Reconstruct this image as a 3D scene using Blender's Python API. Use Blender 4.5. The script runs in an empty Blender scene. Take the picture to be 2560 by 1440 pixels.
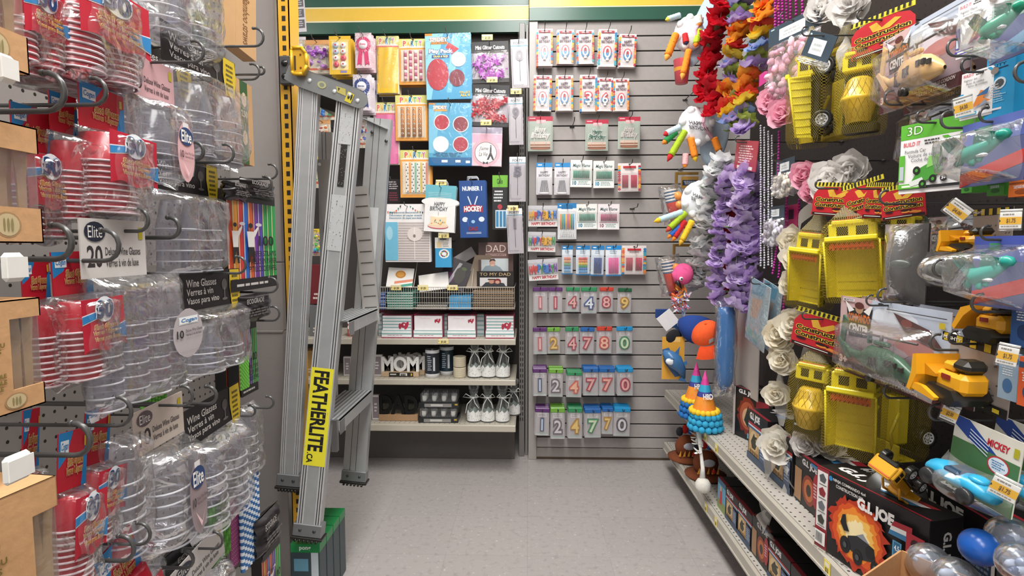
import bpy,math,random
from mathutils import Vector,Matrix
PI=math.pi
S=bpy.context.scene
COL=S.collection
FOC,CX,CY,VPX,HZ,CAMZ=1400.0,1280.0,720.0,1320.0,615.0,1.15
PITCH=math.atan((CY-HZ)/FOC)
YAW=math.atan((VPX-CX)/FOC*math.cos(PITCH))
cd=bpy.data.cameras.new('camera'); cam=bpy.data.objects.new('camera',cd); COL.objects.link(cam)
cd.sensor_width=36.0; cd.lens=36.0*FOC/2560.0; cd.clip_start=0.02; cd.clip_end=50
cam.location=(0,0,CAMZ); cam.rotation_euler=(PI/2-PITCH,0,YAW)
S.camera=cam
wd=bpy.data.worlds.new('world'); S.world=wd; wd.use_nodes=True
wd.node_tree.nodes['Background'].inputs[0].default_value=(0.98,0.99,1.0,1)
wd.node_tree.nodes['Background'].inputs[1].default_value=0.9
S.view_settings.view_transform='Standard'; S.view_settings.look='None'
S.view_settings.gamma=1.0; S.view_settings.use_curve_mapping=False
S.view_settings.exposure=0.06
S.cycles.transparent_max_bounces=40
S.cycles.max_bounces=7
CEIL=3.05
def area_light(x,y,z,sx,sy,power,rx=0.0):
 l=bpy.data.lights.new('tube_light','AREA'); l.shape='RECTANGLE'; l.size=sx; l.size_y=sy
 l.energy=power; l.color=(1.0,0.985,0.955)
 o=bpy.data.objects.new('tube_light',l); COL.objects.link(o); o.location=(x,y,z); o.rotation_euler=(rx,0,0)
 return o
LAMPS=[(0.0,1.75,42),(0.0,0.35,48),(0.0,-1.3,50),(-2.2,0.6,30),(2.4,0.6,30)]
for lx,ly,lp in LAMPS:
 area_light(lx,ly,CEIL-0.09,0.55,1.2,lp)
RM=cam.rotation_euler.to_matrix()
def ray(px,py):
 return RM@Vector(((px-CX)/FOC,-(py-CY)/FOC,-1.0))
def at_y(px,py,Y):
 d=ray(px,py); t=Y/d.y
 return Vector((d.x*t,Y,CAMZ+d.z*t))
def at_x(px,py,X):
 d=ray(px,py); t=X/d.x
 return Vector((X,d.y*t,CAMZ+d.z*t))
def at_z(px,py,Z):
 d=ray(px,py); t=(Z-CAMZ)/d.z
 return Vector((d.x*t,d.y*t,Z))
def to_px(p):
 c=RM.transposed()@(Vector(p)-Vector((0,0,CAMZ)))
 return(CX+FOC*c.x/-c.z,CY-FOC*c.y/-c.z)
def rect_back(x0,y0,x1,y1,Y):
 a=at_y(x0,(y0+y1)/2,Y); b=at_y(x1,(y0+y1)/2,Y); xm=(x0+x1)/2
 t=at_y(xm,y0,Y); bo=at_y(xm,y1,Y)
 return t,(b-a).length,(t-bo).length
def rect_side(x0,y0,x1,y1,X):
 ym=(y0+y1)/2
 a=at_x(x0,ym,X); b=at_x(x1,ym,X); c=(a+b)/2; pm=to_px(c)[0]
 t=at_x(pm,y0,X); bo=at_x(pm,y1,X)
 return Vector((X,c.y,t.z)),abs(a.y-b.y),(t-bo).length
def lin(h):
 h=h.lstrip('#')
 if len(h)==3:h=''.join(c*2 for c in h)
 r=[]
 for i in(0,2,4):
  c=int(h[i:i+2],16)/255
  r.append(c/12.92 if c<=0.04045 else((c+0.055)/1.055)**2.4)
 return(r[0],r[1],r[2],1)
MC={}
def nd(nt,t,**kw):
 n=nt.nodes.new(t)
 for k,v in kw.items():setattr(n,k,v)
 return n
def P(h,kind='d'):
 """procedural surface: colour with a slight mottling; d dull, g glossy plastic, p coated print, m metal, c cloth"""
 key=(h,kind)
 if key in MC:return MC[key]
 m=bpy.data.materials.new('%s_%s'%({'d':'matte','g':'plastic','p':'print','m':'metal','c':'cloth','t':'petal'}[kind],h.strip('#')))
 m.use_nodes=True; nt=m.node_tree; b=nt.nodes['Principled BSDF']
 c=lin(h)
 tc=nd(nt,'ShaderNodeTexCoord'); nz=nd(nt,'ShaderNodeTexNoise'); nz.inputs['Scale'].default_value={'c':90,'m':25}.get(kind,45)
 nz.inputs['Detail'].default_value=3
 mx=nd(nt,'ShaderNodeMix',data_type='RGBA')
 nt.links.new(tc.outputs['Object'],nz.inputs['Vector']); nt.links.new(nz.outputs['Fac'],mx.inputs[0])
 k0,k1={'d':(.90,1.06),'g':(.95,1.04),'p':(.93,1.05),'m':(.84,1.1),'c':(.86,1.12),'t':(.95,1.05)}[kind]
 mx.inputs[6].default_value=(min(1,c[0]*k0),min(1,c[1]*k0),min(1,c[2]*k0),1)
 mx.inputs[7].default_value=(min(1,c[0]*k1),min(1,c[1]*k1),min(1,c[2]*k1),1)
 nt.links.new(mx.outputs[2],b.inputs['Base Color'])
 b.inputs['Roughness'].default_value={'d':.65,'g':.28,'p':.42,'m':.34,'c':.9,'t':.85}[kind]
 b.inputs['Metallic'].default_value=.55 if kind=='m' else 0
 if kind in 'cm':
  bp=nd(nt,'ShaderNodeBump'); bp.inputs['Strength'].default_value=.25 if kind=='c' else .06
  bp.inputs['Distance'].default_value=.002
  nt.links.new(nz.outputs['Fac'],bp.inputs['Height']); nt.links.new(bp.outputs['Normal'],b.inputs['Normal'])
 if kind=='t':
  tl=nd(nt,'ShaderNodeBsdfTranslucent'); ms=nd(nt,'ShaderNodeMixShader'); ms.inputs[0].default_value=.45
  nt.links.new(mx.outputs[2],tl.inputs[0]); nt.links.new(b.outputs[0],ms.inputs[1]); nt.links.new(tl.outputs[0],ms.inputs[2]); nt.links.new(ms.outputs[0],nt.nodes['Material Output'].inputs[0])
 MC[key]=m; return m
def film(tint='#ffffff',haze=.06,gloss=.5,bump=.5,scale=28.0,name='clear_film',hz='#ffffff',edge=0.0):
 key=(tint,haze,gloss,bump,scale,name,hz,edge)
 if key in MC:return MC[key]
 m=bpy.data.materials.new(name); m.use_nodes=True; nt=m.node_tree; nt.nodes.clear()
 out=nd(nt,'ShaderNodeOutputMaterial'); tr=nd(nt,'ShaderNodeBsdfTransparent'); tr.inputs[0].default_value=lin(tint)
 gl=nd(nt,'ShaderNodeBsdfGlossy'); gl.inputs['Roughness'].default_value=.17
 df=nd(nt,'ShaderNodeBsdfDiffuse'); df.inputs[0].default_value=lin(hz)
 tc=nd(nt,'ShaderNodeTexCoord'); nz=nd(nt,'ShaderNodeTexNoise'); nz.inputs['Scale'].default_value=scale; nz.inputs['Detail'].default_value=2.5
 nz.inputs['Distortion'].default_value=1.2
 bp=nd(nt,'ShaderNodeBump'); bp.inputs['Strength'].default_value=bump; bp.inputs['Distance'].default_value=.012
 nt.links.new(tc.outputs['Object'],nz.inputs['Vector']); nt.links.new(nz.outputs['Fac'],bp.inputs['Height'])
 lw=nd(nt,'ShaderNodeLayerWeight'); lw.inputs['Blend'].default_value=.35
 for n in(gl,lw):nt.links.new(bp.outputs['Normal'],n.inputs['Normal'])
 a=nd(nt,'ShaderNodeMath',operation='MULTIPLY_ADD'); a.inputs[1].default_value=gloss; a.inputs[2].default_value=.003
 nt.links.new(lw.outputs['Fresnel'],a.inputs[0])
 m1=nd(nt,'ShaderNodeMixShader'); m2=nd(nt,'ShaderNodeMixShader')
 if edge>0:
  e=nd(nt,'ShaderNodeMath',operation='MULTIPLY_ADD'); e.inputs[1].default_value=edge; e.inputs[2].default_value=haze
  nt.links.new(lw.outputs['Facing'],e.inputs[0]); nt.links.new(e.outputs[0],m1.inputs[0])
 else:
  m1.inputs[0].default_value=haze
 nt.links.new(tr.outputs[0],m1.inputs[1]); nt.links.new(df.outputs[0],m1.inputs[2])
 nt.links.new(a.outputs[0],m2.inputs[0]); nt.links.new(m1.outputs[0],m2.inputs[1]); nt.links.new(gl.outputs[0],m2.inputs[2])
 nt.links.new(m2.outputs[0],out.inputs[0])
 MC[key]=m; return m
FILM=film(haze=.035)
BLISTER=film(haze=.04,gloss=.28,bump=.08,name='clear_blister',edge=.12)
CLEAR=film('#f0f0f6',haze=.03,gloss=.6,bump=.12,name='clear_cup_plastic',edge=.14,hz='#dcdce4')
CRIM=film('#ffffff',haze=.5,gloss=.5,bump=.0,name='clear_cup_rim',hz='#e4e4ec')
GLASS=film('#f2f7f5',haze=.03,gloss=.75,bump=.0,name='bottle_glass',edge=.22)
def lattice(name,col,s=.012,wid=.16,op='tri'):
 """open net: transparent between thin threads"""
 key=(name,col,s)
 if key in MC:return MC[key]
 m=bpy.data.materials.new(name); m.use_nodes=True; nt=m.node_tree; b=nt.nodes['Principled BSDF']; out=nt.nodes['Material Output']
 b.inputs['Base Color'].default_value=lin(col); b.inputs['Roughness'].default_value=.6
 tc=nd(nt,'ShaderNodeTexCoord'); sp=nd(nt,'ShaderNodeSeparateXYZ'); nt.links.new(tc.outputs['Object'],sp.inputs[0])
 fs=[]
 xy=nd(nt,'ShaderNodeMath',operation='ADD'); nt.links.new(sp.outputs[0],xy.inputs[0]); nt.links.new(sp.outputs[1],xy.inputs[1])
 for sgn in(1,-1):
  a=nd(nt,'ShaderNodeMath',operation='MULTIPLY_ADD'); a.inputs[1].default_value=sgn*.62
  nt.links.new(sp.outputs[2],a.inputs[0]); nt.links.new(xy.outputs[0],a.inputs[2])
  d=nd(nt,'ShaderNodeMath',operation='DIVIDE'); d.inputs[1].default_value=s; nt.links.new(a.outputs[0],d.inputs[0])
  fr=nd(nt,'ShaderNodeMath',operation='FRACT'); nt.links.new(d.outputs[0],fr.inputs[0])
  lt=nd(nt,'ShaderNodeMath',operation='LESS_THAN'); lt.inputs[1].default_value=wid; nt.links.new(fr.outputs[0],lt.inputs[0]); fs.append(lt)
 mx=nd(nt,'ShaderNodeMath',operation='MAXIMUM'); nt.links.new(fs[0].outputs[0],mx.inputs[0]); nt.links.new(fs[1].outputs[0],mx.inputs[1])
 tr=nd(nt,'ShaderNodeBsdfTransparent'); ms=nd(nt,'ShaderNodeMixShader')
 nt.links.new(mx.outputs[0],ms.inputs[0]); nt.links.new(tr.outputs[0],ms.inputs[1]); nt.links.new(b.outputs[0],ms.inputs[2])
 nt.links.new(ms.outputs[0],out.inputs[0]); MC[key]=m; return m
def holes(h,axis,sx,sz,r,hole='#15130f',rough=.5,name='perforated_steel'):
 """painted steel sheet with a regular grid of punched holes (real pattern in the plane given by axis)"""
 key=(h,axis,sx,sz,r)
 if key in MC:return MC[key]
 m=bpy.data.materials.new(name); m.use_nodes=True; nt=m.node_tree; b=nt.nodes['Principled BSDF']
 tc=nd(nt,'ShaderNodeTexCoord'); sp=nd(nt,'ShaderNodeSeparateXYZ'); nt.links.new(tc.outputs['Object'],sp.inputs[0])
 prev=None
 for k,s in zip(axis,(sx,sz)):
  d=nd(nt,'ShaderNodeMath',operation='DIVIDE'); d.inputs[1].default_value=s; nt.links.new(sp.outputs['XYZ'.index(k)],d.inputs[0])
  f=nd(nt,'ShaderNodeMath',operation='FRACT'); nt.links.new(d.outputs[0],f.inputs[0])
  u=nd(nt,'ShaderNodeMath',operation='SUBTRACT'); u.inputs[1].default_value=.5; nt.links.new(f.outputs[0],u.inputs[0])
  v=nd(nt,'ShaderNodeMath',operation='MULTIPLY'); v.inputs[1].default_value=s; nt.links.new(u.outputs[0],v.inputs[0])
  w=nd(nt,'ShaderNodeMath',operation='MULTIPLY'); nt.links.new(v.outputs[0],w.inputs[0]); nt.links.new(v.outputs[0],w.inputs[1])
  if prev is None:prev=w
  else:
   q=nd(nt,'ShaderNodeMath',operation='ADD'); nt.links.new(prev.outputs[0],q.inputs[0]); nt.links.new(w.outputs[0],q.inputs[1]); prev=q
 lt=nd(nt,'ShaderNodeMath',operation='LESS_THAN'); lt.inputs[1].default_value=r*r; nt.links.new(prev.outputs[0],lt.inputs[0])
 mx=nd(nt,'ShaderNodeMix',data_type='RGBA'); mx.inputs[6].default_value=lin(h); mx.inputs[7].default_value=lin(hole)
 nt.links.new(lt.outputs[0],mx.inputs[0]); nt.links.new(mx.outputs[2],b.inputs['Base Color']); b.inputs['Roughness'].default_value=rough
 MC[key]=m; return m
def vinyl():
 m=bpy.data.materials.new('vinyl_tile'); m.use_nodes=True; nt=m.node_tree; b=nt.nodes['Principled BSDF']
 tc=nd(nt,'ShaderNodeTexCoord'); mp=nd(nt,'ShaderNodeMapping'); nt.links.new(tc.outputs['Object'],mp.inputs[0])
 mp.inputs['Location'].default_value=(.0,.13,0)
 br=nd(nt,'ShaderNodeTexBrick'); br.offset=0; br.inputs['Scale'].default_value=1; br.inputs['Brick Width'].default_value=.305
 br.inputs['Row Height'].default_value=.305; br.inputs['Mortar Size'].default_value=.0011; br.inputs['Mortar Smooth'].default_value=.2
 br.inputs['Color1'].default_value=lin('#aca5a3'); br.inputs['Color2'].default_value=lin('#a7a19f'); br.inputs['Mortar'].default_value=lin('#9c9694')
 nt.links.new(mp.outputs[0],br.inputs[0])
 n1=nd(nt,'ShaderNodeTexNoise'); n1.inputs['Scale'].default_value=70; n1.inputs['Detail'].default_value=4; nt.links.new(tc.outputs['Object'],n1.inputs[0])
 r1=nd(nt,'ShaderNodeValToRGB'); r1.color_ramp.elements[0].position=.62; r1.color_ramp.elements[1].position=.72; nt.links.new(n1.outputs['Fac'],r1.inputs[0])
 n2=nd(nt,'ShaderNodeTexNoise'); n2.inputs['Scale'].default_value=42; n2.inputs['Detail'].default_value=5; nt.links.new(mp.outputs[0],n2.inputs[0])
 r2=nd(nt,'ShaderNodeValToRGB'); r2.color_ramp.elements[0].position=.3; r2.color_ramp.elements[1].position=.46
 r2.color_ramp.elements[0].color=(1,1,1,1); r2.color_ramp.elements[1].color=(0,0,0,1); nt.links.new(n2.outputs['Fac'],r2.inputs[0])
 m1=nd(nt,'ShaderNodeMix',data_type='RGBA'); m1.inputs[7].default_value=lin('#d9d4d1'); nt.links.new(br.outputs[0],m1.inputs[6]);
 s1=nd(nt,'ShaderNodeMath',operation='MULTIPLY'); s1.inputs[1].default_value=.55; nt.links.new(r1.outputs[0],s1.inputs[0]); nt.links.new(s1.outputs[0],m1.inputs[0])
 m2=nd(nt,'ShaderNodeMix',data_type='RGBA'); m2.inputs[7].default_value=lin('#8d8583'); nt.links.new(m1.outputs[2],m2.inputs[6])
 s2=nd(nt,'ShaderNodeMath',operation='MULTIPLY'); s2.inputs[1].default_value=.5; nt.links.new(r2.outputs[0],s2.inputs[0]); nt.links.new(s2.outputs[0],m2.inputs[0])
 nt.links.new(m2.outputs[2],b.inputs['Base Color']); b.inputs['Roughness'].default_value=.38
 return m
class MB:
 def __init__(s):s.v=[]; s.f=[]; s.mi=[]; s.sm=[]; s.mats=[]
 def slot(s,mat):
  if mat not in s.mats:s.mats.append(mat)
  return s.mats.index(mat)
 def add(s,vs,fs,mat,smooth=False):
  o=len(s.v); k=s.slot(mat)
  s.v.extend([tuple(v)for v in vs])
  for f in fs:s.f.append(tuple(i+o for i in f)); s.mi.append(k); s.sm.append(smooth)
  return s
 def box(s,x0,y0,z0,x1,y1,z1,mat,bev=0.0,M=None):
  if bev<=0:
   vs=[(x0,y0,z0),(x1,y0,z0),(x1,y1,z0),(x0,y1,z0),(x0,y0,z1),(x1,y0,z1),(x1,y1,z1),(x0,y1,z1)]
   fs=[(0,3,2,1),(4,5,6,7),(0,1,5,4),(1,2,6,5),(2,3,7,6),(3,0,4,7)]
  else:
   b=min(bev,abs(x1-x0)*.49,abs(y1-y0)*.49,abs(z1-z0)*.49); vs=[]; idx={}
   X,Yy,Z=(x0,x1),(y0,y1),(z0,z1)
   for i in(0,1):
    for j in(0,1):
     for k in(0,1):
      sx,sy,sz=(1-2*i),(1-2*j),(1-2*k)
      for ax in range(3):
       p=[X[i]+sx*b,Yy[j]+sy*b,Z[k]+sz*b]; p[ax]=(X[i],Yy[j],Z[k])[ax]
       idx[(i,j,k,ax)]=len(vs); vs.append(tuple(p))
   fs=[]
   for i in(0,1):
    fs.append([idx[(i,0,0,0)],idx[(i,1,0,0)],idx[(i,1,1,0)],idx[(i,0,1,0)]])
    fs.append([idx[(0,i,0,1)],idx[(1,i,0,1)],idx[(1,i,1,1)],idx[(0,i,1,1)]])
    fs.append([idx[(0,0,i,2)],idx[(1,0,i,2)],idx[(1,1,i,2)],idx[(0,1,i,2)]])
   for a in(0,1):
    for c in(0,1):
     fs.append([idx[(0,a,c,1)],idx[(1,a,c,1)],idx[(1,a,c,2)],idx[(0,a,c,2)]])
     fs.append([idx[(a,0,c,0)],idx[(a,1,c,0)],idx[(a,1,c,2)],idx[(a,0,c,2)]])
     fs.append([idx[(a,c,0,0)],idx[(a,c,1,0)],idx[(a,c,1,1)],idx[(a,c,0,1)]])
     for d in(0,1):fs.append([idx[(a,c,d,0)],idx[(a,c,d,1)],idx[(a,c,d,2)]])
  if M is not None:vs=[tuple(M@Vector(v))for v in vs]
  return s.add(vs,fs,mat)
 def tube(s,pts,r,mat,n=8,cap=True,rs=None):
  pts=[Vector(p)for p in pts]; vs=[]; fs=[]; N=len(pts); up=None
  for i,p in enumerate(pts):
   d=(pts[min(i+1,N-1)]-pts[max(i-1,0)])
   if d.length<1e-9:d=Vector((0,0,1))
   d.normalize()
   if up is None:
    up=Vector((0,0,1))if abs(d.z)<.9 else Vector((1,0,0))
   a=d.cross(up)
   if a.length<1e-6:a=d.cross(Vector((0,1,0)))
   a.normalize(); b=a.cross(d).normalized(); up=b
   rr=rs[i]if rs else r
   for k in range(n):
    t=2*PI*k/n; vs.append(p+a*(math.cos(t)*rr)+b*(math.sin(t)*rr))
  for i in range(N-1):
   for k in range(n):
    k2=(k+1)%n; fs.append((i*n+k,i*n+k2,(i+1)*n+k2,(i+1)*n+k))
  if cap:fs.append(tuple(range(n-1,-1,-1))); fs.append(tuple((N-1)*n+k for k in range(n)))
  return s.add(vs,fs,mat,True)
 def lathe(s,prof,mat,n=20,c=(0,0,0),M=None,mats=None,smooth=True):
  """prof: list of (radius, z); mats optional per segment"""
  vs=[]
  for r,z in prof:
   for k in range(n):
    t=2*PI*k/n; p=Vector((c[0]+r*math.cos(t),c[1]+r*math.sin(t),c[2]+z))
    vs.append(tuple(M@p)if M is not None else tuple(p))
  if mats is None:
   fs=[(i*n+k,i*n+(k+1)%n,(i+1)*n+(k+1)%n,(i+1)*n+k)for i in range(len(prof)-1)for k in range(n)]
   return s.add(vs,fs,mat,smooth)
  o=len(s.v); s.v.extend(vs)
  for i in range(len(prof)-1):
   mk=s.slot(mats[i])
   for k in range(n):
    s.f.append((o+i*n+k,o+i*n+(k+1)%n,o+(i+1)*n+(k+1)%n,o+(i+1)*n+k)); s.mi.append(mk); s.sm.append(smooth)
  return s
 def prism(s,poly,y0,y1,mat,M=None):
  """2-D outline (x,z) given depth from y0 to y1"""
  n=len(poly); vs=[(x,y0,z)for x,z in poly]+[(x,y1,z)for x,z in poly]
  fs=[tuple(range(n)),tuple(range(2*n-1,n-1,-1))]+[(i,i+n,(i+1)%n+n,(i+1)%n)for i in range(n)]
  if M is not None:vs=[tuple(M@Vector(v))for v in vs]
  return s.add(vs,fs,mat)
 def ball(s,c,r,mat,n=10,sq=(1,1,1),M=None):
  vs=[]; h=max(4,n//2)
  for i in range(h+1):
   a=PI*i/h
   for k in range(n):
    t=2*PI*k/n; p=Vector((c[0]+r*sq[0]*math.sin(a)*math.cos(t),c[1]+r*sq[1]*math.sin(a)*math.sin(t),c[2]+r*sq[2]*math.cos(a)))
    vs.append(tuple(M@p)if M is not None else tuple(p))
  fs=[(i*n+k,i*n+(k+1)%n,(i+1)*n+(k+1)%n,(i+1)*n+k)for i in range(h)for k in range(n)]
  return s.add(vs,fs,mat,True)
 def grid(s,fn,nu,nv,mat,smooth=True):
  vs=[fn(i/nu,j/nv)for j in range(nv+1)for i in range(nu+1)]
  fs=[(j*(nu+1)+i,j*(nu+1)+i+1,(j+1)*(nu+1)+i+1,(j+1)*(nu+1)+i)for j in range(nv)for i in range(nu)]
  return s.add(vs,fs,mat,smooth)
 def build(s,name,parent=None,loc=None,rot=None):
  me=bpy.data.meshes.new(name); me.from_pydata(s.v,[],s.f)
  for m in s.mats:me.materials.append(m)
  me.polygons.foreach_set('material_index',s.mi); me.polygons.foreach_set('use_smooth',s.sm); me.update()
  o=bpy.data.objects.new(name,me); COL.objects.link(o)
  if parent is not None:o.parent=parent
  if loc is not None:o.location=loc
  if rot is not None:o.rotation_euler=rot
  return o
TC={}
def text_mesh(t,bold=0.0,ext=0.0,shear=0.0,space=1.0):
 key=(t,bold,ext,shear,space)
 if key in TC:return TC[key]
 c=bpy.data.curves.new('t','FONT'); c.body=t; c.size=1; c.offset=bold; c.extrude=ext; c.shear=shear; c.resolution_u=3 if len(t)<4 else 2
 c.space_character=space; c.space_line=.85; c.align_x='CENTER'
 o=bpy.data.objects.new('t',c); COL.objects.link(o)
 me=bpy.data.meshes.new_from_object(o.evaluated_get(bpy.context.evaluated_depsgraph_get()))
 vs=[tuple(v.co)for v in me.vertices]; fs=[tuple(p.vertices)for p in me.polygons]
 bpy.data.objects.remove(o); bpy.data.curves.remove(c); bpy.data.meshes.remove(me)
 xs=[v[0]for v in vs]or[0,1]; ys=[v[1]for v in vs]or[0,1]
 TC[key]=(vs,fs,min(xs),max(xs),min(ys),max(ys)); return TC[key]
class G:
 """prints shapes on a flat face: u to the right, v down, 0..1 over the face; each call lies a hair above the last"""
 def __init__(s,mb,O,U,V,N,step=.00016):
  s.mb=mb; s.O=Vector(O); s.U=Vector(U); s.V=Vector(V); s.N=Vector(N).normalized(); s.k=1; s.st=step
 def p(s,u,v,k=None):return s.O+s.U*u+s.V*v+s.N*(s.st*(s.k if k is None else k))
 def poly(s,pts,c,kind='p'):
  s.mb.add([s.p(u,v)for u,v in pts],[tuple(range(len(pts)))],c if not isinstance(c,str)else P(c,kind)); s.k+=1; return s
 def rect(s,u0,v0,u1,v1,c,kind='p'):return s.poly([(u0,v0),(u1,v0),(u1,v1),(u0,v1)],c,kind)
 def ell(s,cu,cv,ru,rv,c,n=16,kind='p',rot=0.0):
  w,h=s.U.length,s.V.length; pts=[]
  for i in range(n):
   t=2*PI*i/n; a,b=ru*w*math.cos(t),rv*h*math.sin(t)
   pts.append((cu+(a*math.cos(rot)-b*math.sin(rot))/w,cv+(a*math.sin(rot)+b*math.cos(rot))/h))
  return s.poly(pts,c,kind)
 def text(s,t,u0,v0,u1,v1,c,bold=.02,shear=0.0,out=None,outw=.05,fit=False,kind='p'):
  for cc,bb in(([(out,bold+outw)]if out else[])+[(c,bold)]):
   vs,fs,a,b,d,e=text_mesh(t,bb,0,shear)
   _,_,a0,b0,d0,e0=text_mesh(t,bold,0,shear)
   W,H=s.U.length*(u1-u0),s.V.length*(v1-v0)
   sx,sy=W/max(1e-6,b0-a0),H/max(1e-6,e0-d0)
   if fit:sx=sy=min(sx,sy)
   mx,my=(a0+b0)/2,(d0+e0)/2
   cu,cv=(u0+u1)/2,(v0+v1)/2
   Un,Vn=s.U.normalized(),s.V.normalized(); C=s.p(cu,cv)
   s.mb.add([C+Un*((x-mx)*sx)-Vn*((y-my)*sy)for x,y,z in vs],fs,P(cc,kind)if isinstance(cc,str)else cc); s.k+=1
  return s
 def lines(s,u0,v0,u1,v1,n,c,seed=0,fill=.5):
  """small print: n rows of little word blocks"""
  r=random.Random(seed+n*7+int(u0*97)+int(v0*131)); vs=[]; fs=[]; dv=(v1-v0)/n
  for i in range(n):
   u=u0+(u1-u0)*r.uniform(0,.12); e=u1-(u1-u0)*r.uniform(0,.3)
   while u<e:
    q=min(e,u+(u1-u0)*r.uniform(.08,.22)); o=len(vs)
    vs+=[s.p(u,v0+dv*(i+.2)),s.p(q,v0+dv*(i+.2)),s.p(q,v0+dv*(i+.2+fill)),s.p(u,v0+dv*(i+.2+fill))]
    fs.append((o,o+1,o+2,o+3)); u=q+(u1-u0)*.03
  s.mb.add(vs,fs,P(c,'p')); s.k+=1; return s
 def sub(s,u0,v0,u1,v1,rot=0):
  """a frame inside this one; rot 90: text reads downwards, -90: upwards"""
  if rot==90:g=G(s.mb,s.p(u1,v0,0),s.V*(v1-v0),-s.U*(u1-u0),s.N,s.st)
  elif rot==-90:g=G(s.mb,s.p(u0,v1,0),-s.V*(v1-v0),s.U*(u1-u0),s.N,s.st)
  else:g=G(s.mb,s.p(u0,v0,0),s.U*(u1-u0),s.V*(v1-v0),s.N,s.st)
  g.k=s.k; return g
def front(mb,w,h,y=0.0,z=0.0,x=0.0):
 return G(mb,(x-w/2,y,z),(w,0,0),(0,0,-h),(0,-1,0))
def tag(o,label,cat,group=None):
 o['label']=label; o['category']=cat
 if group:o['group']=group
 return o
def thing(name,label,cat,group=None):
 o=bpy.data.objects.new(name,None); COL.objects.link(o); o.empty_display_size=.03
 return tag(o,label,cat,group)
def struct(o):o['kind']='structure'; return o
def kids(o):return[c for c in ALLKIDS(o)]
def ALLKIDS(o):return list(o.children)
def dup(o,parent=None,label=None,group=None):
 c=o.copy(); COL.objects.link(c)
 if parent is not None:c.parent=parent
 if label:c['label']=label
 if group:c['group']=group
 for k in list(o.children):dup(k,c)
 return c
ROT={'back':0.0,'left':PI/2,'right':-PI/2}
def place(o,loc,side='back',roll=0.0,yaw=0.0,tilt=0.0):
 o.location=loc; o.rotation_euler=(tilt,roll,ROT[side]+yaw); return o
HOOKN=[0]
def hook(base,tip,label,r=.0024,kind='tip',col='#2a2927',group=None,curl=.016,plate=True,cat='hook'):
 """wire display hook from its base on the board to its tip, ending in a turned-up or curled end"""
 base,tip=Vector(base),Vector(tip); d=(tip-base); L=d.length; d.normalize(); up=Vector((0,0,1))
 mb=MB(); m=P(col,'g'); pts=[Vector((0,0,0))]
 if kind=='tip':
  pts+=[d*(L-.02),d*(L-.012)+up*.002,d*L+up*.014]
 elif kind=='curl':
  c=d*L+up*curl
  for i in range(9):
   a=-PI/2+i*(PI*1.05)/8
   pts.append(c+d*(math.cos(a)*curl)+up*(math.sin(a)*curl))
 mb.tube(pts,r,m,8)
 if plate:
  s=Vector((d.y,-d.x,0)); mb.tube([s*-.012+d*.004,s*.012+d*.004],r*1.4,m,6)
 mb.ball(tuple(pts[-1]),r*1.25,m,6)
 o=mb.build('display_hook',loc=base)
 return tag(o,label,cat,group)
# ================================================================ room shell
SLAT_Y,LEFT_Y=2.96,3.11
mb=MB(); mb.add([(-4,-4,0),(4,-4,0),(4,3.6,0),(-4,3.6,0)],[(0,1,2,3)],vinyl()); struct(mb.build('floor'))
mb=MB(); mb.box(-4,-4,CEIL,4,3.6,CEIL+.05,P('#e8e6e0')); struct(mb.build('ceiling'))
x_l=at_y(1322,600,SLAT_Y).x; x_r=1.5
z_top=at_y(1400,52,SLAT_Y).z; z_bot=at_y(1400,1118,SLAT_Y).z
mb=MB(); slat=P('#a8a19e','d'); dark=P('#2c2927')
n_s=30; pitch=(at_y(1400,90,SLAT_Y).z-at_y(1400,1108,SLAT_Y).z)/28.5
z=z_top; k=0
xs0=at_y(1343,600,SLAT_Y).x
first=at_y(1400,90,SLAT_Y).z
zz=[z_top]+[first-i*pitch for i in range(0,29)if first-i*pitch>z_bot+.01]+[z_bot]
for i in range(len(zz)-1):
 a,b=zz[i],zz[i+1]
 top=a-(.006 if i else 0)
 mb.box(xs0,SLAT_Y,b,x_r,SLAT_Y+.006,top,slat,.0015)
 mb.box(xs0,SLAT_Y+.006,b+.004,x_r,SLAT_Y+.014,top-.006,slat)
mb.box(xs0,SLAT_Y+.014,z_bot,x_r,SLAT_Y+.03,z_top,dark)
struct(mb.build('wall_back'))
mb=MB(); mb.box(x_l,SLAT_Y-.012,0.0,xs0,SLAT_Y+.16,z_top,P('#a09a96','g'),.002); struct(mb.build('trim_1'))
mb=MB(); mb.box(xs0,SLAT_Y+.0,0,x_r,SLAT_Y+.03,z_bot-.004,P('#97908b','d'),.002)
mb.box(xs0,SLAT_Y-.002,0,x_r,SLAT_Y+.0,.012,P('#4a3b2c')); struct(mb.build('baseboard_back'))
GR,YE,WH='#2f5a4a','#f3c74e','#f4ecc6'
def header(name,x0,x1,Y,rows):
 mb=MB()
 for pa,pb,c in rows:
  za,zb=at_y(1300,pa,Y).z,at_y(1300,pb,Y).z
  mb.box(x0,Y,zb,x1,Y+.03,za,P(c,'g'),.001)
 return struct(mb.build(name))
header('trim_2',x_l,x_r,SLAT_Y-.02,[(-130,-92,YE),(-90,-34,GR),(-31,17,YE),(17,20,WH),(20,52,GR)])
header('trim_3',-1.9,x_l-.002,LEFT_Y-.05,[(-150,-76,YE),(-74,12,GR),(12,16,WH),(16,47,YE),(47,51,WH),(51,80,GR)])
mb=MB(); mb.box(-4,3.3,0,4,3.36,CEIL,P('#b9b4ae')); struct(mb.build('wall_rear'))
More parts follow.
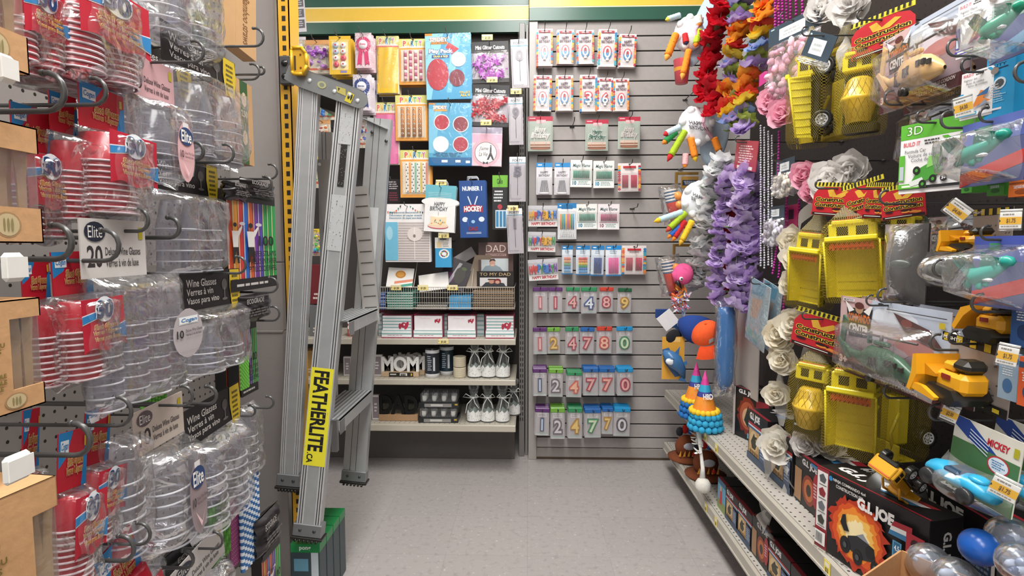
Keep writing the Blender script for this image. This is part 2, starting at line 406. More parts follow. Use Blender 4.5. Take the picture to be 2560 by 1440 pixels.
# ================================================================ grey end panel on the left + pegboard run
PANX=at_y(704,700,1.75).x
mb=MB(); g=P('#97918e','g')
zl=at_y(660,828,1.75).z
mb.box(-1.6,1.75,0,PANX,1.79,zl,g,.002)
mb.box(-1.6,1.757,zl+.001,PANX,1.79,at_y(690,657,1.75).z,g,.002)
mb.box(-1.6,1.757,at_y(690,655,1.75).z,PANX,1.79,2.6,g,.002)
mb.box(-1.6,1.745,zl-.004,PANX,1.757,zl+.003,g,.001)
struct(mb.build('wall_left'))
PEGX=-.93
t=thing('pegboard_gondola','tall grey pegboard shelving run carrying plastic cups along the left aisle side','shelving')
pg=holes('#87817d','YZ',.0254,.0254,.0034)
mb=MB(); mb.box(-.96,-.6,.0,PEGX,1.74,2.5,pg); mb.build('back_panel',t)
mb=MB(); mb.box(-.925,-.6,0,-.80,1.69,.13,P('#8f8a84','g'),.003); mb.build('base_deck',t)
t=thing('slotted_post','tall yellow steel post with square slots beside the grey panel','post')
Yp=1.70; a=at_y(700,600,Yp).x+.012; b=at_y(742,600,Yp).x-.004
mb=MB(); yel=P('#dca62e','g'); blk=P('#1c1713')
mb.box(a,Yp,0,b,Yp+.003,2.6,yel); mb.box(b-.003,Yp,0,b,Yp+.07,2.6,yel); mb.box(a,Yp,0,a+.003,Yp+.04,2.6,yel)
z=.05
while z<2.55:
 mb.box(a+.014,Yp-.0006,z,a+.025,Yp+.001,z+.015,blk); z+=.0285
mb.build('post_body',t)
# ================================================================ back left gondola
t=thing('wall_shelving','grey wall shelving unit with three shelves behind the ladder','shelving')
XL,XR=-1.75,at_y(1290,900,2.80).x
SHELVES=[]
def zpx(py,Y):return at_y(1100,py,Y).z
SY=2.72
mb=MB(); mb.box(XL,LEFT_Y,.16,x_l-.004,LEFT_Y+.03,zpx(80,LEFT_Y),P('#3a3431')); mb.build('back_panel',t)
cream=P('#bfb7a8','g')
for(e0,e1)in((848,862),(950,963),(1063,1079)):
 z1,z0=zpx(e0,SY),zpx(e1,SY)
 mb=MB(); mb.box(XL,SY,z0,XR,SY+.012,z1,cream,.002); mb.box(XL,SY+.012,z1-.012,XR,LEFT_Y,z1-.002,holes('#b9b2a4','XY',.0254,.0254,.003),.001)
 mb.build('shelf',t); SHELVES.append(z1)
mb=MB(); mb.box(XL,LEFT_Y-.16,.0,XR-.01,LEFT_Y-.13,zpx(1079,SY)-.0,P('#5d5853'),.002); mb.build('kick_plate',t)
for xa in(XR+.012,):
 mb=MB(); mb.box(xa,LEFT_Y-.12,0,xa+.03,LEFT_Y-.001,zpx(80,LEFT_Y)-.003,P('#6f6b67','g'),.002)
 z=.2
 while z<2.2:
  for dx in(.006,.018):mb.box(xa+dx,LEFT_Y-.1212,z,xa+dx+.005,LEFT_Y-.1198,z+.018,P('#161412'))
  z+=.03
 mb.build('upright',t)
 mb=MB(); mb.box(xa+.034,LEFT_Y-.10,0,x_l-.004,LEFT_Y-.001,zpx(80,LEFT_Y)-.003,P('#827d79','g'),.002); mb.build('side_panel',t)
# ================================================================ right gondola
RX0,RX1=.70,1.10
t=thing('toy_gondola','dark backed shelving run with two grey perforated shelves on the right','shelving')
mb=MB(); mb.box(RX1,-.6,.02,RX1+.03,2.86,2.5,holes('#2a2423','YZ',.0254,.0254,.0034)); mb.build('back_panel',t)
US=CAMZ-RX0*(361/346.); LS=CAMZ-RX0*(493/344.)
sh=holes('#b5b0a8','XY',.0254,.0254,.0033,'#3d3935'); lip=P('#b8b2a6','g')
for z1,tk in((US,.034),(LS,.036)):
 mb=MB(); mb.box(RX0+.016,-.6,z1-.012,RX1,2.83,z1,sh,.001)
 mb.box(RX0,-.6,z1-tk,RX0+.014,2.83,z1+.001,lip,.002); mb.box(RX0-.004,-.6,z1-tk-.002,RX0,2.83,z1-tk+.004,lip)
 mb.build('shelf',t)
mb=MB(); mb.box(RX0+.09,-.6,0,RX0+.11,2.80,LS-.037,P('#6c6660'),.002); mb.build('kick_plate',t)
for i,(px,py,z1,wh)in enumerate(((1764,1086,US,'far end of the upper toy shelf'),(1791,1115,US,'upper toy shelf beside the perforations'),(1765,1262,LS,'lower toy shelf below the hanging ribbon pouch'),(1790,1302,LS,'lower toy shelf below the small dark boxes'),(2068,1420,US,'upper toy shelf below the large black box'))):
 p=at_x(px,py,RX0-.001); mb=MB(); mb.box(-.013,-.0006,-.017,.013,.0006,.017,P('#f2dc5a','p'),.0002)
 gg=front(mb,.026,.034,-.0006,.017); gg.rect(.15,.12,.85,.4,'#fbf6e0'); gg.text('$3',.25,.5,.75,.85,'#3a3320')
 tag(place(mb.build('price_sticker'),(RX0-.0015,p.y,min(p.z,z1-.018)),'right'),'yellow price sticker on the lip, '+wh,'price tag','price stickers on the toy shelves')
lamp0=None
for i,(lx,ly,lp)in enumerate(LAMPS):
 mb=MB(); mb.box(-.32,-.64,-.05,.32,.64,0,P('#e9e9e6','g'),.01)
 if lamp0 is None:
  lamp0=tag(mb.build('ceiling_light',loc=(lx,ly,CEIL-.001)),'long white fluorescent ceiling light above the aisle','ceiling light','ceiling lights')
 else:
  dup(lamp0).location=(lx,ly,CEIL-.001)
# ================================================================ candles on the slatted board
rnd=random.Random(4)
BALL=['#d8432f','#e8862f','#2f7fb8','#f0b93a','#b5304a','#e66a4a','#3f9fb0','#f2a24a']
def balloons(g,seed,vmax=1.0):
 r=random.Random(seed)
 for side in(0,1):
  v=.12
  while v<vmax-.03:
   c=BALL[r.randrange(len(BALL))]; u=(.045 if not side else .955)+r.uniform(-.03,.03)
   g.ell(max(.06,min(.94,u)),v,.065,.042,c,10); v+=r.uniform(.055,.085)
def num_card(w,h,digit,seed,cols=('#d9414f','#2f8fc8')):
 t=thing('number_candle_pack','','candle')
 mb=MB(); mb.box(-w/2,0,-h,w/2,.002,0,P('#eadfde','p'),.0008)
 g=front(mb,w,h); balloons(g,seed)
 g.rect(.14,.045,.86,.105,'#b23c48'); g.rect(.30,.062,.70,.085,'#f4e6e6')
 g.text('HAPPY',.28,.2,.72,.285,'#5d4a58',.04); g.text('BIRTHDAY',.16,.30,.84,.375,'#5d4a58',.04)
 g.ell(.5,.06,.055,.016,'#2a2a2a',8)
 mb.build('backing_card',t)
 mb=MB(); cw,ch=w*.36,h*.29; zc=-h*.63
 digit3d(mb,digit,0,zc,cw,ch,-.002,-.010,'#fbf8f2',cols[0],cols[1])
 mb.box(-w*.08,-.009,zc-ch*.72,w*.08,-.003,zc-ch*.5,P('#f7f3ee','g'),.001)
 mb.build('candle',t)
 mb=MB(); mb.box(-w*.34,-.014,-h*.88,w*.34,-.0008,-h*.40,BLISTER,.004); mb.build('blister',t)
 return t
def digit3d(mb,d,x,z,w,h,y0,y1,face,out,out2=None):
 for bb,col,ya,yb in((.085,out,y0,(y0+y1)/2),(.0,face,y0,y1)):
  vs,fs,a,b,c,e=text_mesh(d,bb+.01,.5)
  _,_,a0,b0,c0,e0=text_mesh(d,.01,.5)
  sx,sz=w/(b0-a0),h/(e0-c0)
  if d=='1':sx=sz*.9
  mx,mz=(a0+b0)/2,(c0+e0)/2
  V=[(x+(p[0]-mx)*sx,ya+(yb-ya)*(p[2]+.5),z+(p[1]-mz)*sz)for p in vs]
  if out2 and col==out:
   up=[f for f in fs if sum(V[i][2]for i in f)/len(f)>z]; lo=[f for f in fs if f not in up]
   mb.add(V,up,P(out,'g')); mb.add(V,lo,P(out2,'g'))
  else:mb.add(V,fs,P(col,'g'))
WY=SLAT_Y-.001
def slat_hook(px,py,label,L=.13,r=.0022):
 b=at_y(px,py,WY); return hook(b,b+Vector((0,-L,0)),label,r=r,group='wire hooks on the slatted board')
def on_slat(fn,r,name,label,group,Y=2.93,hk=True,extra=0,roll=0.0,cat='candle',L=.12,gap=.017):
 loc,w,h=rect_back(*r,Y); o=fn(w,h); o.name=name; tag(o,label,cat,group); place(o,loc,'back',roll)
 if hk:
  b=Vector((loc.x,WY,loc.z-.009)); hook(b,Vector((loc.x,Y-L+.03,loc.z-.009)),'dark wire hook through the '+short(label),group='wire hooks on the slatted board',r=.0021)
 for k in range(extra):
  c=dup(o,label='pack hanging directly behind the '+short(label),group=group); c.location=(loc.x+rnd.uniform(-.002,.002),Y+gap*(k+1),loc.z+rnd.uniform(-.002,.003))
 return o
def short(l):
 w=l.split()[:10]
 while w[-1]in('with','the','a','and','of','in','on','at','by'):w.pop()
 return ' '.join(w).rstrip(',')
row1=[((1341,72,1382,165),'0'),((1393,74,1435,160),'0'),((1441,75,1485,160),'0'),((1497,73,1543,167),'0'),((1549,85,1592,168),'0')]
ords=['leftmost','second from left','third from left','fourth from left','fifth from left','sixth from left']
for i,(r,d)in enumerate(row1):
 on_slat(lambda w,h:num_card(w,h,d,i),r,'number_candle_pack','balloon-bordered number 0 candle pack, %s in the top row'%ords[i],'number candles with balloon cards',Y=2.90 if i in(0,3)else 2.915,extra=2 if i in(0,3)else 1,roll=(.0,.01,-.01,.02,.03)[i])
row2=[((1335,188,1380,278),'0'),((1390,188,1433,277),'0'),((1450,187,1493,279),'3'),((1494,194,1533,278),'6'),((1534,196,1573,278),'0')]
for i,(r,d)in enumerate(row2):
 on_slat(lambda w,h:num_card(w,h,d,i+10),r,'number_candle_pack','balloon-bordered number %s candle pack, %s in the second row'%(d,ords[i]),'number candles with balloon cards',Y=2.905,extra=2 if i<3 else 1,roll=(.02,0,.0,.01,0)[i])
def topper(w,h,col,script):
 t=thing('cake_topper_pack','','cake topper')
 mb=MB(); mb.box(-w/2,0,-h,w/2,.002,0,P('#b3c0b2','p'),.0008)
 g=front(mb,w,h); g.rect(0,0,1,.135,'#b8203f'); g.rect(.06,.04,.3,.07,'#f0b6c0'); g.rect(.34,.10,.72,.2,'#e9b9bb')
 g.rect(.1,.72,.9,.8,'#e9cdb8'); g.rect(.1,.80,.9,.845,'#b06a3c'); g.rect(.1,.845,.9,.87,'#ead4c0'); g.rect(.1,.87,.9,.93,'#7f4320'); g.ell(.5,.93,.4,.03,'#9a5a30')
 mb.build('backing_card',t)
 mb=MB(); zc=-h*.5
 for bb,c,y0,y1 in((.10,'#f4f3ef' if script else col,-.002,-.004),(.02,col,-.004,-.006)):
  for s,v,hh,ww in(('Happy',.40,.17,.44),('Birthday',.57,.19,.74)):
   vs,fs,a,b,cc,e=text_mesh(s,bb,.5,.3); _,_,a0,b0,c0,e0=text_mesh(s,.02,.5,.3)
   sx,sz=w*ww/(b0-a0),h*hh/(e0-c0)
   mb.add([((p[0]-(a0+b0)/2)*sx,y0+(y1-y0)*(p[2]+.5),-h*v+(p[1]-(c0+e0)/2)*sz)for p in vs],fs,P(c,'g'))
 for u in(-.24,.24):mb.tube([(u*w,-.003,-h*.6),(u*w,-.003,-h*.84)],.0012,P('#f6f3ea'),6)
 mb.build('topper',t)
 mb=MB(); mb.box(-w*.47,-.010,-h*.97,w*.47,-.0008,-h*.14,BLISTER,.003); mb.build('blister',t)
 return t
on_slat(lambda w,h:topper(w,h,'#e4e1dc',False),(1320,291,1382,378),'cake_topper_pack','pale silver cake topper pack with red top, left end of third row','cake topper packs',Y=2.89,cat='cake topper',extra=1)
on_slat(lambda w,h:topper(w,h,'#1f6b50',True),(1464,299,1521,377),'cake_topper_pack','green lettered cake topper pack with red top in third row','cake topper packs',Y=2.90,cat='cake topper')
on_slat(lambda w,h:topper(w,h,'#d8d0ca',False),(1546,292,1601,373),'cake_topper_pack','pale silver cake topper pack at right end of third row','cake topper packs',Y=2.89,cat='cake topper',extra=1)
slat_hook(1430,318,'empty dark wire hook between the cake topper packs',.16)
slat_hook(1580,522,'empty grey wire hook right of the pink thin candle pack',.16)
def sticks_pack(w,h,body,header,cols,lbl='plain',seed=0,hdr=.14):
 t=thing('stick_candle_pack','','candle')
 mb=MB(); mb.box(-w/2,0,-h,w/2,.002,0,P(body,'p'),.0008); g=front(mb,w,h)
 if header:g.rect(0,0,1,hdr,header); g.rect(.1,hdr*.35,.35,hdr*.6,'#e8f3fa')
 y0,y1,u0,u1=.35,.8,.2,.8
 if lbl=='silver':
  g.text('HAPPY',.25,.26,.75,.34,'#6f6a74',.03); g.text('BIRTHDAY',.15,.36,.85,.43,'#6f6a74',.03); y0,y1=.55,.92
  u0,u1=.26,.74
 elif lbl=='magic':
  g.text('Magic Flame',.1,.14,.9,.3,'#345a5c',.02,.3); g.rect(.06,.72,.94,.96,'#f3f6f4');
  g.rect(.06,.72,.94,.74,cols[0]); g.text('10',.1,.77,.28,.92,'#2f7fa0' if cols[0]!='#b05070' else '#b05070',.05); g.lines(.34,.77,.9,.92,3,'#8fa6a0',seed); y0,y1,u0,u1=.40,.66,.12,.88
 elif lbl=='red':
  balloons(g,seed); g.rect(.22,.1,.78,.17,'#c22a35'); g.rect(.3,.2,.7,.23,'#9c8d90'); y0,y1,u0,u1=.42,.86,.17,.83
 elif lbl=='tall':y0,y1,u0,u1=.3,.72,.12,.88; g.rect(.2,.05,.8,.16,'#1b6fa6'); g.lines(.2,.78,.8,.95,3,'#c9cdd2',seed)
 else:g.lines(.25,.12,.75,.28,3,'#8aa4b5',seed); y0,y1,u0,u1=.4,.92,.18,.82; g.rect(0,.95,1,1,header or '#2f8fd0')
 g.ell(.5,.035,.05,.02,'#222',8)
 mb.build('backing_card',t)
 mb=MB(); n=12 if lbl in('magic','red')else(9 if w>.07 else 7)
 if lbl=='tall':n=8
 for i in range(n):
  if lbl=='red' and i in(5,6):continue
  x=-w/2+w*(u0+(u1-u0)*(i+.5)/n); r=w*(u1-u0)/n*.42
  if lbl=='silver':
   xb=x*.75; mb.tube([(xb,-.004,-h*y0),(x*1.25,-.004,-h*y1)],r*.55,P('#514d55','g'),6); continue
  segs=cols if isinstance(cols[0],(list,tuple))else[cols]
  sc=segs[0]if len(segs)==1 else segs
  if len(segs)==1 and len(sc)>1 and lbl=='tall':
   c=sc[i%len(sc)]; mb.tube([(x,-.005,-h*y0),(x,-.005,-h*y1)],r,P(c,'g'),6); mb.tube([(x,-.005,-h*y1),(x,-.005,-h*.93)],r*.35,P('#f4f2ee'),5)
  else:
   m=len(sc)
   for q in range(m):
    mb.tube([(x,-.005,-h*(y0+(y1-y0)*q/m)),(x,-.005,-h*(y0+(y1-y0)*(q+1)/m))],r,P(sc[q],'g'),6)
  if lbl=='magic':mb.tube([(x,-.005,-h*(y0-.045)),(x,-.005,-h*y0)],r*.3,P('#77807a'),4)
 if lbl=='silver':mb.lathe([(w*.3,-h*y1),(w*.33,-h*.97)],P('#f4f2f4','g'),10,(0,-.006,0),M=Matrix.Diagonal((1,.25,1,1)))
 mb.build('candles',t)
 mb=MB(); mb.box(-w*.46,-.011,-h*(.97 if lbl!='magic' else .7),w*.46,-.0008,-h*max(.17,y0-.1),BLISTER,.003); mb.build('blister',t)
 return t
SG='stick candle packs on the slatted board'
A=[((1341,407,1381,487),'#e3dfe3','#2b8fd0',['#555'],'silver','silver thin candle pack with blue top, leftmost in fourth row'),((1386,407,1425,487),'#e3dfe3','#2b8fd0',['#555'],'silver','silver thin candle pack with blue top, second in fourth row'),((1427,400,1481,468),'#f0efea',None,['#3f9478'],'magic','white card of ten green candles, left one in fourth row'),((1484,402,1536,470),'#f0efea',None,['#3f9478'],'magic','white card of ten green candles, right one in fourth row'),((1545,408,1602,479),'#ece2e0',None,['#c42a4c'],'red','balloon-bordered red dotted candle pack at right end of fourth row'),((1394,508,1441,598),'#eef0f2','#1f7fc0',['#f08a3c','#46b06a','#4aa0d8','#f2c63c','#e86a9a'],'tall','tall multicoloured thin candle pack with blue top'),((1441,510,1493,573),'#f0efea',None,['#3f9478'],'magic','white card of ten green candles in the fifth row'),((1495,510,1549,574),'#f2e8ea',None,['#b05070'],'magic','white card of ten pink candles in the fifth row'),((1405,614,1432,686),'#dfe9f2','#1f7fc0',['#f28a6a','#f2b06a','#6fb07a','#4a8fc8','#7fb8e0'],'plain','blue-topped pastel rainbow candle pack in the sixth row'),((1440,614,1475,688),'#dfe9f2','#1f7fc0',['#e23c2c','#f08a2c','#f2cc2c','#3fa05a','#2f78c8','#5aa8e0'],'plain','blue-topped bright rainbow candle pack in the sixth row'),((1480,614,1511,690),'#dfe9f2','#1f7fc0',['#173a86'],'plain','blue-topped navy candle pack in the sixth row'),((1514,614,1553,690),'#eaf1f8','#1f8fd8',['#ee5fa4'],'plain','blue-topped bright pink candle pack in the sixth row'),((1555,614,1616,686),'#ece2e0',None,['#cc2a50'],'red','balloon-bordered red dotted candle pack at right end of sixth row')]
for i,(r,bc,hc,cs,kd,lb)in enumerate(A):
 on_slat(lambda w,h:sticks_pack(w,h,bc,hc,cs,kd,i),r,'stick_candle_pack',lb,SG,Y=2.905,extra=1 if i in(0,2,3,5,6,10)else 0,roll=rnd.uniform(-.02,.02))
def letter_pack(w,h,seed):
 t=thing('letter_candle_pack','','candle'); r=random.Random(seed)
 mb=MB(); mb.box(-w/2,0,-h,w/2,.003,0,P('#c9c8cc','p'),.001); g=front(mb,w,h)
 g.rect(.02,.72,.98,.98,'#efece8'); g.text('HAPPY BIRTHDAY',.12,.78,.94,.92,'#c02c3c',.04)
 mb.build('backing_card',t); mb=MB(); L='HAPPYBIRTH'
 for i,ch in enumerate(L):
  c=['#d83a30','#3a9f4a','#2f78c8','#e8b02c','#8a4ab0'][r.randrange(5)]
  digit3d(mb,ch,-w*.41+w*.82*i/(len(L)-1),-h*(.42 if i%2 else .48),w*.085,h*.30,-.003,-.010,c,c)
 mb.build('letter_candles',t)
 mb=MB(); mb.box(-w*.49,-.016,-h*.72,w*.49,-.0008,-h*.12,BLISTER,.004); mb.build('blister',t)
 return t
for i,(r,p,ro)in enumerate((((1320,514,1394,567),'uppermost',.0),((1320,580,1390,630),'middle',.02),((1319,648,1394,701),'lowest',-.06))):
 on_slat(lambda w,h:letter_pack(w,h,i),r,'letter_candle_pack','small box of colourful alphabet letter candles, %s of three'%p,'letter candle packs',Y=2.89,roll=ro)
def numeral(w,h,d,hc,dc):
 t=thing('numeral_candle_pack','','candle')
 mb=MB(); mb.box(-w/2,0,-h,w/2,.002,-h*.1,P('#c8c2c4','p'),.0008); g=front(mb,w,h)
 g.rect(.18,.2,.82,.34,'#e6e2e4'); g.lines(.22,.22,.78,.32,2,'#b5a9b0',ord(d)); g.rect(.1,.9,.9,.97,'#b9c6c0'); mb.build('backing_card',t)
 mb=MB(); mb.box(-w*.5,-.012,-h*.155,w*.5,.003,0,P(hc,'g'),.003); mb.build('header',t)
 out,face=dc
 mb=MB(); digit3d(mb,d,0,-h*.6,w*.5,h*.4,-.003,-.012,face,out); mb.build('candle',t)
 mb=MB(); mb.box(-w*.48,-.018,-h*.98,w*.48,-.0008,-h*.15,BLISTER,.004); mb.build('blister',t)
 return t
PU,G1,G2,OR,BL,LB,DG='#5b2a6b','#6fa83a','#2f8a58','#c8402f','#1f62a8','#1f8fc8','#1f5c3c'
red,pinkc,gold,grn,blu,sil=('#a8324a','#f0b6b0'),('#c86a70','#f6c8c4'),('#b8862f','#f0d07a'),('#3f8a5c','#dcebc8'),('#5a5f78','#c8dcf0'),('#4a4852','#e6e2e6')
rows=[(7,'seventh',[((1332,718,1369,782),'1',PU,pinkc),((1371,718,1406,782),'1',PU,red),((1415,718,1449,780),'4',G2,red),((1453,718,1492,784),'4',G2,('#34508a','#eef2f8')),((1499,718,1533,780),'8',OR,red),((1545,720,1579,782),'9',DG,gold)]),(8,'eighth',[((1332,818,1367,886),'1',PU,pinkc),((1368,818,1400,884),'2',G1,gold),((1413,817,1447,886),'4',G2,red),((1451,818,1486,884),'7',BL,red),((1492,816,1530,884),'8',OR,('#c8504a','#f4c0a8')),((1541,816,1581,884),'0',LB,grn)]),(9,'ninth',[((1332,920,1367,990),'1',PU,blu),((1372,921,1408,992),'2',G1,('#6a6068','#e2dce0')),((1417,928,1455,993),'4',G2,('#d0604a','#f6c0a0')),((1458,919,1496,989),'7',BL,red),((1498,919,1537,989),'7',BL,('#b84a50','#f4b8a8')),((1543,919,1582,989),'0',LB,red)]),(10,'bottom',[((1338,1019,1374,1088),'1',PU,blu),((1376,1018,1412,1097),'2',G1,('#6a6068','#e2dce0')),((1420,1018,1456,1096),'4',G2,gold),((1461,1020,1502,1094),'7',BL,grn),((1505,1018,1533,1085),'7',BL,gold),((1535,1018,1576,1090),'0',LB,sil)])]
cname={PU:'purple',G1:'lime green',G2:'green',OR:'red',BL:'blue',LB:'light blue',DG:'dark green'}
for k,rn,items in rows:
 for i,(r,d,hc,dc)in enumerate(items):
  on_slat(lambda w,h:numeral(w,h,d,hc,dc),r,'numeral_candle_pack','boxed numeral %s candle with %s top, %s in the %s row'%(d,cname[hc],ords[i],rn),'boxed numeral candles on the slatted board',Y=2.90 if k<9 else 2.865,gap=.024,extra=0 if k<9 else 3,roll=rnd.uniform(-.02,.02),L=.10)
# ================================================================ aluminium step ladder hung by its top on the post bracket
lad=thing('step_ladder','folded aluminium step ladder with yellow sticker hanging from the post bracket','ladder')
AL=P('#c0c2c3','m'); ALD=P('#8b8c8d','m'); ALG=P('#47484a','m'); RIV=P('#e2e3e4','m')
YA,YB,YC=1.60,1.60,1.955
def rail(name,p0,p1,w,dep,near=True,ribs=True):
 """C-channel rail from top p0 to bottom p1, wide web across x, ribs standing on the near face"""
 p0,p1=Vector(p0),Vector(p1); L=(p1-p0).length; ax=(p1-p0).normalized()
 X=Vector((1,0,0)); X=(X-ax*X.dot(ax)).normalized(); Y=ax.cross(X).normalized()
 if Y.y<0:Y=-Y
 M=Matrix((X,Y,ax)).transposed().to_4x4(); M.translation=p0
 t=.003; mb=MB(); h=w/2
 mb.box(-h,0,0,h,t,L,AL,M=M); mb.box(-h,t,0,-h+t,dep,L,AL,M=M); mb.box(h-t,t,0,h,dep,L,AL,M=M)
 if ribs:
  for u in(-.46,-.36,-.26,.26,.36,.46):mb.box(u*w-.0022,-.0016,0,u*w+.0022,0,L,RIV,.0006,M=M)
  for u in(-.41,-.31,.31,.41):mb.box(u*w-.0011,-.0003,0,u*w+.0011,.0001,L,P('#3b3b3b','m'),M=M)
 else:
  for u in(-.2,.05):mb.box(u*w-.0008,-.0006,0,u*w+.0008,0,L,P('#4b4b4b','m'),M=M)
 return mb.build(name,lad),M,L
def foot(M,L,w,sk=0.0):
 mb=MB(); rb=P('#262321','g')
 mb.box(-w/2-.006,-.006,L-.035,w/2+.006,.03,L+.004,P('#8e9092','m'),.002,M=M)
 mb.box(-w/2-.010,-.010,L+.004,w/2+.010,.036,L+.013,rb,.002,M=M)
 for i in range(6):
  u=-w/2+w*(i+.5)/6; mb.tube([M@Vector((u,-.011,L+.015)),M@Vector((u,.036,L+.015))],.0045,rb,6)
 for u in(-.28,.28):mb.ball((u*w,-.007,L-.016),.005,ALG,8,(1,.5,1),M=M)
 mb.build('foot',lad)
Ba,Bb=at_y(874,228,1.64),at_y(768,1338,YB); Ca,Cb=at_y(948,296,1.94),at_y(884,1200,YC)
Aa,Ab=at_y(772,196,1.64),at_y(721,1212,1.66)
Da,Db=at_y(850,300,1.90),at_y(800,1000,1.97)
rB,MBm,LB_=rail('front_rail',Ba,Bb,.072,.028); rC,MCm,LC_=rail('front_rail',Ca,Cb,.082,.028,ribs=False)
rA,MAm,LA_=rail('rear_rail',Aa,Ab,.058,.022);
rail('rear_rail',at_y(812,330,1.92),at_y(826,1130,1.97),.05,.02,ribs=False)
foot(MBm,LB_,.076); foot(MCm,LC_,.078); foot(MAm,LA_,.06)
for i,zf in enumerate((.635,.93)):
 q=(Ba.z-zf)/(Ba.z-Bb.z); a=Ba.lerp(Bb,q); c=Ca.lerp(Cb,(Ca.z-zf)/(Ca.z-Cb.z)); mb=MB()
 n=7; w=.10
 y0,y1=a.y+.004,c.y-.001; xm=a.x+.014
 mb.box(xm-w/2,y0,zf-.003,xm+w/2,y1,zf,ALD)
 for k in range(n):
  x=xm-w/2+w*(k+.5)/n; mb.box(x-.003,y0,zf,x+.003,y1,zf+.0022,AL,.0008)
 for x in(xm-w/2,xm+w/2-.003):mb.box(x,y0,zf-.038,x+.003,y1,zf,AL)
 mb.box(xm+w/2-.001,y0,zf-.045,xm+w/2+.001,y0+.04,zf-.005,ALD)
 mb.build('step',lad)
for i in range(7):
 z=1.0+i*.075; a=Aa.lerp(Ab,.4); mb=MB()
 xa=at_y(893+i*-1.5,600,1.93).x
 mb.tube([(xa-.02,1.64,z),(xa-.012,1.95,z+.0)],.004,AL,6);
mb=MB(); p=at_y(915,640,1.93)
M=Matrix.Rotation(math.radians(-4),4,'Y'); M.translation=p
mb.box(-.028,0,-.24,.028,.003,.24,P('#c4c0bd','m'),M=M)
for i in range(12):mb.box(-.02,-.0015,-.22+i*.039,.022,0,-.217+i*.039,P('#55524f','m'),M=M)
mb.build('rear_brace_panel',lad)
TA,TB=at_y(724,186,1.62),at_y(906,252,1.62)
d=(TB-TA); Lt=d.length; ang=math.atan2(d.z,d.x)
def plate(Y,sx=1.0,off=(0,0)):
 M=Matrix.Rotation(-ang,4,'Y'); M.translation=Vector((TA.x+off[0],Y,TA.z+off[1])); mb=MB(); h=.024
 pts=[(-.01,h),(-.012,-h*.7),(.03,-h)]+[(Lt*.96,-h*1.0)]+[(Lt*.96+h*math.cos(a),h*math.sin(a))for a in(-1.2,-.7,-.2,.3,.8,1.3)]+[(Lt*.93,h)]
 mb.prism(pts,0,.003,P('#8b8d8e','m'),M=M)
 mb.prism([(-.01,h),(.0,h+.004),(Lt*.93,h+.004),(Lt*.93,h)],0,.07,P('#7f8182','m'),M=M)if Y<1.7 else None
 for u,v in((.27,.1),(.62,-.1),(.82,.15),(.94,-.2)):mb.ball((Lt*u,-.001,h*v),.0065,RIV,10,(1,.55,1),M=M)
 return mb,M
mb,TM=plate(1.62)
gg=G(mb,TM@Vector((Lt*.38,-.0012,.015)),(TM.to_3x3()@Vector((Lt*.5,0,0))),(TM.to_3x3()@Vector((0,0,-.034))),(0,-1,0))
gg.ell(.12,.35,.12,.3,'#a7a878',12); gg.ell(.12,.35,.07,.18,'#7d7f72',10); gg.poly([(.48,.05),(.74,.0),(.8,.55),(.56,.5)],'#b1a65a'); gg.poly([(.54,.1),(.6,.12),(.58,.4)],'#2f2c22'); gg.poly([(.82,.1),(1,.2),(.98,1),(.8,.95)],'#c8b82e'); gg.ell(.88,.45,.035,.3,'#22201a',8); gg.ell(.95,.5,.025,.28,'#22201a',8)
mb.build('top_cap',lad)
mb=MB(); A_,B_,C_,D_=[at_y(x,y,1.72)for x,y in((776,205),(850,232),(848,285),(800,268))]; mb.add([A_,B_,C_,D_]+[q+Vector((0,.18,0))for q in(A_,B_,C_,D_)],[(0,1,2,3),(7,6,5,4),(0,4,5,1),(1,5,6,2),(2,6,7,3),(3,7,4,0)],P('#2b2a29','g')); mb.build('cap_underside',lad)
mb=MB(); p=at_y(946,290,1.935); mb.box(p.x-.046,p.y-.012,p.z-.03,p.x+.046,p.y+.03,p.z-.027,AL,M=Matrix.Translation(p)@Matrix.Rotation(.42,4,'Y')@Matrix.Translation(-p)); [mb.ball((p.x+u,p.y-.004,p.z-.055-.03*(u>0)),.006,ALG,10,(1,.5,1))for u in(-.022,.026)]; mb.build('rail_end',lad)
mb=MB(); p=at_y(806,414,1.86); mb.prism([(-.022,.02),(.026,.02),(.032,-.16),(.012,-.30),(-.006,-.16)],0,.003,P('#a7a9aa','m'),M=Matrix.Translation(p)); mb.ball((p.x-.008,p.y-.002,p.z+.004),.006,RIV,10,(1,.5,1)); mb.build('hinge_plate',lad)
mb=MB(); pc=at_y(746,151,1.595); yl=P('#e2b01f','g'); yd=P('#c99a22','g')
def rr(w,h,r,n=5):
 o=[]
 for cx,cz,a0 in((w-r,h-r,0),(-w+r,h-r,PI/2),(-w+r,-h+r,PI),(w-r,-h+r,1.5*PI)):
  for i in range(n+1):o.append((cx+r*math.cos(a0+PI/2*i/n),cz+r*math.sin(a0+PI/2*i/n)))
 return o
M=Matrix.Translation(pc)
pr=[(-.019,.037),(.008,.037),(.020,.020),(.021,-.012),(.010,-.035),(-.017,-.036),(-.021,-.028),(-.021,.030)]
mb.prism(pr,.006,.03,yd,M=M)
for i in range(8):
 a,b=pr[i],pr[(i+1)%8]; mb.tube([M@Vector((a[0],.004,a[1])),M@Vector((b[0],.004,b[1]))],.0042,yl,8)
for z in(.018,-.018):mb.ball((.004,.005,z),.003,P('#8a4a1a'),8,M=M)
mb.box(-.014,.003,-.024,-.010,.007,.014,P('#3b2a14'),M=M)
mb.build('end_moulding',lad)
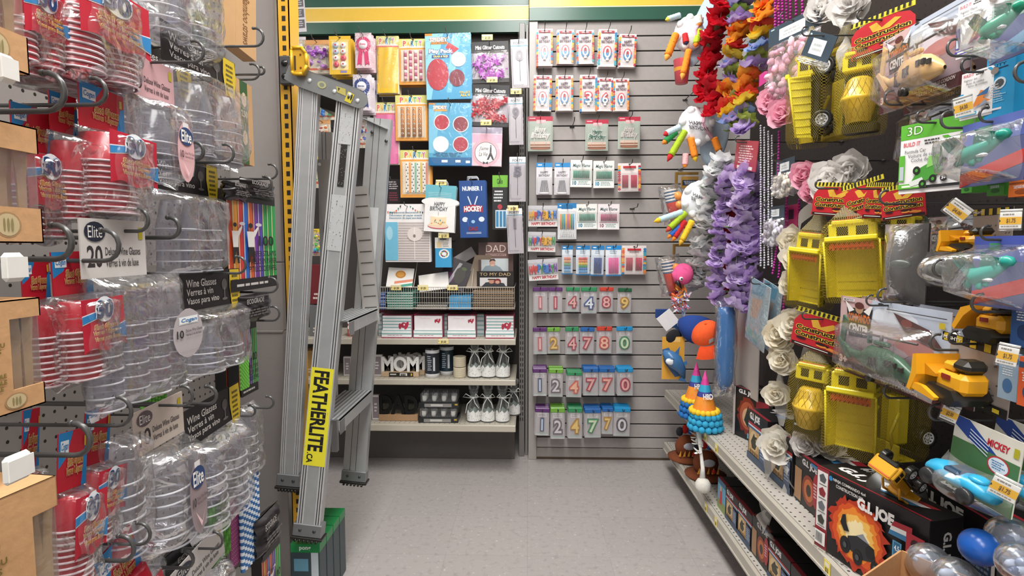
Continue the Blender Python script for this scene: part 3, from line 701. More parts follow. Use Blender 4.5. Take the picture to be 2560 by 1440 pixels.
def on_rail(M,t0,t1,w,name,draw,label=None,y=-.0022,x=0.0):
 mb=MB(); g=G(mb,M@Vector((x-w/2,y,t0)),M.to_3x3()@Vector((w,0,0)),M.to_3x3()@Vector((0,0,t1-t0)),M.to_3x3()@Vector((0,-1,0)))
 mb.box(x-w/2,y,t0,x+w/2,y+.0022,t1,P('#8f9092','m'),M=M); draw(g); o=mb.build(name,lad)
 if label:o['label']=label
def tlen(M,p0,py,Y):
 return(p0.z-at_y(800,py,Y).z)/(-(M.to_3x3()@Vector((0,0,1))).z)
def fl(g):
 g.rect(0,0,1,1,'#e6dc34'); q=g.sub(.08,.03,.92,.985,90)
 q.text('FEATHERLITE',.0,.10,.86,.92,'#1c1a18',.035); q.text('.CA',.875,.60,.985,.93,'#1c1a18',.03)
 r=random.Random(3)
 for i in range(10):u,v=r.random()*.9,r.random()*.95; g.poly([(u,v),(u+.04,v+.003),(u+.02,v+.02)],'#b8b3a0')
on_rail(MBm,tlen(MBm,Ba,919,1.62),tlen(MBm,Ba,1160,1.62),.066,'brand_sticker',fl,'yellow sticker with black lettering')
def worn(g):
 g.rect(0,0,1,1,'#b9babb'); r=random.Random(8)
 for i in range(46):u,v=r.random()*.92,r.random()*.96; g.poly([(u,v),(u+r.uniform(.02,.08),v+.004),(u+.03,v+r.uniform(.01,.03))],'#34312f' if i%4 else '#e0e0de')
on_rail(MBm,tlen(MBm,Ba,278,1.64),tlen(MBm,Ba,362,1.64),.040,'worn_sticker',worn)
def blk_(g):
 g.rect(0,0,1,1,'#23211f'); r=random.Random(5)
 for i in range(26):u,v=r.random()*.9,r.random()*.97; g.poly([(u,v),(u+.1,v+.006),(u+.05,v+.02)],'#b8b4ac')
on_rail(MBm,tlen(MBm,Ba,362,1.64),tlen(MBm,Ba,468,1.64),.019,'warning_sticker',blk_,'black scratched sticker strip')
on_rail(MBm,tlen(MBm,Ba,488,1.63),tlen(MBm,Ba,627,1.63),.044,'worn_sticker',worn)
on_rail(MCm,(Ca.z-at_y(940,520,YC).z),(Ca.z-at_y(940,682,YC).z),.042,'worn_sticker',lambda g:g.rect(0,0,1,1,'#c2c4c4'),y=-.001)
def rivet(M,t,u):
 pass
t=thing('ladder_bracket','dark steel bracket bolted on the yellow post holding the ladder','bracket')
mb=MB(); c=at_y(713,176,1.675); bk=P('#4a4a4b','g')
mb.box(c.x-.017,1.672,c.z-.040,c.x+.018,1.698,c.z+.042,bk,.003); mb.box(c.x+.018,1.672,c.z-.034,c.x+.030,1.69,c.z+.012,P('#333334','g'),.002); mb.build('bracket_body',t)
for dz in(.02,-.018):
 mb=MB(); mb.lathe([(0,0),(.010,0),(.010,.003),(.006,.004),(.006,.008),(0,.008)],P('#232323','g'),6,M=Matrix.Translation((c.x,1.672,c.z+dz))@Matrix.Rotation(PI/2,4,'X')); mb.build('bolt',t)
# ================================================================ hanging party goods behind the ladder
BY=LEFT_Y-.001
def on_party(fn,r,name,label,cat,group=None,Y=2.82,roll=0.0,hk=True,extra=0,gap=.02,tilt=0.0):
 loc,w,h=rect_back(*r,Y); o=fn(w,h); o.name=name; tag(o,label,cat,group); place(o,loc,'back',roll,tilt=tilt)
 if hk:
  hb=Vector((loc.x,BY,loc.z-.011)); hook(hb,Vector((loc.x,Y-.075,loc.z-.011)),'thin wire hook through the '+short(label),group='wire hooks behind the ladder',r=.002,col='#55534f')
 for k in range(extra):
  c=dup(o,label='pack hanging directly behind the '+short(label),group=group or name.replace('_',' ')+'s on one hook'); c.location=(loc.x+rnd.uniform(-.003,.003),Y+gap*(k+1),loc.z+rnd.uniform(-.003,.004))
 return o
def flat_card(w,h,draw,base='#ffffff',t=.003,filmd=0.0,name='backing_card',film0=0.0,film1=1.0,parts=None):
 o=thing('pack','','pack'); mb=MB(); mb.box(-w/2,0,-h,w/2,t,0,P(base,'p'),.0006); g=front(mb,w,h); draw(g)
 mb.build(name,o)
 if parts:parts(o,w,h)
 if filmd>0:
  r=random.Random(int(w*9000+h*700)); mb=MB(); a=[r.uniform(0,6)for _ in range(8)]
  def fn(u,v):
   e=min(1,min(u,1-u)*7)*min(1,min(v,1-v)*7)
   y=-.0012-filmd*e*(.75+.14*math.sin(9*u+a[0]+3*v)+.11*math.sin(17*v+a[1]+5*u))
   return((u-.5)*w,y,-h*(film0+(film1-film0)*v))
  mb.grid(fn,14,14,FILM); mb.build('wrapper',o)
 return o
def party_hdr(g,v1=.2,c='#d8d27a'):
 g.rect(0,0,1,v1,c); g.ell(.5,v1*1.02,.5,v1*.28,'#f2ead8',18)
 cols=['#d8604a','#e8b03c','#3f8fc0','#5aa85a','#c85a9a']
 for i,ch in enumerate('PARTY'):g.text(ch,.14+i*.14,v1*.22,.25+i*.14,v1*.82,cols[i],.05,out='#ffffff',outw=.06)
 g.ell(.5,v1*.1,.04,.015,'#333',8)
def whistles(w,h,seed,v0,v1,n,kind):
 def f(o,w,h):
  mb=MB(); r=random.Random(seed)
  for i in range(n):
   x=-w/2+w*(.14+.72*(i+.5)/n); z0,z1=-h*v0,-h*v1; rr_=w*.055
   if kind=='twist':
    for k in range(9):
     a=z0+(z1-z0)*k/9; b=z0+(z1-z0)*(k+1)/9; mb.tube([(x,-.006,a),(x,-.006,b)],rr_,P(['#e7b8c4','#b8486a','#f0e0e4','#c76a8a'][(k+i)%4],'g'),8)
   elif kind=='ball':
    mb.tube([(x,-.004,z0),(x,-.004,z1)],rr_*1.1,P('#c8884a','p'),8)
    for k in range(6):
     z=z0+(z1-z0)*(k+.5)/6; mb.ball((x,-.008,z),rr_*.8,P('#f2efe8','g'),8); mb.ball((x,-.008-rr_*.7,z),rr_*.3,P('#2a2420','g'),6)
   else:
    mb.box(x-rr_,-.008,z1,x+rr_,-.001,z0,P('#f0ebe4','p'),.002); g=G(mb,(x-rr_,-.008,z0),(2*rr_,0,0),(0,0,z1-z0),(0,-1,0))
    for k in range(10):g.ell(.3+.4*(k%2),.05+k*.1,.2,.018,'#3a3036',8);
    mb.box(x+rr_,-.005,z1,x+rr_*1.9,-.001,z0,P(['#e8a04a','#7fc0a8','#d8c04a','#e88a6a'][i%4],'p'))
  mb.build('party_favours',o)
  mb=MB(); mb.box(-w*.42,-.018,-h*(v1+.02),w*.42,-.001,-h*(v0-.02),BLISTER,.005); mb.build('blister',o)
 return f
def orange_card(w,h,seed,kind):
 def d(g):
  party_hdr(g); g.rect(0,.2,1,1,'#e8a24c'); g.rect(.06,.24,.94,.93,'#f0ddc0')
 return flat_card(w,h,d,'#e59a3c',parts=whistles(w,h,seed,.27,.90,4,kind))
on_party(lambda w,h:orange_card(w,h,1,'twist'),(997,97,1068,212),'party_favour_card','orange party card with pink twisted blowers','party favour','orange party favour cards',extra=2)
on_party(lambda w,h:orange_card(w,h,2,'ball'),(988,238,1068,352),'party_favour_card','orange party card with rows of small white balls','party favour','orange party favour cards',extra=2)
on_party(lambda w,h:orange_card(w,h,3,'dots'),(1000,375,1078,494),'party_favour_card','orange party card with dotted strips, below the ball one','party favour','orange party favour cards',extra=2)
def treat_bag(w,h,col):
 def d(g):party_hdr(g,.17); g.rect(0,.17,1,.215,'#d86a6a')
 def pt(o,w,h):
  mb=MB(); a=random.Random(9)
  mb.grid(lambda u,v:((u-.5)*w*.92,-.004-.006*math.sin(PI*u)-.002*math.sin(14*u+5*v)*(1-v),-h*(.2+.79*v)),16,8,P(col,'g')); mb.box(-w*.46,-.006,-h*.985,w*.46,.0,-h*.82,P(col,'g'),.001); mb.build('paper_bags',o)
 return flat_card(w,h,d,'#f2e9d4',filmd=.014,parts=pt)
on_party(lambda w,h:treat_bag(w,h,'#e8bf3f'),(940,90,996,235),'treat_bag_pack','pack of folded yellow treat bags with party header','treat bags','treat bag packs',extra=2)
on_party(lambda w,h:treat_bag(w,h,'#dd6fa0'),(933,256,997,412),'treat_bag_pack','pack of folded pink treat bags with party header','treat bags','treat bag packs',Y=2.84,extra=1)
def play_pack(w,h):
 def d(g):
  g.rect(0,0,1,1,'#4aa3cf'); g.poly([(0,0),(.4,0),(.1,1),(0,1)],'#8fd0e8'); g.poly([(.6,0),(.8,0),(.55,.9),(.45,.9)],'#79c2e2')
  g.rect(0,0,.16,.035,'#e88a1c'); g.text('SPIDEY',.1,.06,.5,.125,'#f4f0dc',.05,out='#b8402c'); g.rect(.12,.13,.5,.165,'#e0a040'); g.text('AND HIS AMAZING FRIENDS',.13,.133,.49,.16,'#7a2a1c')
  g.poly([(.52,.14),(.74,.24),(.56,.33),(.58,.27),(.44,.22)],'#c8202c')
  g.text('Play Pack',.08,.235,.6,.315,'#ffffff',.05,out='#1c3f8f',outw=.07); g.rect(.14,.325,.52,.37,'#1c3f8f'); g.text('GRAB & GO!',.17,.332,.49,.363,'#f2e04a',.03)
  g.ell(.26,.62,.24,.24,'#b7263a',24); g.ell(.72,.4,.16,.11,'#efeff4',20); g.ell(.68,.68,.17,.13,'#7d1f34',20)
  g.text('COLLECT',.72,.885,.96,.92,'#f0c84a',.04); g.text('ALL 4',.74,.925,.95,.965,'#f0c84a',.04)
 return flat_card(w,h,d,'#4aa3cf',filmd=.016)
on_party(play_pack,(1062,83,1176,248),'activity_pack','blue play pack bag with large red disc','activity pack',Y=2.78,extra=1,roll=-.02)
def sticker_pack(w,h):
 def d(g):
  g.rect(0,0,1,1,'#52a9cf'); g.poly([(0,.1),(.3,.1),(.12,.8),(0,.8)],'#7cc4e0'); g.rect(0,.005,.15,.03,'#e88a1c')
  g.text('SPIDEY',.1,.045,.42,.1,'#f4f0dc',.05,out='#b8402c'); g.rect(.12,.105,.42,.135,'#e0a040')
  for cu,cv,c in((.3,.31,'#b7263a'),(.74,.34,'#8a2336'),(.28,.66,'#e7e9f0'),(.74,.66,'#b02a40')):g.ell(cu,cv,.185,.13,'#dfe9f2',24); g.ell(cu,cv,.165,.115,c,24)
  g.lines(.1,.79,.9,.86,3,'#2f6f98',3); g.rect(0,.87,1,1,'#1f6aa0'); g.rect(.3,.91,.44,.95,'#e8eef4'); g.rect(.62,.91,.74,.95,'#e8eef4'); g.rect(.86,.92,.96,.96,'#e8eef4')
 return flat_card(w,h,d,'#52a9cf',filmd=.010)
on_party(sticker_pack,(1072,257,1180,414),'activity_pack','blue pack with four round discs, below the play pack','activity pack',Y=2.79,extra=2,roll=.01)
def glitter(w,h,col,seed):
 def d(g):
  g.rect(0,0,1,.27,'#1c1b1d'); g.text('Mini Glitter Cutouts',.12,.09,.9,.19,'#e6e2e4',.03); g.rect(0,.9,1,1,'#2b2829')
 def pt(o,w,h):
  r=random.Random(seed); mb=MB()
  for i in range(70):
   cx,cz=r.gauss(0,.20)*w,-h*(.62+r.uniform(-.26,.24)); s=w*r.uniform(.06,.13); a=r.uniform(0,6); y=-.004-r.random()*.014; pts=[]
   for k in range(10):
    q=s*(1 if k%2==0 else .45); pts.append((max(-w*.47,min(w*.47,cx+q*math.cos(a+k*PI/5))),y+r.uniform(-.002,.002),cz+q*math.sin(a+k*PI/5)))
   mb.add(pts,[tuple(range(10))],P(col if r.random()<.8 else{'#a94fb0':'#c98ad0','#b0303c':'#d86a70'}[col],'g'))
  mb.build('glitter_shapes',o)
 return flat_card(w,h,d,'#b9b0b8',filmd=.024,film0=.22,parts=pt)
on_party(lambda w,h:glitter(w,h,'#a94fb0',5),(1177,104,1270,207),'glitter_shape_pack','black topped pack of purple glitter cutouts','glitter cutouts','glitter cutout packs',Y=2.80,extra=1,roll=-.03)
on_party(lambda w,h:glitter(w,h,'#b0303c',6),(1178,212,1274,316),'glitter_shape_pack','black topped pack of red glitter cutouts','glitter cutouts','glitter cutout packs',Y=2.80,extra=1,roll=.04)
def sparkler(w,h,dg):
 def d(g):
  g.rect(0,0,1,.13,'#e9e9ec'); g.rect(0,.13,1,.145,'#3f8fa8'); g.text('FORTY',.18,.05,.82,.11,'#6b7078',.02); g.rect(0,.145,1,1,'#c4bdc4'); g.lines(.1,.92,.9,.97,2,'#8a8288',3); g.ell(.5,.03,.05,.008,'#222',8)
 def pt(o,w,h):
  mb=MB(); digit3d(mb,dg,0,-h*.33,w*.36,h*.19,-.003,-.006,'#6d6672','#8b8490'); mb.tube([(0,-.005,-h*.43),(0,-.005,-h*.86)],.0011,P('#54505a','m'),6); mb.build('sparkler',o)
  mb=MB(); mb.box(-w*.46,-.012,-h*.97,w*.46,-.001,-h*.16,BLISTER,.004); mb.build('blister',o)
 return flat_card(w,h,d,'#d3ccd2',parts=pt)
for r,dg,lb,rl in(((1276,98,1318,220),'0','topmost of the right column',-.04),((1271,243,1306,362),'9','below the number 0 one',-.02),((1274,392,1314,504),'5','above the number 1 one',.0),((1266,522,1305,634),'1','lowest of the right column',-.04)):
 on_party(lambda w,h:sparkler(w,h,dg),r,'number_sparkler_pack','tall slim white sparkler pack number %s, %s'%(dg,lb),'sparkler','number sparkler packs',Y=2.74,roll=rl,extra=1)
def toy_bag(w,h,cols,seed,hdr='#e2a66a'):
 def d(g):g.rect(0,0,1,.2,hdr); g.ell(.5,.2,.48,.06,'#f2e2c8',14); g.rect(0,.84,1,.9,'#d8643c')
 def pt(o,w,h):
  r=random.Random(seed); mb=MB()
  for i in range(26):mb.ball((r.uniform(-.38,.38)*w,-.012-r.random()*.014,-h*r.uniform(.26,.86)),w*r.uniform(.06,.12),P(cols[r.randrange(len(cols))],'g'),8,(1,.6,r.uniform(.5,1.1)))
  mb.build('small_toys',o)
 return flat_card(w,h,d,'#e9dcc4',filmd=.03,film0=.12,parts=pt)
on_party(lambda w,h:toy_bag(w,h,['#a85ac0','#c88ad8','#d8b0e0','#8a3fa8'],1),(762,100,822,184),'party_toy_bag','clear bag of purple rings beside the ladder top','party toys','party toy bags',Y=2.82,extra=1)
on_party(lambda w,h:toy_bag(w,h,['#1f9fa8','#2f6fb8','#3fb87a'],2),(783,228,836,300),'party_toy_bag','clear bag of teal and blue toys between ladder rails','party toys','party toy bags',Y=2.82)
on_party(lambda w,h:toy_bag(w,h,['#b03a2c','#6a3a1c','#d8783c'],3),(786,300,826,366),'party_toy_bag','clear bag of brown and red toys between ladder rails','party toys','party toy bags',Y=2.82)
on_party(lambda w,h:toy_bag(w,h,['#2fa84a','#5ac05a','#e8d84a'],4,'#d8d27a'),(784,368,830,470),'party_toy_bag','clear bag with green topped party card between ladder rails','party toys','party toy bags',Y=2.83)
on_party(lambda w,h:toy_bag(w,h,['#4ab84a','#8a4ac0','#e8d03c','#3fa0c8'],5,'#e8c83c'),(773,572,812,640),'party_toy_bag','clear bag of green and violet toys low between ladder rails','party toys','party toy bags',Y=2.83)
on_party(lambda w,h:toy_bag(w,h,['#2f5ab8','#d8d8e0','#c8303c'],6,'#e8e4e0'),(895,290,925,370),'party_toy_bag','clear bag of blue and white toys behind the ladder','party toys','party toy bags',Y=2.86)
on_party(lambda w,h:toy_bag(w,h,['#f0e8ea','#d8b8c4'],7,'#f0e6ea'),(722,92,764,150),'party_toy_bag','pale pink and white bag behind the yellow cap','party toys','party toy bags',Y=2.84)
def badges(w,h):
 def d(g):g.rect(0,0,1,1,'#e9bb3c'); g.rect(.08,.1,.92,.12,'#f6e2a0'); g.rect(.12,.14,.88,.88,'#f2dca4'); g.rect(.5,.9,.8,.96,'#8a86b8'); g.ell(.5,.04,.05,.02,'#333',8)
 def pt(o,w,h):
  mb=MB(); r=random.Random(3)
  for i in range(2):
   for j in range(4):
    x,z=w*(-.17+.34*i),-h*(.25+.165*j); c=['#e8e4e4','#b8c8d8','#f2f0ee','#d86a7a'][r.randrange(4)]
    M=Matrix.Translation((x,-.001,z))@Matrix.Rotation(PI/2,4,'X'); mb.lathe([(0,.012),(w*.09,.012),(w*.125,.008),(w*.125,0)],P(c,'g'),14,M=M); mb.lathe([(0,.0125),(w*.04,.0125)],P('#c83a44','g'),10,M=M)
  mb.build('round_badges',o)
 return flat_card(w,h,d,'#e9bb3c',parts=pt)
on_party(badges,(822,90,876,186),'badge_card','yellow card with eight round whistles in two columns','party favour','badge cards',Y=2.76,extra=3,gap=.03)
def rosette(w,h,col,bg,txt):
 def d(g):
  g.rect(0,0,1,1,bg)
  r=random.Random(2)
  for i in range(18):g.ell(r.random()*.9+.05,r.random()*.9+.05,.04,.02,'#f4eef0',8)
 def pt(o,w,h):
  mb=MB(); z=-h*.34; n=40; R0,R1=w*.26,w*.46
  vs=[(0,-.006,z)]; vs=[]
  for i in range(n):
   a=2*PI*i/n; y=-.006 if i%2 else-.002; vs+=[(R0*math.cos(a),-.005,z+R0*math.sin(a)),(R1*math.cos(a),y,z+R1*math.sin(a))]
  mb.add(vs,[(2*i,2*i+1,(2*i+3)%(2*n),(2*i+2)%(2*n))for i in range(n)],P(col,'g'))
  for s in(-1,1):mb.add([(s*.02*w,-.003,z-R0*.6),(s*.26*w,-.003,z-R0*.6),(s*.38*w,-.003,-h*.92),(s*.24*w,-.003,-h*.88),(s*.10*w,-.003,-h*.93)],[(0,1,2,3,4)],P(col,'g'))
  M=Matrix.Translation((0,-.004,z))@Matrix.Rotation(PI/2,4,'X'); mb.lathe([(0,.004),(R0*1.02,.004),(R0*1.05,0)],P('#f4eef0','g'),20,M=M)
  g=G(mb,(-R0,-.0085,z+R0),(2*R0,0,0),(0,0,-2*R0),(0,-1,0)); g.text(txt,.15,.38,.85,.62,col,.03)
  mb.build('rosette',o)
 return flat_card(w,h,d,bg,filmd=.012,parts=pt)
on_party(lambda w,h:rosette(w,h,'#d4386c','#e3c4cc','Birthday'),(887,82,928,170),'rosette_pack','pack with a pink birthday rosette ribbon','rosette','rosette packs',Y=2.74,extra=5,gap=.022)
on_party(lambda w,h:rosette(w,h,'#243f86','#dcd0d8','Birthday'),(882,186,926,276),'rosette_pack','pack with a blue birthday rosette ribbon','rosette','rosette packs',Y=2.74,extra=5,gap=.022)
def paris(w,h):
 def d(g):
  g.rect(0,0,1,.16,'#9c94a8'); g.rect(0,.16,1,1,'#efd0d8'); g.rect(0,.18,1,.4,'#e9b4c8'); g.ell(.48,.66,.46,.36,'#f0b4c0',26); g.ell(.48,.66,.36,.28,'#3a2f34',26); g.ell(.48,.66,.345,.27,'#f2ecec',26)
  g.poly([(.62,.46),(.66,.46),(.67,.66),(.76,.84),(.7,.84),(.64,.74),(.58,.84),(.52,.84),(.61,.66)],'#2f2a2e'); g.text("J'aime",.26,.5,.56,.62,'#4a4044',.0,.3); g.text('La Vie',.26,.64,.54,.75,'#4a4044',.0,.3)
  g.poly([(.4,.96),(.48,.92),(.56,.96),(.56,.88),(.48,.92),(.4,.88)],'#2f2a2e')
 return flat_card(w,h,d,'#efd0d8',filmd=.006)
on_party(paris,(1179,318,1256,415),'gift_tag_pack','pink round gift tag pack with a tower drawing','gift tag',Y=2.80,roll=.03,extra=1)
def cello(w,h):
 def d(g):g.rect(0,0,1,.22,'#76b83a'); g.text('Cello',.3,.06,.7,.16,'#2c4a1c',.03); g.rect(0,.22,1,1,'#222225'); g.lines(.08,.27,.8,.5,4,'#e4e2e4',4); g.ell(.5,.58,.16,.05,'#b83a44',12); g.rect(.2,.64,.95,.97,'#dfeaf2'); [g.rect(.24+k*.24,.66,.42+k*.24,.95,'#3f86b0')for k in range(3)]
 return flat_card(w,h,d,'#222225')
on_party(cello,(1231,438,1268,574),'cello_bag_pack','black pack with lime green top beside the hockey bag','gift bags',Y=2.80,extra=1)
def dark_pack(w,h):
 def d(g):g.rect(0,0,1,1,'#241d20'); g.lines(.08,.08,.9,.45,4,'#b9b0b4',8); g.lines(.08,.55,.9,.95,4,'#7a3440',9)
 return flat_card(w,h,d,'#241d20')
on_party(dark_pack,(968,448,1000,506),'decoration_pack','small black printed pack left of the dotted party card','decoration',Y=2.85)
def gift_bag(w,h,kind):
 def d(g):
  if kind=='bday':
   g.rect(0,0,1,1,'#f0eeec'); g.rect(0,0,1,.3,'#6db6c4'); g.ell(.5,.36,.62,.1,'#f0eeec',20); [g.rect(.1,.16+k*.035,.85,.168+k*.035,'#b9dde4')for k in range(4)]
   g.text('HAPPY',.3,.36,.66,.45,'#4a4f55',.02,.1); g.text('BIRTHDAY',.17,.46,.75,.55,'#4a4f55',.02,.1)
   g.ell(.46,.88,.34,.06,'#c85a6a',18); g.ell(.46,.865,.34,.055,'#eed0b8',18); g.rect(.2,.66,.72,.86,'#f2dcb4'); g.ell(.46,.66,.26,.03,'#fbf4ea',18)
   r=random.Random(3); [g.ell(r.uniform(.24,.68),r.uniform(.74,.84),.02,.012,c,6)for c in['#d86a4a','#4aa0b8','#e8b03c']*5]; g.rect(.455,.57,.465,.65,'#8a6a5a')
  else:
   g.rect(0,0,1,1,'#1f4a8c'); g.text('NUMBER 1',.12,.1,.86,.18,'#e8ecf4',.04); g.poly([(.3,.28),(.34,.27),(.46,.42),(.43,.44)],'#d8e0ec'); g.poly([(.66,.27),(.7,.28),(.58,.44),(.55,.42)],'#d8e0ec')
   g.poly([(.14,.45),(.5,.42),(.88,.45),(.88,.56),(.5,.53),(.14,.56)],'#a8283c'); g.text('HOCKEY',.17,.445,.85,.545,'#f2eef0',.05)
   g.ell(.2,.68,.11,.045,'#dfe6f0',14); g.ell(.5,.72,.07,.03,'#9cc4e8',12); g.ell(.82,.68,.11,.045,'#dfe6f0',14); g.poly([(.35,.82),(.3,.66),(.26,.7)],'#3a66a8')
   g.text('DAD',.34,.81,.68,.88,'#8a2a44',.06); g.rect(.24,.905,.8,.913,'#cfd8e8'); g.rect(.24,.925,.8,.933,'#cfd8e8')
 o=thing('gift_bag','','bag'); mb=MB(); dp=.012; base={'bday':'#e6e4e2','dad':'#1f4a8c'}[kind]
 mb.box(-w/2,-dp,-h,w/2,0,0,P(base,'p'),.001); g=front(mb,w,h,-dp); d(g)
 mb.build('bag_body',o); mb=MB(); mb.tube([(-w*.2,-dp*.5,0),(-w*.18,-dp*.5,.02),(w*.18,-dp*.5,.02),(w*.2,-dp*.5,0)],.0012,P('#e4e8ea','c'),5); mb.build('bag_handle',o)
 return o
on_party(lambda w,h:gift_bag(w,h,'bday'),(1066,464,1142,580),'gift_bag','white gift bag with birthday cake print and teal top','gift bag','gift bags on the back hooks',Y=2.72,roll=.06,extra=2,gap=.025)
o=on_party(lambda w,h:gift_bag(w,h,'dad'),(1148,452,1214,594),'gift_bag','navy gift bag with NUMBER 1 HOCKEY DAD print','gift bag','gift bags on the back hooks',Y=2.72,roll=-.02,extra=3,gap=.02)
def honey(w,h):
 def d(g):
  g.rect(0,0,1,1,'#f4f0ee')
  for k in range(7):
   t=k/6; u=.05+.28*t; v=.13-.10*t+.05*math.sin(PI*t); g.poly([(u,v),(u+.035,v-.01),(u+.02,v+.05)],['#d8604a','#4a8f8a','#3a3f4a','#e0a04a'][k%4])
   u=.55+.32*t; v=.03+.10*t+.03*math.sin(PI*t); g.poly([(u,v),(u+.035,v+.01),(u+.015,v+.05)],['#4a8f8a','#3a3f4a','#d8604a','#e0a04a'][k%4])
  g.text('Honeycomb decoration',.1,.13,.75,.165,'#3a7f98',.02); g.text('Décoration en papier alvéolé',.1,.18,.82,.215,'#3a7f98',.02); g.text('Decoración de papel acordeón',.1,.225,.82,.26,'#3a7f98',.02)
  g.rect(0,.31,.28,.97,'#78c0dc'); g.ell(.1,.5,.07,.12,'#a9d8ea',12); g.rect(.29,.31,.98,.97,'#d6cbc8')
  for k in range(15):g.rect(.29,.33+k*.043,.98,.335+k*.043,'#8f8683')
  g.ell(.66,.52,.17,.12,'#e4d8d2',18); g.rect(.645,.4,.66,.96,'#efe9e6'); g.ell(.65,.55,.03,.03,'#8a7f7c',10)
 return flat_card(w,h,d,'#f2eeec',t=.012)
on_party(honey,(962,510,1075,655),'honeycomb_decoration_pack','large square white honeycomb decoration pack with bunting print','decoration','honeycomb decoration packs',Y=2.74,extra=2,gap=.016)
def blue_box(w,h):
 o=thing('favour_box','','box'); mb=MB(); dp=.04
 mb.box(-w/2,-dp,-h,w/2,0,-h*.36,P('#3f9fd0','p'),.001); g=G(mb,(-w/2,-dp,-h*.36),(w,0,0),(0,0,-h*.64),(0,-1,0)); g.ell(.55,.28,.32,.24,'#eef2f4',20)
 r=random.Random(1)
 for i in range(12):a=i*.52; g.ell(.55+.19*math.cos(a),.28+.14*math.sin(a),.05,.04,['#c83a3c','#3f9f4a','#e8b03c','#2f78b8','#4a3a38'][i%5],8)
 mb.build('box_body',o); mb=MB(); mb.box(-w/2-.001,-dp-.001,-h*.36,w/2+.001,-dp+.001,0,P('#e6e3de','p'),.0004); g=G(mb,(-w/2,-dp-.001,0),(w,0,0),(0,0,-h*.36),(0,-1,0)); g.rect(.3,.1,.7,.2,'#33302e'); g.rect(.1,.4,.4,.9,'#e8d0a0'); g.lines(.45,.45,.9,.9,3,'#a09a94'); mb.build('hang_tab',o)
 return o
on_party(blue_box,(1091,594,1131,668),'favour_box','bright blue box with white hanging tab and round picture','box','blue favour boxes',Y=2.78,extra=0)
def price_tag(px,py,Y,lbl,w=.052,h=.026,txt='$1.25',side='back',roll=0.0,grp='yellow price tags on the back display'):
 p=at_y(px,py,Y); mb=MB(); mb.box(-w/2,0,-h/2,w/2,.0012,h/2,P('#ecd98e','p'),.0004); g=front(mb,w,h,0,h/2)
 g.rect(.06,.1,.94,.3,'#f6efd2'); g.text(txt,.3,.4,.78,.85,'#3a2f1a',.04); g.poly([(.04,.5),(.1,.35),(.1,.65)],'#3a2f1a')
 return tag(place(mb.build('price_tag'),p,side,roll),lbl,'price tag',grp)
for px,py,lb in((1218,93,'above the purple glitter pack'),(1230,199,'between the two glitter packs'),(1215,306,'above the pink round gift tag'),(1290,228,'under the number 0 sparkler'),(1103,456,'above the birthday cake gift bag'),(1109,588,'above the bright blue box'),(1282,520,'above the number 1 sparkler')):
 price_tag(px,py,2.715 if px!=1290 else 2.72,'small yellow price tag '+lb)
def tall_strip(w,h):
 def d(g):
  g.rect(0,0,1,1,'#d9d4d8'); [g.rect(.1,.02+k*.19,.9,.17+k*.19,'#6c686c')for k in range(5)]; [g.lines(.2,.04+k*.19,.8,.15+k*.19,3,'#d2ced2',k)for k in range(5)]
 return flat_card(w,h,d,'#d9d4d8')
on_party(tall_strip,(727,-60,756,80),'printed_hang_strip','tall grey printed strip hanging beside the post top','hang strip',Y=2.75,roll=-.05,hk=False)
# ================================================================ wire basket and shelf goods at the back
Z1,Z2,Z3=[z-.0015 for z in SHELVES]
def xb(px,Y):return at_y(px,900,Y).x
t=thing('wire_basket','long shallow cream wire basket clipped across the back unit','basket')
BYf=2.74; bx0,bx1=xb(932,BYf),xb(1286,BYf); bz1,bz0=zpx(718,BYf),zpx(770,BYf); wire=P('#cdc7bb','g')
mb=MB()
for z in(bz1,bz0):mb.tube([(bx0,LEFT_Y-.04,z),(bx0,BYf,z),(bx1,BYf,z),(bx1,LEFT_Y-.04,z)],.0025,wire,6)
mb.build('rim_wire',t); mb=MB(); n=62
for i in range(n+1):
 x=bx0+(bx1-bx0)*i/n; mb.tube([(x,BYf,bz1),(x,BYf,bz0-.006),(x,BYf+.05,bz0-.012),(x,LEFT_Y-.05,bz0-.012)],.0011,wire,4,cap=False)
for k in range(1,4):mb.tube([(bx0,BYf,bz0+(bz1-bz0)*k/4),(bx1,BYf,bz0+(bz1-bz0)*k/4)],.0009,wire,4)
for k in range(5):y=BYf+.07+k*.06; mb.tube([(bx0,y,bz0-.012),(bx1,y,bz0-.012)],.0013,wire,4)
o=mb.build('wire_mesh',t)
for px in(1035,1180):
 mb=MB(); x=xb(px,BYf); mb.tube([(x,BYf+.01,bz1-.002),(x+.0,BYf+.12,bz1+.12),(x,LEFT_Y-.06,bz1+.14)],.002,wire,5); mb.build('divider_wire',t)
bz=bz0-.0095
def stack(x0,x1,n,col,edge,lbl,hh,Y0=BYf+.012,dep=.2,name='boxed_card_set',cat='stationery',grp=None,jit=.002):
 r=random.Random(int(x0*1000)); z=bz; h=hh/n; first=None
 for i in range(n):
  mb=MB(); w=x1-x0; mb.box(0,0,0,w,dep,h*.9,P(col,'p'),.0015)
  g=G(mb,(0,0,h*.9),(w,0,0),(0,0,-h*.9),(0,-1,0)); g.rect(.0,.25,1,.7,edge)
  o=mb.build(name,loc=(x0+r.uniform(-jit,jit),Y0+r.uniform(0,jit),z)); pos='topmost' if i==n-1 else('lowest' if i==0 else 'number %d from the bottom'%(i+1))
  tag(o,lbl+', '+pos+' of its stack',cat,grp or lbl+'s'); z+=h
 return z
z=stack(xb(951,BYf),xb(964,BYf),5,'#2f4a96','#7fa0d8','dark blue card box in the basket',.085,name='card_box')
zt=stack(xb(968,BYf),xb(1033,BYf),7,'#4f9f92','#c9ded2','teal card box in the basket',.088,name='card_box')
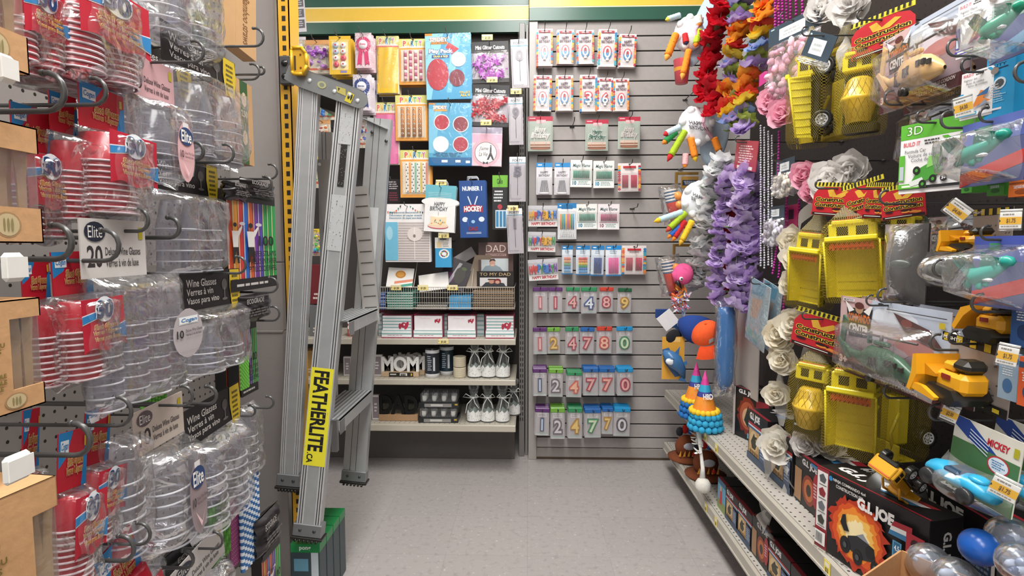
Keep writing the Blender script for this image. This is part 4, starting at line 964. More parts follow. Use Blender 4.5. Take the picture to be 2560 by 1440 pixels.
zt2=stack(xb(1183,BYf),xb(1283,BYf),8,'#a88a68','#2a2320','tan picture frame box in the basket',.094,name='frame_box')
stack(xb(1122,BYf),xb(1178,BYf),2,'#3f9ad0','#58aadc','sky blue box in the basket',.070,name='blue_card_box')
stack(xb(1042,BYf),xb(1118,BYf),2,'#77736d','#c9c4bc','flat grey book in the basket',.026,name='flat_book')
def board(px0,py0,px1,py1,Y,draw,base,lbl,cat,th=.006,tilt=0.0,roll=0.0,name='greeting_card'):
 loc,w,h=rect_back(px0,py0,px1,py1,Y); mb=MB(); h2=h/max(.2,math.cos(tilt)); mb.box(-w/2,0,-h2,w/2,th,0,P(base,'p'),.0008); g=front(mb,w,h2); draw(g)
 o=tag(mb.build(name),lbl,cat); place(o,loc,'back',roll,tilt=-tilt); return o
def dad1(g):
 g.rect(0,0,1,1,'#5d4642'); g.rect(.25,0,1,1,'#6a4f48'); g.text('DAD',.22,.09,.78,.32,'#d8c8c0',-.01); g.rect(.2,.38,.8,.46,'#a88c84'); g.text('THE LITTLE MOMENTS',.24,.395,.76,.445,'#4a3430',.02)
 g.rect(.08,.54,.86,.98,'#c5cdcf'); g.poly([(.08,.98),(.2,.8),(.45,.74),(.62,.84),(.72,.98)],'#8b99a2'); g.ell(.40,.70,.085,.12,'#c99a86',16); g.poly([(.31,.66),(.34,.56),(.46,.55),(.5,.64),(.4,.61)],'#4a322c'); g.rect(.36,.76,.45,.775,'#f0e6e0')
board(1196,606,1283,680,2.80,dad1,'#5d4642','brown DAD photo frame card with a smiling man','frame',name='photo_frame')
def dad2(g):
 g.rect(0,0,1,1,'#1e1815'); g.text('TO MY DAD',.08,.1,.92,.3,'#c9ae82',.0); g.rect(.08,.42,.82,.98,'#d3cfcf'); g.poly([(.14,.98),(.24,.74),(.5,.66),(.74,.8),(.78,.98)],'#33363c')
 g.ell(.40,.66,.08,.16,'#c08a72',14); g.ell(.56,.66,.1,.18,'#7a2f2c',14); g.ell(.56,.72,.06,.11,'#c99a86',12); g.rect(.3,.5,.5,.57,'#3c2a24')
board(1192,678,1284,716,2.765,dad2,'#1e1815','black TO MY DAD photo frame card with a hugging couple','frame',name='photo_frame')
def bk(g):g.rect(0,0,1,1,'#efece8'); g.ell(.5,.34,.2,.2,'#c8862f',20); g.ell(.5,.34,.14,.13,'#e0a040',16); g.poly([(.3,.72),(1,.55),(1,.68),(.3,.85)],'#e08a6a'); g.poly([(.4,.92),(1,.76),(1,.9),(.5,1)],'#3f9a82')
board(972,670,1036,716,2.80,bk,'#f0ede8','white card box with an orange badge leaning in the basket','card box',tilt=.45,roll=.05,name='card_box')
board(1046,684,1120,724,2.80,lambda g:g.rect(0,0,1,1,'#ebe7e2'),'#ebe7e2','plain cream card lying tilted in the basket','card',tilt=.5,roll=-.14)
def pur(g):g.rect(0,0,1,1,'#2c2028'); g.ell(.3,.7,.2,.2,'#6a2a62',10); g.poly([(.5,.1),(.62,.1),(.4,.9),(.3,.9)],'#b9b2b8'); g.ell(.66,.5,.2,.3,'#3f3a30',10); g.ell(.74,.25,.1,.06,'#55682f',8)
board(1118,650,1186,722,2.84,pur,'#2c2028','dark purple gift item leaning in the basket centre','gift',tilt=.2,roll=.35,name='gift_packet')
board(1130,630,1182,655,2.87,lambda g:g.rect(0,0,1,1,'#b9b0b0'),'#b9b0b0','thin pale card leaning against the dark purple item','card',roll=-.55)
mb=MB(); mb.grid(lambda u,v:(xb(1160,2.8)+.085*u+.05*(1-v)**2*0+.06*(1-v),2.78+.05*v+.03*math.sin(PI*v),zpx(722,2.8)+.17*(1-v)**1.0*(.55+.45*(1-u)*0+.45)),6,10,P('#b3a08c','p'))
tag(mb.build('curled_card'),'large beige card bent upright beside the DAD frames','card')
for px,lb in((990,'left end'),(1057,'middle'),(1131,'right part')):
 price_tag(px,719,BYf-.004,'yellow price tag on the wire basket rim, '+lb,grp='yellow price tags on the back display')
price_tag(1108,853,SY-.003,'yellow price tag on the lip of the top shelf',grp='yellow price tags on the back display')
def tray_box(w,h,big):
 o=thing('gift_box','','box'); dp=.10
 mb=MB(); mb.box(-w*.56,-.006,0,w*.53,dp+.01,h*.98,P('#8c2a45','g'),.002); mb.build('red_back_box',o)
 mb=MB(); mb.box(-w/2,-.03,.003,w/2,-.007,h*.93,P('#ede7e8','p'),.001); g=G(mb,(-w/2,-.03,h*.93),(w,0,0),(0,0,-h*.93),(0,-1,0))
 for k in(range(7)if big else range(5,7)):
  g.rect(0,.08+k*.14,1,.14+k*.14,'#8fb3b2')
 if not big:g.text('Thank you',.2,.08,.6,.14,'#d8a0a8',0)
 cu,cv,s=(.74,.42,1.0)if big else(.84,.2,.6)
 g.ell(cu,cv,.10*s,.13*s,'#a82c44',12); g.ell(cu-.13*s,cv+.05*s,.05*s,.14*s,'#a82c44',10); g.ell(cu+.10*s,cv+.02,.06*s,.2*s,'#b8304a',10,rot=.4); g.ell(cu+.02,cv-.02,.03*s,.05*s,'#f0d8dc',8)
 mb.build('front_box',o); mb=MB(); mb.box(-w*.52,-.045,0,w*.52,-.031,h*.03,P('#9c3450','g')); mb.build('tray_lip',o)
 mb=MB(); mb.box(-w*.52,-.040,h*.03,w*.52,-.0315,h*.34,P('#eef2f2','p'),.001); g=G(mb,(-w*.52,-.040,h*.34),(w*1.04,0,0),(0,0,-h*.31),(0,-1,0)); g.rect(0,.0,1,.12,'#8fb3b2'); g.rect(0,.42,1,.62,'#8fb3b2'); g.lines(.1,.66,.9,.8,1,'#c87a8a',2); mb.build('striped_band',o)
 return o
for i,(a,b,big)in enumerate(((962,1032,1),(1040,1108,0),(1123,1190,0),(1217,1284,1))):
 Yb=2.80; x0,x1=xb(a,Yb),xb(b,Yb); o=tray_box(x1-x0,.118,big); o.location=((x0+x1)/2,Yb,Z1)
 tag(o,'%s white gift box with lobster print, %s on top shelf'%(('striped' if big else 'plain'),ords[i]),'gift box','lobster print gift boxes')
for i,(a,b)in enumerate(((946,958),(1109,1122),(1191,1212))):
 Yb=2.83; x0,x1=xb(a,Yb)+.002,xb(b,Yb)-.002; mb=MB(); mb.box(0,0,0,x1-x0,.06,.112,P('#c9d4d4','p'),.002); g=G(mb,(0,0,.112),(x1-x0,0,0),(0,0,-.112),(0,-1,0))
 for k in range(5):g.rect(0,.06+k*.2,1,.14+k*.2,'#8aa8aa')
 tag(mb.build('striped_box',loc=(x0,Yb,Z1)),'narrow teal striped box %s'%('at the left end of the lobster boxes','between the second and third lobster boxes','between the third and fourth lobster boxes')[i],'box','narrow striped boxes on the top shelf')
mb=MB(); x0,x1=xb(946,2.92),xb(1286,2.92); mb.box(x0,2.935,Z1,x1,3.05,Z1+.115,P('#5e1c2c','g'),.003); tag(mb.build('red_carton'),'long dark red carton behind the lobster boxes','carton')
def word_sign(word,w,h,col,lbl,loc,base='#c9ad8c',grp='letter signs',dark=False):
 o=thing('letter_sign',lbl,'sign',grp); mb=MB(); n=len(word)
 vs,fs,a,b,c,e=text_mesh(word,.035,.5,0,.92); sx,sz=w*.96/(b-a),h*.74/(e-c)
 mb.add([((p[0]-(a+b)/2)*sx,-.008*p[2]*2,h*.24+(p[1]-c)*sz)for p in vs],fs,P(col,'g')); mb.build('letters',o)
 mb=MB(); mb.box(-w*.48,-.014,0,w*.48,.014,h*.24,P(base,'c'),.002); mb.build('wood_base',o)
 mb=MB(); mb.box(-w*.28,-.0165,h*.02,w*.34,-.0145,h*.22,P('#2a2622','p')); g=G(mb,(-w*.28,-.0165,h*.22),(w*.62,0,0),(0,0,-h*.2),(0,-1,0)); g.rect(.05,.3,.3,.6,'#d8d4cc'); g.rect(.45,.15,.75,.8,'#e8e4dc'); g.lines(.47,.2,.73,.75,1,'#333',3,.9); g.rect(.9,.2,.96,.8,'#c8a83a')
 if not dark:mb.build('label_strip',o)
 o.location=loc; return o
Yb=2.80; s2=(xb(1050,Yb)-xb(953,Yb))
word_sign('MOM',s2,.105,'#f1efeb','white MOM letter sign on a wooden base, front one',(xb(1001,Yb),Yb,Z2))
for k in range(3):word_sign('MOM',s2,.10,'#e6e3df','white MOM letter sign standing behind the front MOM sign'+(', %s'%('nearest to it','in the middle','rearmost')[k]),(xb(1012+8*k,Yb),Yb+.045+.045*k,Z2),grp='letter signs')
word_sign('DAD',s2*1.05,.135,'#161616','black DAD letter sign on a wooden base on the bottom shelf',(xb(995,Yb),Yb,Z3),'#b08c68',dark=True)
def frame_(px,z,lb,w=.05,h=.12):
 mb=MB(); x=xb(px,2.80); mb.box(-w/2,0,0,w/2,.02,h,P('#dcd6d6','g'),.002); g=G(mb,(-w/2,0,h),(w,0,0),(0,0,-h),(0,-1,0)); g.rect(.12,.08,.88,.92,'#8d8286'); g.lines(.3,.3,.7,.7,3,'#e8e4e4',4)
 tag(mb.build('small_frame',loc=(x,2.80,z)),lb,'frame','small frames on the shelves')
frame_(942,Z2,'white framed card left of the MOM sign',.055,.11); frame_(868,Z2,'white framed card seen between the ladder rails',.04,.10); frame_(937,Z3,'white framed box at the left of the DAD sign',.04,.13)
def canister(px,Y,z,r,h,lb,band,w2):
 o=thing('canister',lb,'canister','dark canisters on the middle shelf'); mb=MB(); mb.lathe([(0,0),(r,0),(r,h*.12),(r,h*.12),(r*.985,h*.85),(r,h*.85),(r,h*.93)],None,24,mats=[P('#e6e6e8','g'),P('#e6e6e8','g'),P('#e6e6e8','g'),P(band,'p'),P('#e6e6e8','g'),P('#e6e6e8','g')])if False else None
 mb.lathe([(0,0),(r,0),(r,h*.13)],P('#e6e6e8','g'),24); mb.lathe([(r,h*.13),(r,h*.82)],P(band,'p'),24); mb.lathe([(r,h*.82),(r,h*.92),(r*.96,h*.93)],P('#dcdce0','g'),24)
 g=G(mb,(-r*.6,-r-.0005,h*.78),(r*1.2,0,0),(0,0,-h*.6),(0,-1,0),.0002); g.lines(.05,.05,.55,.9,8,'#aab2ba',w2); g.rect(.72,.15,.95,.9,'#c9ccd2'); mb.build('can_body',o)
 mb=MB(); mb.lathe([(r*.99,h*.925),(r*.99,h),(r*.8,h*1.0),(r*.76,h*.97),(0,h*.97)],P('#2b2b2d','g'),24); mb.build('lid',o); o.location=(xb(px,Y),Y,z)
canister(1081,2.80,Z2,.036,.152,'dark navy wipes canister with white foot, left front','#23272f',1); canister(1117,2.86,Z2,.037,.158,'dark navy wipes canister with white foot, right rear','#1f3440',2)
for k,(dz,lb)in enumerate(((0,'lower'),(.054,'upper'))):
 mb=MB(); r=.032; mb.lathe([(0,0),(r,.001),(r*1.02,.003),(r*1.02,.048),(r,.051),(r*.9,.0515),(r*.9,.047),(0,.047)],P('#ddd3ba','c'),24)
 for j in range(9):
  zz=.005+j*.005; mb.lathe([(r*1.022,zz),(r*1.03,zz+.001),(r*1.022,zz+.002)],P('#b3a68a','c'),24)
 tag(mb.build('woven_candle_tin',loc=(xb(1149,2.80),2.80,Z2+dz)),'cream patterned round tin right of the canisters, %s of two'%lb,'tin','cream patterned tins')
for k,(px,Y)in enumerate(((996,2.95),(1014,2.96),(1032,2.96),(1048,2.95))):
 mb=MB(); mb.lathe([(0,0),(.02,0),(.026,.03),(.028,.055),(.024,.07)],CLEAR,16); mb.lathe([(.0,.05),(.025,.05),(.0285,.058),(.0285,.064),(0,.068)],P('#b9b6b2','g'),16)
 tag(mb.build('lidded_jar',loc=(xb(px,Y),Y+.07,Z2+.09))if False else mb.build('lidded_jar',loc=(xb(px,Y),Y+.045,Z2)),'small lidded glass jar behind the MOM signs, %s'%ords[k],'jar','small jars behind the MOM signs')
def bottle(px,Y,z,lb,h=.155,r=.036,stop=False,twist=0.0):
 o=thing('glass_bottle',lb,'bottle','glass bottles with paper lace and ribbon'); mb=MB()
 pr=[(0,.002),(r*.9,0),(r,.006),(r,h*.32),(r*.92,h*.42),(r*.55,h*.68),(r*.5,h*.76),(r*.5,h*.88),(r*.62,h*.97),(r*.66,h)]
 mb.lathe(pr,GLASS,24); mb.build('glass_body',o)
 mb=MB(); n=24; mb2=[]; z0,z1=.008,h*.30
 for i in range(n):
  a,b=2*PI*i/n,2*PI*(i+1)/n; zt=z1+(.018 if i%3==0 else(.004 if i%3==1 else .009)); R=r*1.012
  zt2=z1+(.018 if(i+1)%3==0 else(.004 if(i+1)%3==1 else .009))
  mb.add([(R*math.cos(a),R*math.sin(a),z0),(R*math.cos(b),R*math.sin(b),z0),(R*math.cos(b),R*math.sin(b),min(zt2,h*.42)),(R*math.cos(a),R*math.sin(a),min(zt,h*.42))],[(0,1,2,3)],P('#efefec','p'))
 r_=random.Random(px)
 for i in range(22):a=-PI/2+r_.uniform(-1.3,1.3); zc=r_.uniform(z0+.006,z1+.004); R=r*1.02; mb.ball((R*math.cos(a),R*math.sin(a),zc),.0016,P('#9c9c98','d'),5)
 mb.build('paper_lace',o)
 mb=MB(); zr=h*.8; mb.lathe([(r*.53,zr-.004),(r*.57,zr),(r*.53,zr+.004)],P('#efefec','c'),18)
 for s in(-1,1):
  mb.tube([(r*.2*s,-r*.55,zr),(r*.7*s+twist,-r*.8,zr+.022),(r*1.1*s+twist,-r*.8,zr+.006),(r*.2*s,-r*.6,zr-.002)],.0022,P('#efefec','c'),6)
 mb.tube([(0,-r*.6,zr),(-r*.5+twist,-r*.95,zr-.03),(-r*.75+twist,-r*1.05,zr-.075)],.002,P('#efefec','c'),6); mb.tube([(0,-r*.6,zr),(r*.6+twist,-r*.95,zr-.025),(r*.8,-r*1.02,zr-.05)],.002,P('#efefec','c'),6); mb.build('ribbon',o)
 if stop:
  mb=MB(); mb.lathe([(0,h*.86),(r*.42,h*.88),(r*.48,h*1.01),(r*.72,h*1.05),(r*.78,h*1.16),(r*.6,h*1.21),(0,h*1.2)],GLASS,20); mb.build('stopper',o)
 o.location=(xb(px,Y),Y,z)
for k,px in enumerate((1187,1221,1257)):bottle(px,2.80,Z2,'clear milk bottle with white lace and ribbon, %s on middle shelf'%ords[k],.165,.036,twist=(-.0,-.012,.01)[k])
for k,px in enumerate((1184,1219,1256)):bottle(px,2.80,Z3,'clear stoppered bottle with white lace and ribbon, %s on bottom shelf'%ords[k],.158,.036,True,twist=(-.012,-.0,.012)[k])
bottle(1284,2.92,Z3,'clear stoppered bottle with ribbon half hidden behind the right one',.158,.036,True)
for k,(dz,lb)in enumerate(((0,'lower'),(.078,'upper'))):
 o=thing('votive_set','black boxed set of clear votive glasses, %s of two'%lb,'candle set','votive glass sets on the bottom shelf'); w=xb(1147,2.8)-xb(1047,2.8)-.002
 mb=MB(); mb.box(-w/2,-.04,0,w/2,.06,.026,P('#26292a','g'),.001); g=G(mb,(-w/2,-.04,.026),(w,0,0),(0,0,-.026),(0,-1,0)); g.rect(.14,.2,.82,.85,'#8d8b88'); g.rect(.3,.3,.6,.7,'#c8c4c0'); g.rect(.9,.2,.97,.5,'#c8a83a'); mb.build('tray',o)
 mb=MB(); mb.box(-w*.46,-.038,.0265,w*.46,.058,.074,BLISTER,.006); mb.build('clear_lid',o)
 for i in range(8):
  mb=MB(); r=.0125; mb.lathe([(0,0),(r*.8,0),(r,.012),(r*.96,.03)],P('#dcdcd6','g'),14); mb.lathe([(r*.96,.03),(r*1.05,.042)],CLEAR,14); mb.build('votive_glass',o,loc=(-w*.37+w*.245*(i%4),-.02+.045*(i//4),.028))
 o.location=(xb(1097,2.8)+.004*k,2.80,Z3+dz)
for k,(a,b,y0,y1,c,lb)in enumerate(((772,812,645,735,'#6e1f24','dark red box seen low between the ladder rails'),(772,806,740,800,'#6a6a6a','grey carton between the ladder rails'),(868,900,800,846,'#a8463a','red and green patterned napkin pack beside the ladder'),(758,790,838,900,'#b08a4a','brown picture box low between the ladder rails'))):
 loc,w,h=rect_back(a,y0,b,y1,2.80); zb={0:Z1+.165,1:Z1,2:Z1,3:Z2}[k]; h={0:.2,1:.16,2:.10,3:.13}[k]
 mb=MB(); mb.box(-w/2,0,0,w/2,.1,h,P(c,'p'),.002); g=G(mb,(-w/2,0,h),(w,0,0),(0,0,-h),(0,-1,0))
 if k==2:r=random.Random(1); [g.ell(r.random()*.8+.1,r.random()*.8+.1,.1,.1,['#3f7a3a','#f0e8e0','#d8503a'][i%3],8)for i in range(14)]
 else:g.lines(.2,.7,.8,.9,2,'#d8c8b8',k)
 tag(mb.build('gift_carton',loc=(loc.x,2.80,zb)),lb,'box')
for k in range(4):
 y=1.84-k*.062; h=.228; x0,x1=-.735,at_y(848,1380,1.84).x+.004
 o=thing('green_carton','green topped flat carton on the floor by the yellow post, %s from the front'%('fourth','third','second','first')[k],'carton','green topped cartons on the floor')
 mb=MB(); mb.box(x0,y,0,x1,y+.055,h-.028,P('#3a4a50','p'),.001); g=G(mb,(x0,y,h-.028),(x1-x0,0,0),(0,0,-(h-.028)),(0,-1,0)); g.rect(.7,0,.95,1,'#c8d2d8'); g.rect(.1,.1,.6,.3,'#6aa0b8'); g.lines(.1,.4,.6,.8,4,'#b8c8cc',k); mb.build('carton_body',o)
 mb=MB(); mb.box(x0-.001,y-.001,h-.028,x1+.001,y+.056,h,P('#1f8a4a','g'),.001); g=G(mb,(x0,y-.001,h),(x1-x0,0,0),(0,0,-.028),(0,-1,0)); g.text('pong',.3,.3,.7,.8,'#e4f0e8',.03); mb.build('green_lid',o)
# ================================================================ cups, straws and cutlery on the left run
def cup_stack(n,r0,r1,gap,mats,h_cup,up=True,seg=22,mk=None):
 """inverted nested cups: rims at the bottom of each ring; r1 rim radius, r0 base radius"""
 body,rimm=mats; mb=MB(); z=0.0
 for i in range(n):
  zz=i*gap
  mb.lathe([(r1*.96,zz-.0001),(r1*1.02,zz),(r1*1.035,zz+.0011),(r1*1.01,zz+.0022),(r1*.955,zz+.0024)],rimm,seg)
  if i<n-1:mb.lathe([(r1*.955,zz+.0024),(r1*.925,zz+gap)],body,seg)
 zt=(n-1)*gap
 mb.lathe([(r1*.955,zt+.0024),(r0,zt+h_cup),(r0*.95,zt+h_cup+.001),(0,zt+h_cup+.001)],body,seg)
 return mb,zt+h_cup
RED,REDL,RIM=P('#b01a2e','g'),P('#8c2437','g'),P('#e4d2d8','g')
def bag(w,h,d,seed,mat=None,top=.04,flare=1.0,wr=1.0):
 """crinkled clear bag, front and back sheets meeting at the sides, top centre at 0,0,0"""
 mat=mat or FILM; r=random.Random(seed); a=[r.uniform(0,6.28)for _ in range(8)]; mb=MB()
 for s in(-1,1):
  def fn(u,v,s=s):
   e=(min(1,min(u,1-u)*4.5)**.5)*min(1,(v/max(top,.01))*.5+.1)*min(1,(1-v)*8+.05)
   wob=.5*math.sin(11*u+a[0]+4*v)+.5*math.sin(23*v+a[1]+7*u)+.4*math.sin(31*u-19*v+a[2])
   edge=.004*math.sin(13*v+a[3]+s)
   return((u-.5)*(w+edge*2)*(1+.03*math.sin(9*v+a[4])),s*(d/2)*e+wr*.0022*wob*e+(0),-h*v+.003*math.sin(8*u+a[5])*(v>.97))
  mb.grid(fn,18,22,mat)
 return mb
def curved_print(mb,w,h,d,z0,draw_list,seed=0):
 pass
CUR=[1.0]
def AR(w,n):
 """cup radius: a sleeve seen from the aisle covers its own width plus its share of the row"""
 t=CUR[0]
 return .5*min(w*.95/n,w*t/(1+(n-1)*t)*1.02)
def cup_bag(w,h,seed,n=12,nst=2,r=.026,hdr=True,hh=.055,kind='red',big=True,front_print=True,cups_w=None):
 """header at top, clear bag below with inverted stacks of red cups and a printed face"""
 r=AR(w,nst); o=thing('cup_pack','','cups'); d=r*2.3; r_=random.Random(seed)
 if hdr:
  mb=MB(); mb.box(-w*.40,-.001,-hh,w*.40,.001,.006,P('#c41f33','p')); g=G(mb,(-w*.40,-.001,.006),(w*.80,0,0),(0,0,-(hh+.006)),(0,-1,0))
  g.poly([(0,0),(.5,0),(.25,.45),(0,.6)],'#1f86c8'); g.poly([(.9,.35),(1,.3),(1,1),(.8,1)],'#1f86c8'); g.rect(.06,.14,.34,.36,'#eaf2f8'); g.text('Cogan',.08,.17,.32,.34,'#2a78b8',.02,.2)
  g.text('Shot Glasses',.3,.42,.86,.60,'#b8752c',.03,.15,out='#f0dcae',outw=.05); g.text('Verres à liqueur',.26,.62,.84,.78,'#b8752c',.03,.15,out='#f0dcae',outw=.05)
  g.rect(.87,.14,.93,.32,'#c8b82c'); mb.build('header_card',o)
 z0=-hh if hdr else 0; H=h-(hh if hdr else 0)
 gap=.0078; hc=.040; n=max(4,int((H-.012-hc)/gap)+1)
 for i in range(nst):
  x=(i-(nst-1)/2)*(r*2.02); mb,th=cup_stack(n,r*.72,r,gap,(RED,RIM),hc)
  s=mb.build('cup_stack',o,loc=(x,r_.uniform(-.002,.002),z0-H+.006+r_.uniform(0,.004)),rot=(0,r_.uniform(-.02,.02),0))
 if front_print:
  mb=MB(); yf=-r*1.12; pw=w*.92; ph=H*.56; zt=z0-H*.04; st=.0005
  g=G(mb,(-pw/2,yf,zt),(pw,0,0),(0,0,-ph),(0,-1,0),.0003)
  pts=[(u/10,0)for u in range(11)]+[(1-u/10,1-.05*math.sin(u))for u in range(11)]
  g.poly(pts,'#be1e36'); g.poly([(-.0,.30),(.45,.22),(.5,.36),(0,.48)],'#f2e8ee'); g.poly([(-.0,.32),(.45,.24),(.5,.34),(0,.46)],'#2a86c4'); g.poly([(.62,.62),(1,.52),(1,.86),(.72,.8)],'#f2e8ee'); g.poly([(.64,.63),(1,.54),(1,.84),(.73,.78)],'#2a86c4')
  g.ell(.5,.22,.22,.25,'#f0f2f6',20); g.text('30',.30,.04,.7,.40,'#1e3f6e',.05,.1,out='#dce8f4',outw=.05)
  g.text('Shot Glasses',.22,.50,.8,.60,'#b8752c',.03,.1,out='#f2e2bc',outw=.05); g.text('Verres à liqueur',.18,.62,.8,.72,'#b8752c',.03,.1,out='#f2e2bc',outw=.05); g.text('Vasos para licor',.2,.74,.8,.84,'#b8752c',.03,.1,out='#f2e2bc',outw=.05)
  mb.build('printed_panel',o)
 mb=bag(w,H,d*1.15,seed); mb.build('clear_bag',o,loc=(0,0,z0))
 return o
def clear_pack(w,h,seed,hdr='black',nst=2,r=.03,hh=.06,badge=None,hn='10',gap=.0185,bagw=None):
 r=AR(w,nst)*(.98 if nst<4 else 1); o=thing('glass_pack','','plastic glasses'); r_=random.Random(seed); hw=w*(1.02 if hdr!='white' or nst<4 else .62); hx=0 if nst<4 else-w*.2
 if hdr:
  mb=MB(); base={'black':'#1d1b1c','pink':'#dfb0b4','white':'#ddd8d4','cream':'#d8c9bd'}[hdr]
  mb.box(hx-hw/2,-.001,-hh,hx+hw/2,.001,.010,P(base,'p')); g=G(mb,(hx-hw/2,-.001,.010),(hw,0,0),(0,0,-(hh+.01)),(0,-1,0))
  if hdr=='black':
   g.text('Wine Glasses',.08,.2,.56,.4,'#e8e4de',.01); g.text('Verres à vin',.08,.44,.5,.62,'#e8e4de',.01); g.text('Vasos para vino',.08,.67,.6,.88,'#e8e4de',.01)
   g.ell(.70,.42,.05,.16,'#55524f',12); g.rect(.695,.5,.705,.8,'#8c8884'); g.ell(.70,.82,.05,.04,'#6a6662',10)
   g.poly([(.80,.02),(.98,.02),(1.0,.5),(.97,1.12),(.83,1.12),(.79,.5)],'#d3b62c'); g.lines(.83,.15,.97,1.0,6,'#5c5118',3)
  else:
   g.text(hn,.08,.45,.3,.82,'#3a3436',.02); g.text('Deluxe Wine Glasses',.34,.48,.9,.62,'#4a4446',.01); g.text('Verres à vin de luxe',.34,.68,.86,.82,'#4a4446',.01)
   g.rect(.88,.12,.95,.34,'#c8b82c'); g.ell(.2,.22,.15,.17,'#20283a' if hdr=='white' else '#6a5a60',16); g.text('Elite',.1,.12,.3,.32,'#f2efe8',.0)
  mb.build('header_card',o)
 z0=-hh if hdr else 0; H=h-(hh if hdr else 0); bw=bagw or w; hc=.05
 n=max(3,int((H-hc-.02)/gap)+1)
 for i in range(nst):
  x=(i-(nst-1)/2)*(r*2.04); mb,th=cup_stack(n,r*.7,r,gap,(CLEAR,CRIM),hc)
  mb.build('glass_stack',o,loc=(x,r_.uniform(-.003,.003),z0-H+.008),rot=(0,r_.uniform(-.02,.02),0))
 bag(bw,H,r*2.5,seed).build('clear_bag',o,loc=(0,0,z0))
 if badge:
  mb=MB(); yb=-r*1.32; bwid,bh=bw*.40,H*badge[4]if len(badge)>4 else H*.45; g=G(mb,(badge[0]*bw-bwid/2,yb,z0-H*badge[1]),(bwid,0,0),(0,0,-bh),(0,-1,0),.0003)
  col=badge[2]; g.poly([(.5+.5*math.cos(a)*(1 if abs(math.sin(a))<.8 else .9),.5+.5*math.sin(a))for a in[2*PI*k/22 for k in range(22)]],col)
  if badge[3]=='Elite':
   g.rect(.34,.02,.66,.1,'#e9e6e4'); g.ell(.5,.24,.40,.15,'#1f3f78',20); g.ell(.5,.24,.40,.15,'#26406f',20); g.text('Elite',.2,.14,.8,.34,'#f4f1ec',.02); g.text('10',.1,.48,.3,.6,'#3a2a30',.02); g.text('Deluxe Wine Glasses',.34,.49,.96,.54,'#5a4248',.01); g.text('Verres à vin',.34,.56,.84,.6,'#5a4248',.01); g.poly([(.2,.66),(.5,.9),(.8,.66),(.55,.84)],'#f0ccd0')
  else:
   g.rect(.2,.16,.82,.32,'#e4eef4'); g.rect(.22,.18,.8,.30,'#f6f4f0'); g.text('Cogan',.26,.19,.78,.29,'#2a78b8',.02,.2); g.text('10',.1,.42,.32,.58,'#2a2728',.02); g.text('Deluxe Wine Glasses',.38,.42,.95,.48,'#3a3738',.01); g.text('Verres à vin de luxe',.38,.51,.9,.56,'#3a3738',.01); g.rect(.2,.86,.8,.865,'#8a8688'); g.rect(.2,.89,.8,.895,'#8a8688')
  b=mb.build('label_sheet',o); b['label']='printed label sheet inside the bag'
 return o
def on_left(fn,r,X,name,label,cat,group=None,roll=0.0,hk=True,tipx=None,yaw=0.0,hr=.0024,curl=.016,extra=0,gap=.06):
 loc,w,h=rect_side(*r,X); CUR[0]=abs(X)/loc.y; o=fn(w,h); o.name=name; tag(o,label,cat,group); place(o,loc,'left',roll,yaw)
 if hk:
  b=Vector((PEGX+.001,loc.y,loc.z+.004)); e=Vector((X+.05 if tipx is None else tipx,loc.y,loc.z+.004))
  hook(b,e,'dark grey curled hook carrying the '+short(label),r=hr,kind='curl',group='curled hooks on the left pegboard',curl=curl,col='#474645')
 for k in range(extra):
  c=dup(o,label='pack hanging directly behind the '+short(label),group=group); c.location=(X-gap*(k+1),loc.y+rnd.uniform(-.004,.004),loc.z-rnd.uniform(0,.01))
 return o
CG,WG='red shot glass packs','clear plastic glass packs'
LX=-.60
on_left(lambda w,h:cup_bag(w,h,1,nst=2,r=w*.235,hh=.02,hdr=False),(124,-28,322,214),LX,'cup_pack','large pack of red rimmed cups with big printed 30, top left','cups',CG,hk=False,extra=1,gap=.075)
on_left(lambda w,h:cup_bag(w,h,2,nst=2,r=w*.22,hh=.02,hdr=False),(18,-30,142,182),LX-.005,'cup_pack','pack of red rimmed cups behind the upper cutlery box','cups',CG,hk=False)
on_left(lambda w,h:cup_bag(w,h,3,nst=1,r=w*.36,hh=.055,front_print=True),(190,236,326,550),LX,'cup_pack','tall pack of red cups with small header, centre left','cups',CG,hk=False,roll=.03)
on_left(lambda w,h:cup_bag(w,h,4,nst=1,r=w*.40,hh=.045,front_print=False),(122,250,205,560),LX-.02,'cup_pack','plain red cup sleeve left of the tall centre pack','cups',CG,hk=False)
on_left(lambda w,h:cup_bag(w,h,5,nst=2,r=w*.23,hh=.05),(22,282,150,610),LX-.03,'cup_pack','pack of red cups partly behind the wooden knives','cups',CG,hk=False)
on_left(lambda w,h:cup_bag(w,h,6,nst=1,r=w*.38,hh=.05),(122,640,246,962),LX,'cup_pack','red cup pack beside the lower kraft box, front one','cups',CG,roll=-.02,hk=False)
on_left(lambda w,h:cup_bag(w,h,7,nst=1,r=w*.38,hh=.045,front_print=False),(52,660,138,980),LX-.02,'cup_pack','red cup pack half hidden behind the lower kraft box','cups',CG,hk=False)
on_left(lambda w,h:cup_bag(w,h,8,nst=1,r=w*.40,hh=.07),(146,1082,236,1470),LX,'cup_pack','slanting red cup pack with 30 label above bottom kraft box','cups',CG,roll=.10,hk=False)
on_left(lambda w,h:cup_bag(w,h,9,nst=1,r=w*.40,hh=.07),(212,1030,292,1350),LX-.01,'cup_pack','slanting red cup pack next to the ringed glass sleeve','cups',CG,roll=.14,hk=False)
on_left(lambda w,h:cup_bag(w,h,10,nst=2,r=.024,hh=.085),(222,1362,348,1600),LX,'cup_pack','red header card of a cup pack at the bottom edge','cups',CG,roll=-.28,tipx=LX+.04)
